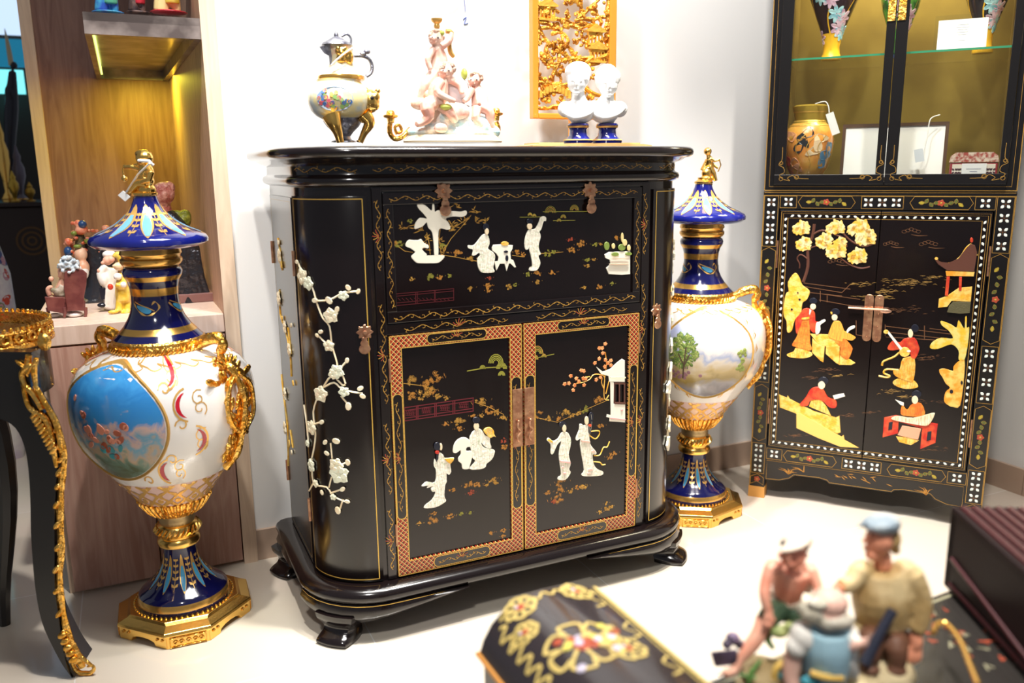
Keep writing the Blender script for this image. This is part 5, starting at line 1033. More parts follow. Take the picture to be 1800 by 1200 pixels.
v2 = floor_vase('tall white and cobalt covered vase painted with a landscape, standing right of the black cabinet', FV2, math.radians(-5), (MED2, landscape, [mat('green_foliage_paint', (.12, .2, .04), .5), mat('light_foliage_paint', (.32, .38, .1), .5), mat('trunk_paint', (.1, .06, .04), .5), mat('mauve_paint', (.35, .18, .22), .5)], wreath), 5)
def finial(t, A, j, tagged):
    """gilt putto on the lid: j holds the pixel sketch"""
    g = G(); k = A.k(j['c'][0], j['c'][1])
    for (x, y, r, dy) in j['balls']: g.ball(A.p(x, y, dy*k), [q*k for q in (r if isinstance(r, tuple) else (r, r, r))], nu=14, nv=10)
    for pts, rad in j['limbs']: g.tube([A.p(x, y, dy*k) for x, y, dy in pts], [r*k for r in rad], 10)
    return g.obj('putto_finial', GOLD, t, remesh=.0012), k
lid1 = [c for c in v1.children if c.name.startswith('lid')][0]; lid2 = [c for c in v2.children if c.name.startswith('lid')][0]
A1 = At(Frame(FV1.o.x, FV1.o.y, 0, FV1.yaw), 0)
finial(lid1, A1, dict(c=(255, 300), balls=[(254, 278, (12, 12, 12), 0), (252, 270, (12, 11, 6), 3), (243, 281, 3, -7), (257, 303, (12, 9, 14), 0), (256, 318, (13, 11, 9), 0), (258, 334, (13, 13, 10), 0), (250, 341, (16, 14, 5), 0), (219, 314, 4.5, -3)],
    limbs=[([(255, 288, 0), (256, 298, 0)], [6, 8]), ([(258, 296, -6), (265, 305, -10), (262, 316, -13), (248, 320, -14)], [5, 5, 4.5, 4]), ([(252, 296, 4), (243, 296, 0), (230, 293, -4), (219, 294, -5)], [5, 4, 3.4, 2.5]), ([(256, 320, -5), (240, 322, -10), (232, 332, -11), (222, 344, -11)], [8, 7, 5.5, 4.5]), ([(258, 322, 5), (246, 328, 0), (242, 340, 0)], [7, 6, 5]), ([(222, 292, -4), (218, 290, -4), (216, 300, -4), (218, 312, -4)], [1.5, 1.4, 1.3, 1.3]), ([(236, 290, -5), (248, 287, -4)], [1.5, 1.5])]), True)
k = A1.k(250, 300); g = G()
for (a, b, w_) in (((263, 287), (243, 306), 2.2), ((243, 306), (222, 338), 2.5)):
    g.tube([A1.p(a[0], a[1], -16*k), A1.p(b[0], b[1], -17*k)], [w_*k]*2, 6, flat=.4)
g.tube([A1.p(244, 282, -12*k), A1.p(262, 283, -14*k), A1.p(269, 290, -8*k)], [2.5*k]*3, 6)
P_ = [A1.p(x, y, -17.5*k) for x, y in ((207, 343), (216, 335), (229, 346), (220, 354))]; g.add(P_+[p+Vector((0, .001, 0)) for p in P_], [(0, 1, 2, 3), (7, 6, 5, 4), (0, 1, 5, 4), (1, 2, 6, 5), (2, 3, 7, 6), (3, 0, 4, 7)])
g.obj('price_tag', WHITE, lid1)
A2 = At(Frame(FV2.o.x, FV2.o.y, 0, FV2.yaw), 0)
finial(lid2, A2, dict(c=(1245, 290), balls=[(1244, 266, (7, 7, 7), 0), (1247, 283, (6, 5, 10), 0), (1242, 305, (9, 8, 10), 0), (1241, 316, (12, 10, 8), 0), (1240, 324, (13, 12, 4), 0)],
    limbs=[([(1245, 272, 0), (1246, 278, 0)], [3.5, 4.5]), ([(1249, 279, -3), (1256, 283, -4), (1264, 281, -5)], [3, 2.6, 2]), ([(1247, 280, 3), (1254, 290, 0), (1262, 296, -2)], [3, 2.4, 2]), ([(1264, 279, -5), (1267, 290, -5), (1262, 302, -5)], [1.2]*3), ([(1248, 292, 0), (1254, 304, -3), (1258, 318, -3)], [5, 4.5, 3.4]), ([(1245, 294, 0), (1240, 306, 0), (1236, 320, 0)], [5, 4.5, 3.6]), ([(1243, 280, 3), (1236, 300, 4)], [3, 6])]), False)
# ------------------------------------------------------------------ sketching small sculptures: pixel positions at a chosen depth
class Sk:
    def __init__(s, A, x=0, y=0): s.A = A; s.k = A.k(900, 300) if not x else A.k(x, y)
    ox = 0
    def b(s, g, x, y, rx, ry=None, dy=0, rz=None, rot=0):
        ry = ry or rx; x += s.ox; c = s.A.p(x, y, dy*s.k); g.ball(c, (rx*s.k, (rz or (rx+ry)/2)*s.k, ry*s.k), nu=14, nv=10, R=Matrix.Rotation(math.radians(-rot), 3, 'Y') if rot else None); return s
    def t(s, g, pts, rad, n=9, sm=3):
        P = [tuple(s.A.p(p[0]+s.ox, p[1], (p[2] if len(p) > 2 else 0)*s.k)) for p in pts]
        if isinstance(rad, (int, float)): rad = [rad]*len(pts)
        Q = curve([p+(r,) for p, r in zip(P, rad)], sm) if sm > 1 else [p+(r,) for p, r in zip(P, rad)]
        g.tube([q[:3] for q in Q], [max(q[3], .05)*s.k for q in Q], n); return s
    def poly(s, g, pts, th=4, dy=0):
        P = [s.A.p(x, y, (dy-th/2)*s.k) for x, y in pts]; Q = [s.A.p(x, y, (dy+th/2)*s.k) for x, y in pts]; n = len(pts)
        g.add(P+Q, [list(range(n)), list(range(2*n-1, n-1, -1))]+[(i, (i+1) % n, (i+1) % n+n, i+n) for i in range(n)]); return s
    def lathe(s, g, cx, rows, n=28, flat=1, dy=0):
        P = [(s.A.p(cx, y, dy*s.k).z, r*s.k) for y, r in rows]; c = s.A.p(cx, rows[0][0], dy*s.k)
        g.lathe([(r, z) for z, r in P], n, (c.x, c.y, 0), scale=(1, flat)); return s
def stand(name, label, cat, fr, y0, group=None, z=None):
    """a thing drawn in frame fr whose root sits at fr's origin"""
    return thing(name, label, cat, fr, group)
TOPZ = 1.2004
# ---- covered ewer
fr = FC; A = At(fr, .2)
def rooted(name, label, cat, fr, px, py, y0, z, group=None):
    """own frame at the base point; returns thing, sketch"""
    o, d = fr.ray(px, py); t = (y0-o.y)/d.y; x = o.x+t*d.x; f2 = fr.sub(x, y0, z); th = thing(name, label, cat, f2, group)
    A = At(f2, 0); return th, Sk(A, px, py), A, f2
t, K, A, f2 = rooted('cloisonne_ewer', 'covered cloisonne ewer with silver lid and gilt animal-head feet on the black cabinet, far left', 'ewer', FC, 598, 250, .2, TOPZ)
SILV = mat('tarnished_silver', (.42, .43, .48), .35, .85, bump=.5, bscale=120, col2=(.2, .2, .25), nscale=60)
ENAM = mat('painted_enamel', (.85, .72, .35), .3, coat=.4, col2=(.62, .68, .66), nscale=30, fac=(.45, .62))
g = G(); K.lathe(g, 599, [(213, 26), (204, 42), (195, 50), (182, 54), (170, 54), (158, 49), (150, 42), (145, 38), (141, 38)]); b = g.obj('body', ENAM, t, True)
g = G(); K.lathe(g, 600, [(141, 39), (138, 40), (134, 39), (133, 36)]); g.obj('gilt_ring', GOLDB, t, True)
g = G(); K.lathe(g, 601, [(134, 35), (128, 31), (120, 25), (113, 20), (104, 19), (90, 20), (80, 21)]); g.obj('shoulder', mat('floral_enamel', (.84, .76, .5), .3, col2=(.75, .35, .25), nscale=70, fac=(.5, .65)), t, True)
g = G(); K.poly(g, [(561, 82), (578, 78), (606, 80), (612, 113), (580, 115), (578, 98), (570, 94)], 12, -2); g.obj('spout', SILV, t)
g = G(); K.b(g, 601, 90, 12, 9, -18).b(g, 612, 101, 9, 14, -14).b(g, 600, 103, 9, 9, -16).b(g, 594, 85, 4, 4, -24).b(g, 607, 85, 4, 4, -24).b(g, 600, 93, 3, 4, -29); g.obj('gilt_mask', GOLD, t, remesh=.0015)
g = G(); K.lathe(g, 592, [(80, 26), (76, 24), (71, 15), (67, 9), (64, 4), (61, 4), (57, 2), (54, .5)]); K.t(g, [(600, 64), (610, 60), (617, 68), (616, 80)], 2); g.obj('lid', SILV, t, True)
g = G(); K.t(g, [(622, 98), (634, 98), (648, 103), (654, 116), (652, 128), (644, 134)], [3, 3, 3, 3.2, 3, 3]).b(g, 645, 91, 6, 4).b(g, 638, 95, 6, 4); g.obj('handle', SILV, t)
S = Rev(f2, [(r*K.k, A.p(599, y).z) for y, r in [(213, 26), (204, 42), (195, 50), (182, 54), (170, 54), (158, 49), (150, 42), (145, 38), (141, 38)]])
g = G(); c = S.inv(588, 173); rnd = random.Random(2); g.disc(S, c, 32*K.k, .001, 20, 20*K.k)
for i in range(40): a = rnd.random()*6.28; r = math.sqrt(rnd.random()); g.mi(1+i % 4); g.disc(S, (c[0]+r*.52*math.cos(a), c[1]+r*17*K.k*math.sin(a)), 3.6*K.k, .0006, 7, base=.001)
g.mi(5)
for i in range(30): a = rnd.random()*6.28; g.disc(S, (c[0]+rnd.uniform(.7, 2.2), c[1]+rnd.uniform(-24, 20)*K.k), 3.2*K.k, .0006, 7)
g.obj('enamel_flowers', [mat('sky_enamel', (.35, .5, .75), .3), mat('blue_dot_enamel', (.08, .2, .5), .3), mat('pink_dot_enamel', (.75, .15, .2), .3), mat('green_dot_enamel', (.3, .5, .15), .3), YEL, mat('rust_dot_enamel', (.7, .3, .12), .3)], b)
g = G(); K.b(g, 650, 178, 17, 20, -22).b(g, 660, 170, 8, 8, -32).b(g, 640, 158, 8, 5, -14).b(g, 664, 160, 5, 4, -26).b(g, 658, 186, 9, 8, -30).b(g, 636, 185, 12, 18, -22)
g.obj('gilt_animal_head', GOLD, t, remesh=.0015); g = G(); K.b(g, 654, 172, 3.4, 3.4, -40); g.obj('eye', HAIR, t)
for i, (p, r) in enumerate([([(583, 204, -40), (588, 218, -44), (594, 234, -42), (598, 250, -40)], [16, 12, 8, 6]), ([(612, 208, 30), (606, 225, 28), (603, 240, 26), (604, 250, 26)], [12, 10, 7, 6]), ([(640, 202, -24), (649, 216, -26), (640, 234, -22), (633, 250, -20)], [14, 10, 6, 5])]):
    g = G(); K.t(g, p, r, 12, 4).b(g, p[-1][0], 248, 7, 2.4, p[-1][2]); g.obj('gilt_leg', GOLD, t, True)
g = G(); K.lathe(g, 604, [(250, 22), (248, 21), (245, 14), (240, 12), (232, 18), (222, 28), (214, 33), (208, 34)]); g.obj('fluted_foot', SILV, t, True)
g = G(); K.t(g, [(620, 84, -24), (600, 98, -32), (582, 115, -28)], 1.5); g.obj('tag_string', WHITE, t)
# ---- porcelain group of three cherubs
t, K, A, f2 = rooted('cherub_centrepiece', 'pastel porcelain centrepiece of three cherubs with gilt candle arms on the black cabinet', 'figurine', FC, 797, 251, .2, TOPZ)
PC = mat('blush_porcelain', (.86, .42, .32), .25, coat=.5, col2=(.9, .66, .55), nscale=30); PW = mat('sea_porcelain', (.45, .68, .74), .25, coat=.5, col2=(.88, .8, .72), nscale=30, bump=.6, bscale=50, bdist=.01); PH = mat('brown_blond_hair', (.45, .24, .16), .4, bump=1, bscale=120, bdist=.006, col2=(.8, .6, .48), nscale=90)
g = G(); K.lathe(g, 797, [(251, 84), (248, 85), (246, 83), (244, 80), (241, 79), (238, 76)], 48, .55); g.obj('oval_base', [mat('cream_gilt_rim', (.9, .74, .5), .25, coat=.5)], t, True)
g = G()
for x, y, rx, ry, dy in ((760, 225, 30, 16, 0), (800, 218, 36, 22, 5), (840, 222, 30, 18, 0), (735, 232, 20, 10, 0), (862, 232, 16, 12, 0), (790, 232, 60, 10, 0), (815, 205, 22, 20, 5), (775, 205, 22, 18, 5)): K.b(g, x, y, rx, ry, dy, 22)
g.obj('rock_and_waves', PW, t, remesh=.003)
CH_ = [
 dict(h=(766, 66), r=14, tor=[(768, 84, 0), (772, 104, 2), (768, 128, 4)], tr=[9, 14, 16], limbs=[([(776, 82, -8), (790, 72, -10), (794, 58, -6)], [6, 5, 4]), ([(762, 86, -4), (752, 104, -10), (757, 122, -12)], [6, 5, 4]), ([(764, 130, 0), (748, 150, -6), (740, 176, -4)], [11, 9, 7])]),
 dict(h=(785, 124), r=14, tor=[(778, 140, -14), (770, 160, -14), (766, 182, -12)], tr=[10, 17, 18], limbs=[([(776, 142, -24), (768, 160, -32), (786, 172, -36), (800, 178, -36)], [7, 6, 5, 4]), ([(762, 182, -18), (750, 186, -28), (754, 205, -28), (740, 216, -26), (732, 218, -28)], [12, 12, 9, 6, 5]), ([(775, 185, -10), (790, 196, -26), (800, 212, -20)], [11, 9, 7]), ([(790, 140, -14), (808, 150, -20), (812, 165, -24)], [6, 5, 4])]),
 dict(h=(834, 140), r=13, tor=[(836, 154, 0), (842, 170, 0), (844, 186, -2)], tr=[9, 14, 15], limbs=[([(830, 156, -8), (822, 172, -14), (815, 178, -18)], [6, 5, 4]), ([(845, 188, -8), (860, 196, -14), (862, 214, -14), (868, 230, -14)], [10, 9, 7, 5]), ([(838, 190, -8), (836, 206, -16), (846, 222, -16)], [9, 8, 6])])]
for i, c in enumerate(CH_):
    g = G(); K.b(g, c['h'][0], c['h'][1], c['r']*.88, c['r'], c['tor'][0][2]).t(g, c['tor'], c['tr']); K.t(g, [(c['h'][0], c['h'][1]+6, c['tor'][0][2]), c['tor'][0]], [7, 8])
    for p, r in c['limbs']: K.t(g, p, r)
    hx, hy = c['h']; d0 = c['tor'][0][2]; K.b(g, hx-3, hy+3, 3, 4, d0-14).b(g, hx-5, hy+8, 6, 3, d0-9).b(g, hx-8, hy+1, 4, 3.5, d0-10).b(g, hx+5, hy+2, 4, 3.5, d0-10)
    o = g.obj('cherub', PC, t, remesh=.0018)
    g = G(); rnd = random.Random(i)
    for q in range(22): a = rnd.uniform(-.4, 3.5); K.b(g, c['h'][0]+2+c['r']*.75*math.cos(a), c['h'][1]-3-c['r']*.6*math.sin(a), 4.4, 4, d0+rnd.uniform(-9, 8))
    g.obj('hair', PH, o, remesh=.0018)
    g = G(); hx, hy = c['h']
    for dx in (-6, 4): K.b(g, hx+dx, hy, 1.5, 1.2, d0-13.5)
    g.obj('eyes', HAIR, o)
g = G(); K.b(g, 803, 160, 21, 25, 2, 18); g.obj('fluted_shell', mat('grey_white_shell', (.8, .8, .82), .25, coat=.5), t, True)
g = G(); K.b(g, 738, 182, 16, 10, -6, 10).b(g, 752, 168, 14, 12, -4); g.obj('apricot_drape', mat('apricot_glaze', (.85, .36, .22), .3, coat=.5, col2=(.92, .66, .5), nscale=40), t, remesh=.002)
g = G(); K.b(g, 802, 195, 24, 14, -14, 12).b(g, 775, 225, 12, 8, -26, 6); g.obj('coral_rock', mat('coral_glaze', (.85, .42, .34), .3, coat=.5, col2=(.9, .66, .6), nscale=50), t, remesh=.002)
g = G(); K.b(g, 816, 130, 5, 9, -6).b(g, 777, 58, 4, 4, -10).b(g, 784, 188, 10, 5, -30); g.obj('leaf_sprig', mat('lime_leaf', (.5, .55, .1), .4), t, True)
g = G(); K.t(g, [(784, 55, -4), (794, 58, -4), (790, 78, -2), (792, 92, 0), (798, 100, 0)], [3.5, 4, 3.5, 4, 3]); g.obj('gilt_branch', GOLDE, t)
for sg, pts, cup in ((-1, [(722, 226), (708, 240), (694, 244), (685, 232), (686, 214)], (687, 204)), (1, [(866, 236, 4), (876, 228, 8), (872, 214, 8)], (872, 200))):
    g = G(); K.t(g, pts, [4]*len(pts)); cx, cy = cup; dy = 0 if sg < 0 else 8
    K.lathe(g, cx, [(cy+12, 5), (cy+4, 6), (cy+2, 11), (cy-1, 12), (cy-3, 7), (cy-8, 6), (cy-10, 4)], 16, 1, dy)
    if sg < 0: K.t(g, [(698, 236), (694, 224), (702, 220), (706, 230), (700, 234)], 2.5)
    g.obj('gilt_candle_arm', GOLDC, t, True)
g = G(); K.lathe(g, 768, [(50, 4), (46, 5), (42, 4), (38, 8), (35, 9), (33, 9)]); g.obj('gilt_cup', GOLDE, t, True)
g = G(); rows = [(33, 9), (31, 22), (24, 38), (10, 46), (-15, 50), (-40, 48)]; K.lathe(g, 772, rows, 40); g.obj('glass_bowl', GLASS, t, True)
S_ = f2
g = G(); K.poly(g, [(810, 18), (828, 22), (826, 55), (806, 51)], 1.5, -46); o = g.obj('price_tag', WHITE, t); g = G(); K.t(g, [(816, 0, -47), (818, 20, -47.5)], .6); K.t(g, [(814, 34, -47.5), (820, 30, -47.5), (816, 42, -47.5), (823, 40, -47.5)], .7); g.obj('ink_scribble', mat('blue_ink', (.15, .2, .5), .6), t)
# ---- two white busts
BISQ = mat('white_bisque', (.9, .89, .87), .6)
for i, (px, lab, flip, dy) in enumerate(((1016, 'white bisque bust of a capped young woman on a cobalt socle, left of the pair', 1, .12), (1067, 'white bisque bust with smooth hair on a cobalt socle, right of the pair', -1, .12))):
    t, K, A, f2 = rooted('porcelain_bust', lab, 'bust', FC, px, 250, dy, TOPZ, 'pair of white busts on the black cabinet'); k = 1; oy = 4*i
    g = G(); K.lathe(g, px, [(252, 22), (248, 23), (245, 20), (238, 14), (228, 13), (224, 15), (220, 17), (217, 15)]); so = g.obj('cobalt_socle', COBALT, t, True)
    g = G(); K.lathe(g, px, [(247, 23.5), (245, 21.5)]); K.lathe(g, px, [(225, 15.8), (222, 17.2)]); g.obj('gilt_band', GOLDE, so, True)
    g = G(); K.b(g, px, 134+oy, 18, 21, 0, 20).b(g, px-2*flip, 146+oy, 14, 16, -4, 15).t(g, [(px, 152+oy, 0), (px+1, 168, 0), (px+2*flip, 182, 2)], [10, 10, 15])
    K.b(g, px+2*flip, 190, 28, 13, 0, 15).b(g, px+4*flip, 203, 22, 12, -3, 14).b(g, px, 212, 12, 8, 0).b(g, px-22*flip, 192, 12, 12, 2).b(g, px+24*flip, 190, 11, 11, 2)
    K.b(g, px-3*flip, 147+oy, 2.6, 5, -19, 3.5).b(g, px-3*flip, 156+oy, 4.5, 2, -17, 3).b(g, px-3*flip, 163+oy, 5, 3.5, -15).b(g, px-10*flip, 142+oy, 4, 2, -16).b(g, px+4*flip, 142+oy, 4, 2, -17)
    if i == 0: K.b(g, px, 126, 20, 15, 1, 21)
    else: K.b(g, px+8, 136, 14, 14, 6)
    K.t(g, [(px-26, 196, -6), (px-8, 206, -16), (px+16, 200, -14), (px+30, 188, -6)], [4, 5, 5, 4])
    g.obj('bust', BISQ, t, remesh=.0016)
# ---- carved gilt screen on its stand
t, K, A, f2 = rooted('carved_screen', 'pierced gold carved wooden screen in an amber frame on a post stand, behind the busts', 'carving', FC, 1010, 250, .4, TOPZ)
AMB = mat('amber_gold_wood', (.82, .36, .04), .3, .3, coat=.4); CARV = mat('carved_gold_wood', (.9, .46, .05), .35, .45, bump=1, bscale=70, bdist=.012, col2=(.5, .18, .015), nscale=50, fac=(.42, .62))
a_, b_ = A.p(934, 215), A.p(1078, 205); xl, xr, zb = a_.x, b_.x, (a_.z+b_.z)/2; zt = zb+.62; ft = .018
g = G()
for q in ((xl, xl+ft, zb, zt), (xr-ft*1.3, xr, zb, zt), (xl+ft, xr-ft*1.3, zb, zb+.016), (xl+ft, xr-ft*1.3, zt-.02, zt)): g.rbox(q[0], q[1], -.014, .014, q[2], q[3], .003)
g.obj('frame', AMB, t)
g = G(); rnd = random.Random(11); ix0, ix1, iz0, iz1 = xl+ft, xr-ft*1.3, zb+.03, zt-.02; W_ = ix1-ix0
g.box(ix0, ix1, .004, .008, zb+.028, zb+.034)
for i in range(44):      # winding branches
    z = iz0+(iz1-iz0)*rnd.random(); x = ix0+rnd.random()*W_; pts = []; a = rnd.uniform(-.6, .6)+(0 if rnd.random() < .5 else PI)
    for k in range(7): pts.append((min(max(x, ix0), ix1), rnd.uniform(-.008, .006), min(max(z, iz0), iz1))); x += .03*math.cos(a); z += .024*math.sin(a)+.006; a += rnd.uniform(-.9, .9)
    g.tube(curve(pts, 2), [.0045+.003*rnd.random() for _ in range(13)], 6)
for i in range(900):
    x = ix0+rnd.random()*W_; z = iz0+(iz1-iz0)*rnd.random()
    if noise.noise(Vector((x*26, z*20, 3))) < -.06 and min(x-ix0, ix1-x) > .008: continue
    g.ball((x, rnd.uniform(-.01, .004), z), (rnd.uniform(.005, .012), .005, rnd.uniform(.004, .008)), nu=6, nv=4, R=Matrix.Rotation(rnd.random()*3, 3, 'Y'))
cv = g.obj('pierced_carving', CARV, t)
BCG = mat('bright_carved_gold', (.95, .55, .08), .35, .5, bump=.5, bscale=90, bdist=.006)
for q, r in enumerate(((1048, 85), (1045, 55), (960, 10))):   # small carved pavilions
    g = G(); c = A.p(*r); x, z = c.x, c.z
    g.prism([(x-.035, z), (x-.02, z+.008), (x, z+.02), (x+.02, z+.008), (x+.035, z), (x+.03, z-.004), (x-.03, z-.004)], -.014, .008); g.box(x-.024, x+.024, -.008, .004, z-.012, z-.004)
    for j in range(5): g.box(x-.024+j*.0115, x-.021+j*.0115, -.01, -.002, z-.036, z-.012)
    g.prism([(x-.03, z-.036), (x+.03, z-.036), (x+.027, z-.042), (x-.027, z-.042)], -.012, .006); g.obj('carved_pavilion', BCG, cv)
g = G()
p0, p1 = A.p(942, 178), A.p(1000, 165)
for i in range(10): x = ix0+.004+i*.0105; z = iz0+.03+.018*math.sin(PI*i/9); g.box(x, x+.009, -.012, .002, z, z+.02)
g.obj('carved_bridge', BCG, cv)
g = G(); pc = A.p(1010, 230).x; g.rbox(pc-.016, pc+.016, -.012, .012, .004, zb+.002, .002); g.obj('stand_post', AMB, t)
xa, xb = A.p(918, 247).x, A.p(1124, 247).x; g = G(); g.prism([(xa, 0), (xb, 0), (xb, .012), (xb-.03, .016), (xa+.03, .016), (xa, .012)], -.07, .07); g.box(xa+.03, xb-.03, -.05, .05, .016, .02); g.obj('stand_base', mat('light_amber_wood', (.78, .48, .2), .4, col2=(.62, .34, .12), nscale=10), t)
# ------------------------------------------------------------------ figurines on the ledge
LZ = .7572
def ledge(name, label, px, py, y0): return rooted(name, label, 'figurine', FW, px, py, y0, LZ)
t, K, A, f2 = ledge('armchair_figurine', 'grey-haired sitter in a maroon wing armchair, figurine at the left end of the ledge', 115, 556, .14)
MR = mat('maroon_glaze', (.13, .03, .028), .35, coat=.3, col2=(.2, .06, .05), nscale=30)
g = G(); K.poly(g, [(113, 478), (122, 473), (145, 473), (153, 480), (152, 500), (148, 520), (148, 546), (118, 546), (112, 505)], 8, -8)
K.poly(g, [(78, 521), (110, 522), (118, 528), (118, 552), (84, 546)], 34, 8); K.poly(g, [(112, 530), (150, 528), (150, 545), (112, 548)], 38, 10)
for x, dy in ((113, -8), (150, -8), (84, 26)): K.t(g, [(x, 540, dy), (x+1, 550, dy), (x, 558, dy)], [4, 3, 2.5])
g.obj('wing_armchair', MR, t, bevel=.002)
g = G(); K.b(g, 116, 550, 12, 6, 8, 10).b(g, 96, 554, 12, 5, 16, 8).b(g, 132, 552, 15, 6, 2, 12); g.obj('white_base', PORC, t, remesh=.003)
g = G(); K.b(g, 112, 478, 11, 14, 4).b(g, 105, 485, 4, 4, 0).t(g, [(112, 490, 6), (110, 510, 8), (108, 528, 10)], [8, 14, 14]).t(g, [(88, 520, 10), (84, 508, 8), (92, 503, 6)], [5, 5, 4]).b(g, 90, 490, 5, 6, 6); g.obj('sitter', mat('painted_sitter', (.75, .4, .28), .45), t, remesh=.003)
g = G(); K.t(g, [(112, 502, -2), (104, 512, -2), (90, 508, 0)], [8, 7, 5]).b(g, 108, 516, 14, 9, 4); g.obj('olive_jacket', mat('olive_jacket_glaze', (.2, .17, .1), .5, col2=(.5, .42, .34), nscale=60), t, remesh=.003)
g = G(); rnd = random.Random(5)
for i in range(110): a = rnd.random()*6.28; r = 18*math.sqrt(rnd.random()); K.b(g, 120+r*math.cos(a), 465+r*.8*math.sin(a), 3.6, 3.4, rnd.uniform(-14, 4))
g.obj('curly_grey_hair', mat('blue_grey_hair', (.4, .48, .55), .4, col2=(.7, .75, .78), nscale=90), t, remesh=.002)
t, K, A, f2 = ledge('parrot_group_figurine', 'tall dark figurine with an orange bird, foliage and a bearded head, behind the armchair figurine', 165, 530, .42)
g = G(); K.t(g, [(168, 525, 6), (172, 490, 6), (165, 440, 4), (160, 415, 2)], [26, 24, 18, 14]).b(g, 190, 470, 14, 50, 4).b(g, 150, 515, 10, 12).b(g, 192, 415, 14, 12).b(g, 165, 528, 34, 6, 4, 26); g.obj('dark_robe', mat('black_glaze_robe', (.02, .022, .03), .3, coat=.4, bump=.8, bscale=30, bdist=.01), t, remesh=.004)
g = G(); K.t(g, [(140, 528, 2), (138, 490, 0), (142, 450, -2), (140, 412, -4)], [15, 13, 11, 8]).b(g, 150, 528, 26, 6, 0, 20); g.obj('mossy_trunk', mat('mossy_trunk_glaze', (.05, .045, .03), .5, bump=1, bscale=40, bdist=.01, col2=(.16, .12, .05), nscale=50), t, remesh=.003)
g = G(); rnd = random.Random(12)
for i in range(46): K.b(g, rnd.choice((122, 130, 150, 166, 180))+rnd.uniform(-7, 7), rnd.choice((424, 436, 410, 420))+rnd.uniform(-7, 7), 4.2, 3.6, rnd.uniform(-14, 2))
g.obj('red_blossoms', mat('red_orange_blossom', (.6, .12, .05), .4, col2=(.85, .4, .25), nscale=90), t, remesh=.0022)
g = G(); K.b(g, 143, 404, 12, 9, -10, rot=20).b(g, 137, 394, 6, 9, -8).b(g, 127, 392, 4, 4, -10).b(g, 120, 425, 7, 8, -10).b(g, 134, 446, 6, 6, -14).b(g, 172, 430, 7, 10, -8).b(g, 186, 402, 8, 8, 0); g.obj('orange_bird', mat('orange_red_glaze', (.75, .17, .08), .4, col2=(.9, .4, .25), nscale=60), t, remesh=.003)
g = G(); K.b(g, 145, 394, 8, 8, -16).b(g, 120, 442, 8, 10, -10); g.obj('blue_wing', mat('deep_blue_glaze', (.02, .07, .2), .3, coat=.5), t, remesh=.003)
g = G(); K.b(g, 142, 447, 12, 14, -14).b(g, 146, 470, 12, 16, -16); g.obj('bearded_face', mat('peach_face_glaze', (.85, .42, .25), .4, col2=(.9, .6, .42), nscale=40), t, remesh=.003)
g = G(); K.b(g, 148, 478, 9, 14, -20).b(g, 142, 470, 4, 4, -26); g.obj('white_shirt', PORC, t, remesh=.003)
g = G(); K.b(g, 136, 433, 8, 4, -20).b(g, 130, 410, 6, 5, -14).b(g, 155, 424, 8, 5, -14); g.obj('green_leaves', mat('moss_leaf_glaze', (.2, .26, .04), .4), t, remesh=.003)
t, K, A, f2 = ledge('white_bearded_figurine', 'figurine of a white-bearded man in a white robe holding a dark bag', 198, 548, .22)
g = G(); K.t(g, [(196, 470), (194, 500), (200, 542)], [12, 14, 17]); [K.t(g, [(188+i*6, 500, -13), (186+i*8, 542, -15)], [2.5, 3.5]) for i in range(4)]; K.b(g, 183, 492, 9, 16, -6).b(g, 192, 447, 13, 8, 0).t(g, [(186, 466, -6), (176, 482, -8), (182, 500, -10)], [7, 7, 6]); g.obj('white_robe', mat('ivory_glaze', (.88, .84, .78), .3, coat=.4), t, remesh=.003)
g = G(); K.b(g, 189, 458, 9, 9, -6).b(g, 174, 476, 4, 5, -10).b(g, 180, 462, 3.4, 3.4, -10).b(g, 195, 456, 7, 7, -9); g.obj('face', SKIN, t, remesh=.002)
g = G(); K.poly(g, [(174, 506), (190, 507), (190, 526), (178, 526)], 8, -10); K.t(g, [(178, 508, -10), (179, 494, -10), (182, 488, -10)], 1.5).b(g, 180, 536, 9, 5, -12, 7); g.obj('dark_bag', HAIR, t)
t, K, A, f2 = ledge('yellow_gnome_figurine', 'small yellow-coated gnome figurine holding a red ball beside the cobalt vase neck', 222, 550, .16)
K.ox = -9
YG = mat('yellow_glaze', (.72, .46, .03), .3, coat=.5, col2=(.85, .62, .12), nscale=50)
g = G(); K.t(g, [(228, 480), (226, 505), (226, 528)], [12, 15, 14]).t(g, [(228, 462, 0), (222, 452, 0), (214, 446, 0), (208, 452, -2)], [11, 9, 5, 3]).t(g, [(232, 490, -8), (224, 502, -14), (212, 500, -16)], [7, 6, 5]).t(g, [(219, 528, -3), (218, 546, -6)], [7, 7]).t(g, [(232, 528, 0), (233, 546, -3)], [7, 7]).b(g, 208, 548, 10, 4, -12, 6).b(g, 230, 549, 10, 4, -8, 8); g.obj('yellow_coat', YG, t, remesh=.0025)
g = G(); K.b(g, 217, 468, 9, 8, -7).b(g, 209, 467, 3, 3, -13); g.obj('face', mat('peach_gnome_face', (.9, .62, .38), .4), t, remesh=.002)
g = G(); K.b(g, 216, 486, 8, 7, -11).b(g, 226, 500, 6, 6, -18); g.obj('white_beard', PORC, t, remesh=.002); g = G(); K.b(g, 203, 504, 5, 6, -16); g.obj('red_ball', REDI, t, True)
t, K, A, f2 = ledge('dark_robed_statue', 'tall dark robed statue with red hair on a reddish plinth behind the vase', 335, 542, .3)
BRZ = mat('dark_bronze', (.05, .05, .06), .3, .7, bump=1, bscale=25, bdist=.015)
g = G(); K.t(g, [(292, 372), (305, 400), (322, 440), (326, 490), (330, 534)], [12, 24, 30, 27, 34]); K.t(g, [(300, 395, -14), (318, 430, -20), (325, 470, -18)], [9, 9, 7])
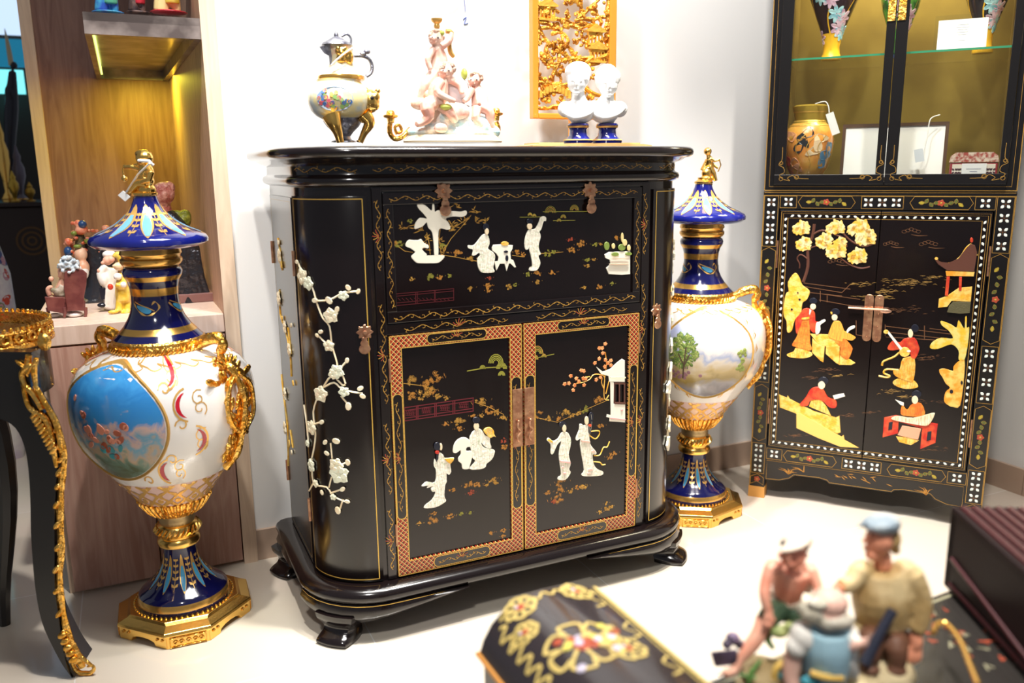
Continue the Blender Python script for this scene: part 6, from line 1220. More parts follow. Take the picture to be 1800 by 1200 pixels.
for i in range(6): K.t(g, [(308+i*8, 440, -24), (312+i*9, 490, -24), (312+i*12, 534, -22)], [4, 4.5, 5])
g.obj('robe', BRZ, t, remesh=.004)
g = G(); K.t(g, [(289, 350, 2), (292, 378, 2)], [9, 12]).b(g, 287, 340, 20, 21, 0, 20).b(g, 296, 330, 12, 12, 2).b(g, 276, 350, 8, 10, -6); g.obj('red_hair', mat('copper_red_hair', (.45, .12, .09), .4, bump=1, bscale=60, bdist=.012, col2=(.75, .36, .28), nscale=60), t, remesh=.003)
g = G(); K.b(g, 322, 388, 14, 22, 14, rot=-20).b(g, 332, 470, 9, 60, 20).b(g, 310, 378, 10, 10, 14); g.obj('green_foliage', mat('olive_green_glaze', (.2, .22, .02), .4, bump=.8, bscale=60, bdist=.01, col2=(.4, .42, .05), nscale=60), t, remesh=.004)
a_, b_ = A.p(300, 545).x, A.p(378, 540).x; g = G(); g.rbox(a_, b_, -.05, .12, 0, .028, .003); g.obj('plinth', mat('reddish_plinth', (.22, .1, .09), .35, coat=.3), t)
# figurines on the marble shelf, only their lower halves are in the picture
def shelffig(name, label, px, cols, w_, y0, seed):
    t, K, A, f2 = rooted(name, label, 'figurine', FW, px, 25, y0, 1.5405); rnd = random.Random(seed)
    g = G(); K.b(g, px, 22, w_, 4, 0, w_*.8); g.obj('base', cols[0], t, remesh=.003)
    g = G(); K.t(g, [(px-w_*.4, 20), (px-w_*.35, 0), (px-2, -30)], [w_*.42, w_*.42, w_*.5]).t(g, [(px+w_*.4, 20, 4), (px+w_*.3, 0), (px+2, -30)], [w_*.25, w_*.3, w_*.4]); g.obj('legs', cols[1], t, remesh=.003)
    g = G(); K.t(g, [(px+w_*.1, 8), (px, -25), (px, -55), (px, -75)], [w_*.5, w_*.6, w_*.6, w_*.35]).t(g, [(px-w_*.5, -65), (px-w_*.8, -40, -4), (px-w_*.4, -25, -8)], [5, 5, 4]).t(g, [(px+w_*.5, -65), (px+w_*.8, -40, -4), (px+w_*.4, -25, -8)], [5, 5, 4]); g.obj('coat', cols[2], t, remesh=.003)
    g = G(); K.b(g, px, -92, 11, 13).b(g, px, -90, 3, 3, -12); g.obj('head', SKIN, t, remesh=.002); g = G(); K.b(g, px, -100, 13, 8); g.obj('hat', cols[0], t, True)
    return t
BG = mat('royal_blue_glaze', (.02, .08, .4), .3, coat=.5, col2=(.05, .3, .5), nscale=40); RG = mat('scarlet_glaze', (.6, .03, .05), .3, coat=.5); DG = mat('dark_mottled_glaze', (.04, .03, .04), .3, coat=.4, col2=(.2, .12, .1), nscale=60)
shelffig('blue_trousered_figurine', 'figurine with blue trouser legs standing at the left of the marble shelf', 190, [BG, BG, mat('green_glaze_coat', (.1, .4, .25), .3)], 30, .12, 1)
shelffig('dark_animal_figurine', 'dark mottled figurine with a red patch in the middle of the marble shelf', 243, [DG, DG, RG], 22, .2, 2)
shelffig('yellow_robed_figurine', 'figurine in a cream-yellow robe with a red hem, right end of the marble shelf', 297, [RG, mat('cream_yellow_glaze', (.85, .66, .3), .35, coat=.4), YG], 34, .14, 3)
# ------------------------------------------------------------------ black and gilt vitrine table at the left edge
FT = Frame(-1.0, 1.735, 0, 0); AT = At(FT, 0); CL = crop(0, 560, 1.8778)
t = thing('vitrine_table', 'black table with gilt bronze mounts and a curved leg, cut off by the left edge', 'table', FT)
def tp(pts, dy=0): return [AT.p(x, y, dy) for x, y in CL(pts)]
def slab(g, pts, th, dy=0): 
    P = tp(pts, 0); P = [p+Vector((0, dy, 0)) for p in P]; Q = [p+Vector((0, th, 0)) for p in P]; n = len(P)
    g.add(P+Q, [list(range(n)), list(range(2*n-1, n-1, -1))]+[(i, (i+1) % n, (i+1) % n+n, i+n) for i in range(n)])
EB = mat('black_ebonised_wood', (.01, .009, .009), .28, coat=.3); EBE = mat('grey_leg_edge', (.06, .06, .07), .3, coat=.3)  # the leg's inner edge strip is a lighter grey than its face
outer = curve([(105, 110), (100, 150), (105, 240), (140, 300), (176, 380), (190, 460), (186, 520), (180, 640), (180, 760), (180, 880), (195, 1000), (208, 1090), (222, 1150), (236, 1182)], 3)
inner = curve([(238, 1186), (205, 1140), (170, 1075), (138, 1000), (118, 900), (108, 800), (102, 700), (100, 600), (94, 500), (80, 420), (50, 360), (0, 330), (-60, 325), (-110, 330)], 3)
g = G(); slab(g, outer+inner+[(-110, 110)], .035); leg = g.obj('cabriole_leg', EB, t)
g = G(); P = tp(inner); Q = [p+Vector((-.004, .0, .0)) for p in P]; R_ = [p+Vector((-.012, .06, 0)) for p in P]; n = len(P)
g.add(P+R_, [(i, i+1, i+1+n, i+n) for i in range(n-1)]); 
g.add([p+Vector((.004, .003, 0)) for p in P]+[p+Vector((.0, .06, 0)) for p in R_], [(i, i+1, i+1+n, i+n) for i in range(n-1)]); g.obj('leg_edge', EBE, leg)
g = G()
edge = curve([(150, 310), (185, 390), (198, 470), (192, 540), (186, 640), (190, 760), (184, 880), (200, 1000), (228, 1090), (262, 1160)], 5); P = tp(edge, -.002)
g.tube([p+Vector((.002, .012, 0)) for p in P], [.0062+.0022*abs(math.sin(i*.55)) for i in range(len(P))], 8)
for i in range(4, len(P)-2, 3): g.ball(P[i]+Vector((-.004, .006, 0)), (.006, .006, .012+.006*math.sin(i)), nu=8, nv=6, R=Matrix.Rotation(.6, 3, 'Y'))
g.obj('gilt_edge_mount', GOLDC, leg, True)
g = G()
for pts, r in (([(95, 120), (90, 160), (72, 180), (82, 220), (112, 250), (140, 300)], [9, 10, 8, 8, 9, 8]), ([(72, 180), (85, 260), (105, 300), (150, 330), (175, 400)], [6, 7, 8, 9, 7]), ([(105, 320), (130, 350), (165, 380), (178, 440), (186, 490)], [7, 9, 8, 8, 5]), ([(115, 220), (150, 280), (188, 350), (202, 440)], [7, 8, 9, 6]), ([(120, 130), (112, 170), (118, 220)], [7, 9, 6])):
    C_ = curve([tuple(p)+(r_*.00075,) for p, r_ in zip(tp(pts, -.004), r)], 4); g.tube([q[:3] for q in C_], [q[3] for q in C_], 8)
for i in range(10): q = tp([(112+i*7, 318+i*13)], -.008)[0]; g.ball(q, (.005, .005, .012), nu=8, nv=6, R=Matrix.Rotation(.8, 3, 'Y'))
for i in range(7): q = tp([(66+i*8, 175-abs(i-3)*9)], -.006)[0]; g.ball(q, (.004, .005, .012), nu=8, nv=6, R=Matrix.Rotation((i-3)*.3, 3, 'Y'))
g.obj('gilt_knee_mount', GOLDC, leg, True)
g = G()
for pts, r in (([(205, 1030), (215, 1070), (232, 1110), (232, 1150), (250, 1175), (280, 1182), (300, 1170), (298, 1155), (280, 1158)], [6, 9, 9, 6, 7, 7, 6, 4, 3]), ([(232, 1080), (252, 1120), (275, 1140), (300, 1158)], [7, 8, 6, 4]), ([(210, 1040), (235, 1100), (262, 1150)], [8, 9, 7])):
    C_ = curve([tuple(p)+(r_*.0008,) for p, r_ in zip(tp(pts, 0), r)], 4); g.tube([(q[0], q[1]+.012, max(q[2], q[3])) for q in C_], [q[3] for q in C_], 8)
for i in range(5): q = tp([(205+i*9, 1045+i*20)], -.002)[0]; g.ball(q, (.011, .008, .008), nu=8, nv=6, R=Matrix.Rotation(-.5, 3, 'Y'))
g.obj('gilt_sabot', GOLDC, leg, True)
zt = AT.p(70, 628).z; xr_ = AT.p(74, 610).x; R0 = .25; cy = .125; xr_ = AT.p(76, 600, cy).x; cx = xr_-R0
def rim(r, n=40): return [(cx+r*math.cos(2*PI*i/n)*1.0, cy+r*.85*math.sin(2*PI*i/n)) for i in range(n)]
g = G(); g.prism(rim(R0-.012, 64), zt-.11, zt+.012, 'xy'); g.obj('apron', EB, t)
g = G(); RR = [(R0-.004, zt+.002), (R0+.002, zt+.006), (R0+.002, zt+.014), (R0-.006, zt+.02), (R0-.004, zt+.038), (R0, zt+.042), (R0-.004, zt+.046), (R0-.014, zt+.046), (R0-.014, zt+.002)]
g.lathe(RR+[RR[0]], 72, (cx, cy, 0), scale=(1, .85))
for i in range(40):
    a = 2*PI*i/40; q = Vector((cx+(R0-.002)*math.sin(a), cy-(R0-.002)*.85*math.cos(a), zt+.03)); u = Vector((math.cos(a), .85*math.sin(a), 0)).normalized()
    g.tube([q+u*.011*math.cos(w*PI/5)+Vector((0, 0, .009*math.sin(w*PI/5))) for w in range(10)], .0035, 6, closed=True)
for i in range(90): a = 2*PI*i/90; g.ball((cx+(R0-.005)*math.sin(a), cy-(R0-.005)*.85*math.cos(a), zt+.05), .0055, nu=6, nv=4)
q = AT.p(68, 600); g.ball((q.x, .0+.02, zt+.03), (.016, .012, .02), nu=8, nv=6)
g.obj('pierced_gallery', GOLDC, t, True)
g = G(); g.prism(rim(R0-.02, 64), zt+.012, zt+.02, 'xy'); g.obj('inlaid_top', mat('dark_red_marquetry', (.03, .012, .01), .12, coat=.8, col2=(.3, .05, .04), nscale=14, fac=(.55, .62)), t)
for dx, dy in ((-.42, .02), (-.2, .24)):
    g = G(); P = [Vector((xr_+dx-.03+.03*math.sin(i*.5), dy, zt-.1-(zt-.1)*i/9)) for i in range(10)]; g.tube(P, [.03-.0018*i for i in range(10)], 8); g.obj('cabriole_leg', EB, t, True)
# ------------------------------------------------------------------ the dim shop beyond the niche
FB = FW
t = thing('dark_side_cabinet', 'dark wooden cabinet with a carved rosette in the dim shop beyond the niche', 'cabinet', FB)
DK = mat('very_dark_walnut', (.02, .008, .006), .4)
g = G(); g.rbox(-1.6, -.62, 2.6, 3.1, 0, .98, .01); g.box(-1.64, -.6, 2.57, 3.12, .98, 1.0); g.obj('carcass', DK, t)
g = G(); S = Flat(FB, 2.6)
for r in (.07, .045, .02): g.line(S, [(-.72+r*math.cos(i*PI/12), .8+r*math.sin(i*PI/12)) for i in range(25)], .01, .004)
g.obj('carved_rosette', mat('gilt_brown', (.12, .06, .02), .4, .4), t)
def farvase(px, py_base, py_top, hw, y0, prof, m, label, name='floor_vase', m2=None, cat='vase', z=None):
    A = At(FB, y0); p = A.p(px, py_base); q = A.p(px, py_top); H = q.z-p.z; k = A.k(px, py_top); f = FB.sub(p.x, y0, p.z if z is None else z); t = thing(name, label, cat, f)
    g = G(); g.lathe([(r*hw*k, h*H) for r, h in prof], 28); b = g.obj('body', m, t, True); return t, f, Rev(f, [(r*hw*k, h*H) for r, h in prof]), b
VPR = [(.4, 0), (.5, .05), (.8, .3), (1, .6), (.95, .78), (.6, .9), (.45, .95), (.5, 1)]
A = At(FB, 1.4); zz = A.p(10, 390).z
t, f, S, b = farvase(-2, 590, 385, 38, 1.4, [(r, h) for r, h in VPR], mat('famille_rose_porcelain', (.7, .66, .62), .25, coat=.5, col2=(.5, .42, .5), nscale=9), 'large white porcelain vase painted with flowers, behind the vitrine table', z=0)
zb = At(FB, 1.4).p(0, 590).z
b.location.z = 0
b.data.transform(Matrix.Diagonal((1, 1, (zb+(At(FB, 1.4).p(0, 385).z-zb))/(At(FB, 1.4).p(0, 385).z-zb), 1)))
hh = At(FB, 1.4).p(0, 385).z
S = Rev(f, [(v.x, v.y) for v in [Vector((r*38*At(FB, 1.4).k(0, 385), h*hh)) for r, h in VPR]])
g = G(); rnd = random.Random(3)
for i in range(60): u, v = rnd.uniform(-1.3, 1.3), hh*rnd.uniform(.3, .9); g.mi(i % 4); g.disc(S, (u, v), rnd.uniform(.01, .025), .001, 8, rnd.uniform(.008, .02), rnd.random()*3)
g.obj('painted_flowers', [mat('moss_far_paint', (.15, .2, .08), .4), mat('indigo_far_paint', (.04, .06, .2), .4), mat('red_far_paint', (.5, .06, .03), .4), mat('pink_far_paint', (.5, .25, .3), .4)], b)
cz = 1.0005
for i, (px, y0, w_, pt, m, nm, lab) in enumerate(((12, 2.75, 12, 205, GOLD, 'gilt_ornament', 'slender gilt ornament standing nearest the picture edge on the dark far cabinet'), (36, 2.8, 12, 255, mat('purple_grey_glaze', (.12, .1, .14), .3, coat=.4), 'mantel_ornament', 'dark grey rounded ornament on the far cabinet beside the niche edge'), (52, 2.7, 9, 320, mat('dark_brass', (.5, .3, .05), .35, .8), 'brass_cup', 'small brass cup on the dark far cabinet next to the niche edge'), (24, 2.68, 10, 300, mat('old_brass', (.6, .38, .06), .3, .9), 'brass_jar', 'squat old brass jar low among the far ornaments'))):
    A = At(FB, y0); p = A.p(px, 330); k = A.k(px, 300); H = A.p(px, pt).z-cz; f = FB.sub(p.x, y0, cz); t = thing(nm, lab, 'ornament', f)
    g = G(); g.lathe([(r*w_*k, h*H) for r, h in [(.9, 0), (.9, .05), (.35, .12), (.5, .25), (1, .45), (.95, .6), (.5, .72), (.6, .8), (.35, .88), (.1, 1)]], 24); g.obj('body', m, t, True)
    g = G(); g.lathe([(r*w_*k, h*H) for r, h in [(.95, .02), (1, .035), (.95, .05)]], 24); g.obj('rim', GOLDB, t, True)
# lit panels of the shop front behind
t = thing('lit_window_panel', 'pale blue lit shop window with a teal band beyond the niche, top left', 'window', FB)
A = At(FB, 3.9)
def panel(px0, px1, py0, py1, m, nm):
    a, b = A.p(px0, py0), A.p(px1, py1); G().box(min(a.x, b.x), max(a.x, b.x), 3.9, 3.93, min(a.z, b.z), max(a.z, b.z)).obj(nm, m, t)
panel(-120, 45, -80, 62, mat('pale_lit_pane', (.5, .6, .7), .5, emit=(.5, .65, .85, .7)), 'upper_pane'); panel(-120, 45, 62, 118, mat('teal_pane', (.01, .16, .25), .5, emit=(.01, .16, .28, .5)), 'teal_band'); panel(-120, 45, 118, 165, mat('cyan_lit_pane', (.2, .7, .75), .5, emit=(.2, .8, .85, .8)), 'lower_pane')
t, K, A, f2 = rooted('far_statuette', 'dark statuette with a pale raised horn against the lit window, top left', 'ornament', FB, 18, 330, 2.9, 1.0005)
g = G(); K.t(g, [(22, 332), (18, 260), (20, 190), (22, 125)], [12, 10, 13, 7]).b(g, 18, 165, 10, 18).b(g, 24, 115, 7, 8); g.obj('dark_body', HAIR, t, remesh=.006)
g = G(); K.t(g, [(20, 115), (14, 80), (8, 50)], [5, 4, .5]); g.obj('pale_horn', mat('pale_horn', (.6, .5, .32), .4), t, True)
# ------------------------------------------------------------------ foreground table, figurine group, boxes
def onz(px, py, z):
    d = pray(px, py); s = (z-CH)/d.z; return CAM+d*s
TZ = .56
a_, b_ = onz(1244, 1196, TZ), onz(1668, 1036, TZ); u = (b_-a_); L = u.length; yaw = math.atan2(u.y, u.x); FG = Frame(a_.x, a_.y, 0, yaw)
t = thing('lacquer_side_table', 'dark lacquered side table with red and gold figures around the edge, bottom right', 'table', FG)
LQ = mat('dark_lacquer_top', (.025, .022, .02), .25, coat=.5)
g = G(); g.rbox(-.02, L+.35, -.42, 0, TZ-.03, TZ, .004); tt = g.obj('tabletop', LQ, t)
g = G()
class Top:
    def __init__(s, z): s.z = z
    def P(s, u, v, off=0): return (u, v, s.z+off)
ST = Top(TZ); rnd = random.Random(6); g.line(ST, [(0, -.012), (L+.33, -.012)], .004, .0008)
for i in range(90):
    x, y = rnd.uniform(.3, L+.3), rnd.uniform(-.17, -.03); g.mi(1 if i % 3 else 0); g.line(ST, [(x, y), (x+rnd.uniform(-.012, .012), y+.01), (x+rnd.uniform(-.012, .012), y)], .003, .0008)
g.obj('painted_border', [mat('grey_gold_paint', (.3, .28, .18), .4), mat('rust_red_paint', (.4, .07, .03), .4)], tt)
for x in (.0, L+.3):
    for y in (-.4, -.04): g = G(); g.rbox(x, x+.035, y, y+.03, 0, TZ-.0305, .004); g.obj('table_leg', LQ, t)
# maroon carved box at the right edge
FM = Frame(*onz(1668, 1040, TZ).xy, TZ+.0006, math.radians(-4))
A = At(FM, 0); FMt = At(FM, 0)
zt_ = FMt.p(1686, 906).z; x0 = .0
t = thing('tambour_box', 'maroon ribbed wooden box with a curved gilt edge at the bottom right', 'box', FM)
MB_ = mat('dark_maroon_lacquer', (.008, .0015, .0025), .5, spec=.2); MR2 = mat('maroon_rib', (.045, .003, .006), .35)
g = G(); g.rbox(0, .016, -.3, .02, 0, zt_, .003); g.rbox(0, .34, .0, .016, 0, zt_, .003); g.box(.016, .34, -.3, 0, 0, .02); g.rbox(0, .34, -.3, .02, zt_-.008, zt_+.006, .003); g.obj('case', MB_, t)
g = G()
for i in range(22): x = .014+i*.0155; g.tube([(x, .012, zt_+.004), (x, -.3, zt_+.004)], .0062, 8)
for i in range(2, 15, 3): z = zt_-.012-i*.026; g.tube([(-.001, .0, max(z, .012)), (-.001, -.3, max(z-.09, .012))], .003, 8)
g.obj('ribs', MR2, t, True)
g = G(); P = [onz(x, y, TZ+.05-.0*i) for i, (x, y) in enumerate(((1640, 1112), (1650, 1095), (1668, 1100), (1690, 1130), (1704, 1165), (1720, 1205)))]
g.tube(curve([tuple(FM.inv(p-FM.o)) for p in P], 4), .0035, 8); g.obj('gilt_curved_edge', GOLDB, t, True)
# domed lacquer chest
CZ = .60
c0, c1 = onz(1053, 1030, CZ), onz(1250, 1196, CZ); u = c1-c0; yaw = math.atan2(u.y, u.x)+PI/2; FX = Frame(c0.x, c0.y, 0, yaw)    # -y runs toward the camera
WX, LX = .175, .42
t = thing('domed_chest', 'black lacquered chest with a domed lid, gold scrolls and flowers, bottom centre foreground', 'chest', FX)
prof = [(0, CZ-.012), (.004, CZ), (.02, CZ+.004), (.05, CZ+.013), (.085, CZ+.016), (.115, CZ+.012), (.14, CZ+.002), (.158, CZ-.014), (.17, CZ-.034), (.175, CZ-.05)]
g = G(); g.prism([(-x, z) for x, z in prof], -LX, 0); lid = g.obj('domed_lid', mat('brown_black_lacquer', (.03, .022, .025), .22, coat=.7), t, True, sharp=50)
g = G(); g.rbox(-WX+.003, -.003, -LX+.002, -.002, 0, CZ-.052, .004); g.box(-WX+.004, -.004, -LX+.004, -.004, CZ-.06, CZ-.045); bd = g.obj('chest_body', mat('dark_chest_side', (.05, .03, .025), .35, coat=.3), t)
class Dome:
    def P(s, u, v, off=0):
        w = -u; pr = prof
        for (x0, z0), (x1, z1) in zip(pr, pr[1:]):
            if w <= x1: k = (w-x0)/(x1-x0); n = Vector((-(-(z1-z0)), 0, (x1-x0))); n = Vector(((z1-z0), 0, (x1-x0))).normalized(); return (-(x0+(x1-x0)*k)+n.x*off, v, z0+(z1-z0)*k+n.z*off)
        return (-pr[-1][0]-off, v, pr[-1][1])
SD = Dome(); g = G()
def wav(p, q, amp, n, wd): 
    L_ = math.hypot(q[0]-p[0], q[1]-p[1]); ux, uy = (q[0]-p[0])/L_, (q[1]-p[1])/L_
    g.line(SD, [(p[0]+ux*L_*i/(n*6)-uy*amp*math.sin(i*PI/3), p[1]+uy*L_*i/(n*6)+ux*amp*math.sin(i*PI/3)) for i in range(n*6+1)], wd, .001)
g.line(SD, [(-.008, -.0), (-.008, -LX)], .005, .0009, 1); g.line(SD, [(-.016, -.01), (-.016, -LX)], .002, .0009)
for i in range(5): g.line(SD, curve([(-.02-i*.0, -.02-i*.08), (-.035, -.035-i*.08), (-.022, -.05-i*.08), (-.04, -.06-i*.08)], 4), .003, .001)
for cx_, cy_, r in ((-.045, -.018, .018), (-.125, -.016, .018), (-.1, -.13, .04), (-.06, -.16, .02), (-.14, -.06, .014)):
    for k in range(7): a = k*.9; g.mi(0); g.line(SD, curve([(cx_+r*.3*math.cos(a), cy_+r*.3*math.sin(a)), (cx_+r*math.cos(a+.3), cy_+r*math.sin(a+.3)), (cx_+r*1.1*math.cos(a+.9), cy_+r*1.1*math.sin(a+.9)), (cx_+r*.7*math.cos(a+1), cy_+r*.7*math.sin(a+1))], 4), .0048, .001)
    g.mi(1); g.disc(SD, (cx_, cy_), r*.32, .002, 9); g.mi(3); g.disc(SD, (cx_-.004, cy_+.003), r*.16, .003, 7)
for i in range(22): rnd = random.Random(i); g.mi((2, 0, 1, 3)[i % 4]); g.disc(SD, (-.075-rnd.uniform(-.03, .05), -.135+rnd.uniform(-.03, .03)), .006, .002, 8)
g.mi(0); wav((-.02, -.012), (-.15, -.012), .005, 7, .0035); wav((-.155, -.02), (-.155, -.3), .006, 12, .004)
g.obj('gold_flower_painting', [mat('old_gold_paint', (.66, .5, .16), .4), REDP, mat('lemon_paint', (.7, .6, .12), .4), mat('lilac_paint', (.6, .55, .7), .4)], lid)
g = G(); S = Flat(FX, -LX)
g.tube([(-WX-.002, -LX, CZ-.052), (-WX-.002, .002, CZ-.052), (.002, .002, CZ-.05), (.002, -LX, CZ-.05)], .0035, 6); g.obj('orange_gilt_beading', mat('orange_gilt', (.8, .36, .08), .35, .4), t)
# sculpture of three men
BP = onz(1440, 1190, TZ+.02); FS = Frame(BP.x+.0, BP.y+.01, TZ+.001, 0); 
t = thing('three_men_sculpture', 'painted sculpture of a capped boy, a beret-wearing man and a bald man on rocks', 'figurine', FS)
K = Sk(At(FS, 0), 1440, 1000)
SK1 = mat('warm_pink_skin', (.85, .33, .22), .5, col2=(.9, .5, .36), nscale=25); SK2 = mat('ruddy_skin', (.8, .33, .2), .5); TAN = mat('tan_jacket_paint', (.5, .34, .14), .55, bump=.6, bscale=40, bdist=.006, col2=(.72, .56, .3), nscale=22)
GRN = mat('dark_green_shorts', (.03, .07, .04), .5, col2=(.08, .12, .06), nscale=30); BLV = mat('pale_blue_waistcoat', (.34, .55, .66), .5, bump=.3, bscale=30, bdist=.005); WSH = mat('white_shirt_paint', (.85, .83, .78), .5, bump=.3, bscale=30, bdist=.005); GRH = mat('grey_hair_paint', (.5, .46, .36), .6, bump=1, bscale=80, bdist=.005, col2=(.75, .7, .6), nscale=40); BRT = mat('brown_trousers', (.16, .07, .04), .5); CRB = mat('cream_cap', (.85, .72, .58), .5); BEB = mat('blue_grey_beret', (.25, .32, .38), .5, col2=(.5, .52, .5), nscale=20); TANH = mat('tan_hair', (.5, .33, .14), .5, bump=.8, bscale=60, bdist=.005)
D = 10
g = G()
for x, y, rx, ry, dy in ((1400, 1185, 90, 22, 20), (1480, 1195, 80, 25, 0), (1340, 1180, 40, 18, 10), (1560, 1180, 50, 30, 25), (1420, 1150, 40, 30, 45), (1500, 1130, 60, 45, 60), (1390, 1205, 110, 18, 10), (1520, 1215, 100, 20, 5)): K.b(g, x, y, rx, ry, dy, 50)
g.obj('rock_base', mat('mossy_rock_paint', (.3, .22, .1), .7, bump=1, bscale=30, bdist=.015, col2=(.6, .5, .3), nscale=16), t, remesh=.004)
# boy
bo = G(); K.b(bo, 1394, 972, 23, 29, 30, 26).b(bo, 1386, 982, 4.5, 7, 4).b(bo, 1370, 976, 4, 6, 26).b(bo, 1417, 976, 4, 6, 34).t(bo, [(1396, 990, 34), (1394, 1002, 44)], [11, 12]).b(bo, 1388, 992, 8, 3.5, 6)
K.t(bo, [(1394, 1000, 46), (1388, 1025, 50), (1380, 1052, 56)], [32, 30, 26]).b(bo, 1360, 996, 17, 14, 42).b(bo, 1422, 1000, 15, 13, 46)
K.t(bo, [(1356, 996, 38), (1346, 1025, 26), (1344, 1050, 14), (1352, 1080, 6)], [13, 11, 10, 8], 10, 4)
K.t(bo, [(1425, 1000, 40), (1436, 1028, 26), (1440, 1048, 14)], [12, 10, 8], 10, 4)
for hx, hy, hd in ((1350, 1086, 2), (1441, 1054, 10)):
    K.b(bo, hx, hy, 9, 10, hd, 6)
    for f in range(4): K.t(bo, [(hx-6+f*4, hy+6, hd-2), (hx-7+f*4.6, hy+15-abs(f-1.5)*2, hd-6), (hx-5+f*4, hy+19-abs(f-1.5)*2, hd-2)], [2.8, 2.5, 2], 6)
    K.t(bo, [(hx+8, hy-2, hd-3), (hx+13, hy+6, hd-6)], [3, 2.3], 6)
K.t(bo, [(1345, 1085, 26), (1336, 1110, 16), (1320, 1135, 10), (1300, 1160, 4)], [17, 15, 14, 9], 10, 4).t(bo, [(1300, 1160, 4), (1290, 1178, -2), (1272, 1184, -12)], [9, 9, 7], 10, 4).b(bo, 1275, 1176, 5, 4, -16)
for f in range(5): K.b(bo, 1262+f*3.5, 1186-f*1.2, 3.2, 2.6, -17-f*2)
bb = bo.obj('boy', SK1, t, remesh=.0015)
g = G(); K.b(g, 1402, 950, 27, 15, 30, 26, 12).b(g, 1395, 960, 29, 5, 8, 14, 18); g.obj('white_cap', CRB, bb, remesh=.0015)
g = G(); K.b(g, 1400, 962, 24, 12, 38, 20, 10).b(g, 1376, 956, 5, 9, 26); g.obj('black_hair', HAIR, bb, remesh=.0018)
g = G()
for x, y in ((1379, 976), (1396, 978)): K.b(g, x, y, 2.6, 1.8, 8)
K.t(g, [(1379, 995, 6), (1387, 997, 3), (1395, 995, 6)], 1.1); g.obj('facial_features', mat('dark_feature_paint', (.08, .03, .02), .5), bb)
g = G(); K.t(g, [(1366, 1032, 56), (1372, 1050, 58)], [14, 22]).b(g, 1380, 1052, 32, 16, 56, 28).t(g, [(1422, 1012, 56), (1416, 1040, 54)], [8, 12]); g.obj('cream_vest', CRB, bb, remesh=.0018)
g = G(); K.b(g, 1384, 1072, 36, 20, 54, 30).t(g, [(1372, 1068, 44), (1354, 1082, 22), (1346, 1092, 12)], [22, 21, 18]).t(g, [(1398, 1068, 50), (1404, 1100, 34), (1404, 1118, 28)], [22, 21, 18]); g.obj('green_shorts', GRN, bb, remesh=.0018)
g = G(); K.b(g, 1370, 1110, 18, 12, 4, 12).b(g, 1388, 1100, 12, 8, 0, 8); g.obj('striped_melon', mat('pale_green_paint', (.5, .55, .22), .5, col2=(.12, .25, .06), nscale=30), t, remesh=.002)
# man in a beret
FSB = 60
g = G(); K.b(g, 1546, 948, 24, 30, FSB, 26).b(g, 1520, 950, 6, 5, FSB-6).b(g, 1524, 962, 8, 5, FSB-6).b(g, 1534, 974, 14, 12, FSB-4).t(g, [(1550, 970, FSB), (1552, 996, FSB+4)], [15, 17]).b(g, 1560, 956, 4, 7, FSB-22).b(g, 1526, 940, 7, 5, FSB-8)
for pts, r in (([(1606, 1110, FSB-20), (1610, 1128, FSB-26), (1604, 1140, FSB-28)], [12, 13, 9]),): K.t(g, pts, r)
for f in range(4): K.t(g, [(1597+f*7, 1138, FSB-30), (1596+f*7, 1156, FSB-36), (1597+f*6, 1168-abs(f-1.5)*3, FSB-34)], [4, 3.6, 2.6], 6)
K.t(g, [(1594, 1126, FSB-34), (1586, 1142, FSB-38)], [4.2, 3], 6)
K.t(g, [(1476, 1030, FSB-30), (1470, 1040, FSB-34)], [11, 9])
for f in range(4): K.t(g, [(1464+f*4, 1042, FSB-38), (1460+f*5, 1054, FSB-42)], [3, 2.4], 6)
mm = g.obj('beret_man', SK2, t, remesh=.0016)
g = G(); K.b(g, 1548, 918, 34, 12, FSB, 32, 12).b(g, 1556, 924, 28, 12, FSB, 28, 18).t(g, [(1508, 926, FSB-6), (1524, 916, FSB-4)], [3, 6]); g.obj('beret', BEB, mm, remesh=.0018)
g = G(); K.b(g, 1566, 946, 17, 22, FSB+4, 22).b(g, 1574, 966, 9, 9, FSB); g.obj('tan_hair', TANH, mm, remesh=.0018)
g = G(); K.b(g, 1531, 942, 2, 2, FSB-22).t(g, [(1524, 936, FSB-20), (1536, 935, FSB-22)], 1.3).t(g, [(1520, 966, FSB-8), (1528, 967, FSB-15)], 1); g.obj('facial_features', mat('feature_paint', (.08, .03, .02), .5), mm)
g = G(); K.t(g, [(1548, 1000, FSB+4), (1550, 1040, FSB+4), (1552, 1090, FSB+6)], [40, 54, 48], 14).b(g, 1516, 1004, 22, 22, FSB).b(g, 1590, 1010, 26, 30, FSB)
K.t(g, [(1512, 1000, FSB-6), (1496, 1024, FSB-18), (1478, 1030, FSB-28)], [19, 17, 14], 10, 4).t(g, [(1596, 1006, FSB-4), (1612, 1050, FSB-8), (1612, 1090, FSB-16), (1604, 1108, FSB-20)], [26, 26, 22, 18], 12, 4); g.obj('tan_jacket', TAN, mm, remesh=.0022)
g = G(); K.b(g, 1552, 1120, 54, 24, FSB+4, 44).t(g, [(1536, 1116, FSB-10), (1530, 1128, FSB-50), (1528, 1160, FSB-60)], [24, 24, 18], 12, 4).t(g, [(1572, 1120, FSB-10), (1574, 1134, FSB-46), (1576, 1165, FSB-54)], [24, 23, 18], 12, 4).b(g, 1528, 1176, 20, 10, FSB-68, 14).b(g, 1576, 1178, 20, 10, FSB-62, 14); g.obj('brown_trousers', BRT, mm, remesh=.0022)
g = G(); K.t(g, [(1570, 1072, FSB-60), (1548, 1110, FSB-66), (1520, 1165, FSB-74)], [9, 9, 11], 10); g.obj('dark_rifle', mat('navy_rifle', (.03, .035, .06), .4), t, True)
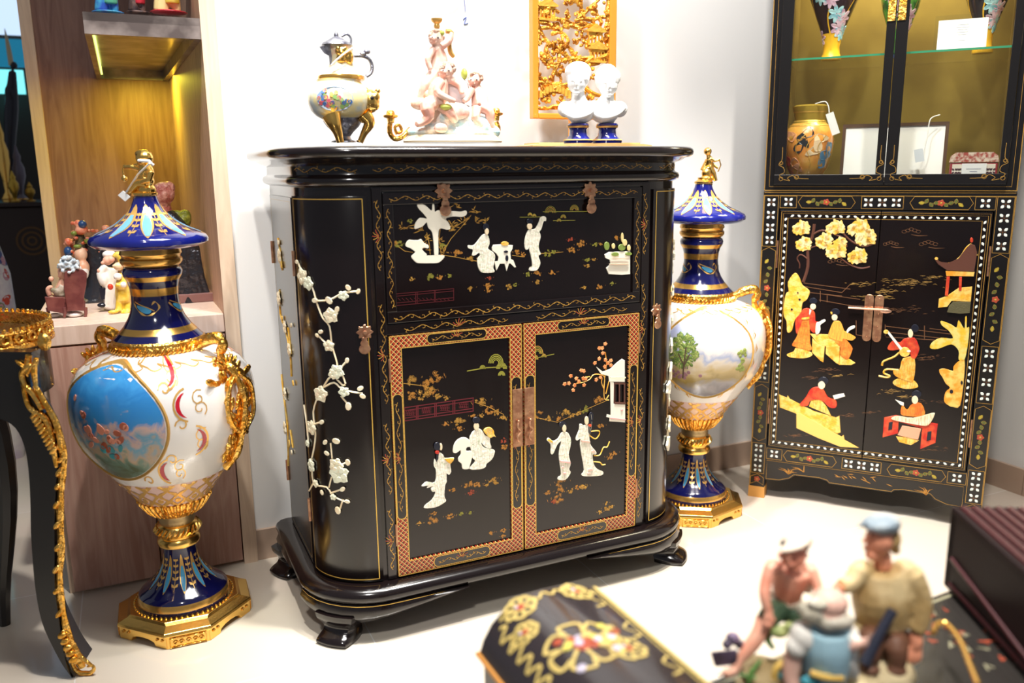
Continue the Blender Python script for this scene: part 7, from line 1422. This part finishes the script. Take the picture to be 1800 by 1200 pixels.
# bald man seen from behind
g = G(); K.b(g, 1458, 1058, 32, 24, -30, 30).b(g, 1455, 1078, 30, 20, -32, 28).t(g, [(1456, 1085, -30), (1456, 1100, -28)], [17, 18]).b(g, 1428, 1080, 5, 8, -34).b(g, 1486, 1082, 5, 8, -30)
K.t(g, [(1396, 1150, -30), (1390, 1185, -34), (1394, 1215, -44)], [17, 15, 12], 10, 4).t(g, [(1494, 1138, -50), (1508, 1132, -58), (1518, 1128, -60)], [9, 8, 6]); 
for f in range(4): K.t(g, [(1514, 1123+f*4, -60), (1528, 1122+f*4, -62)], [3, 2.4], 6)
b3 = g.obj('bald_man', mat('pink_scalp_skin', (.85, .52, .42), .5), t, remesh=.0016)
g = G(); K.b(g, 1430, 1078, 22, 18, -38, 20).b(g, 1464, 1090, 32, 16, -44, 22).b(g, 1414, 1070, 14, 14, -32).b(g, 1488, 1090, 14, 14, -34).b(g, 1440, 1060, 20, 10, -44); g.obj('grey_hair', GRH, b3, remesh=.0022)
g = G(); K.b(g, 1412, 1118, 24, 28, -30, 26).b(g, 1400, 1136, 20, 20, -34).b(g, 1494, 1122, 16, 26, -30).t(g, [(1498, 1126, -36), (1494, 1160, -40), (1500, 1185, -30)], [12, 14, 12]).t(g, [(1490, 1122, -46), (1516, 1128, -56)], [8, 7]); g.obj('white_shirt', WSH, b3, remesh=.0022)
g = G(); K.t(g, [(1454, 1106, -32), (1452, 1135, -32), (1450, 1172, -30), (1448, 1190, -30)], [34, 42, 40, 36], 14, 4).b(g, 1424, 1112, 20, 16, -34).b(g, 1480, 1112, 18, 16, -32); g.obj('blue_waistcoat', BLV, b3, remesh=.0022)
g = G(); K.t(g, [(1360, 1196, -24), (1366, 1172, -24), (1386, 1162, -20), (1404, 1170, -24)], 6).t(g, [(1424, 1182, -66), (1450, 1190, -72), (1480, 1192, -66)], 6); g.obj('yellow_basket', mat('straw_yellow', (.75, .5, .12), .5), t, True)
g = G(); K.b(g, 1378, 1184, 16, 14, -18, 12).b(g, 1425, 1196, 20, 10, -60, 10); g.obj('teal_cloth', mat('teal_cloth_paint', (.03, .25, .35), .5, col2=(.1, .45, .5), nscale=30), t, remesh=.002)
g = G(); K.poly(g, [(1248, 1145), (1296, 1140), (1298, 1168), (1256, 1172)], 30, 12); K.b(g, 1288, 1122, 13, 12, 14).b(g, 1278, 1132, 9, 9, 10).b(g, 1300, 1132, 9, 9, 16); g.obj('dark_grapes_and_crate', mat('purple_black_paint', (.05, .04, .06), .4, col2=(.2, .14, .24), nscale=40), t, bevel=.002)
g = G(); K.t(g, [(1338, 1160, -6), (1322, 1180, -14), (1316, 1200, -20)], [3, 5, 4]).t(g, [(1300, 1185, -10), (1330, 1192, -20)], [3, 4]).t(g, [(1355, 1110, 20), (1350, 1125, 10), (1360, 1140, 4)], [4, 6, 4]); g.obj('green_leaves', mat('bright_leaf_paint', (.08, .2, .04), .5), t, True)
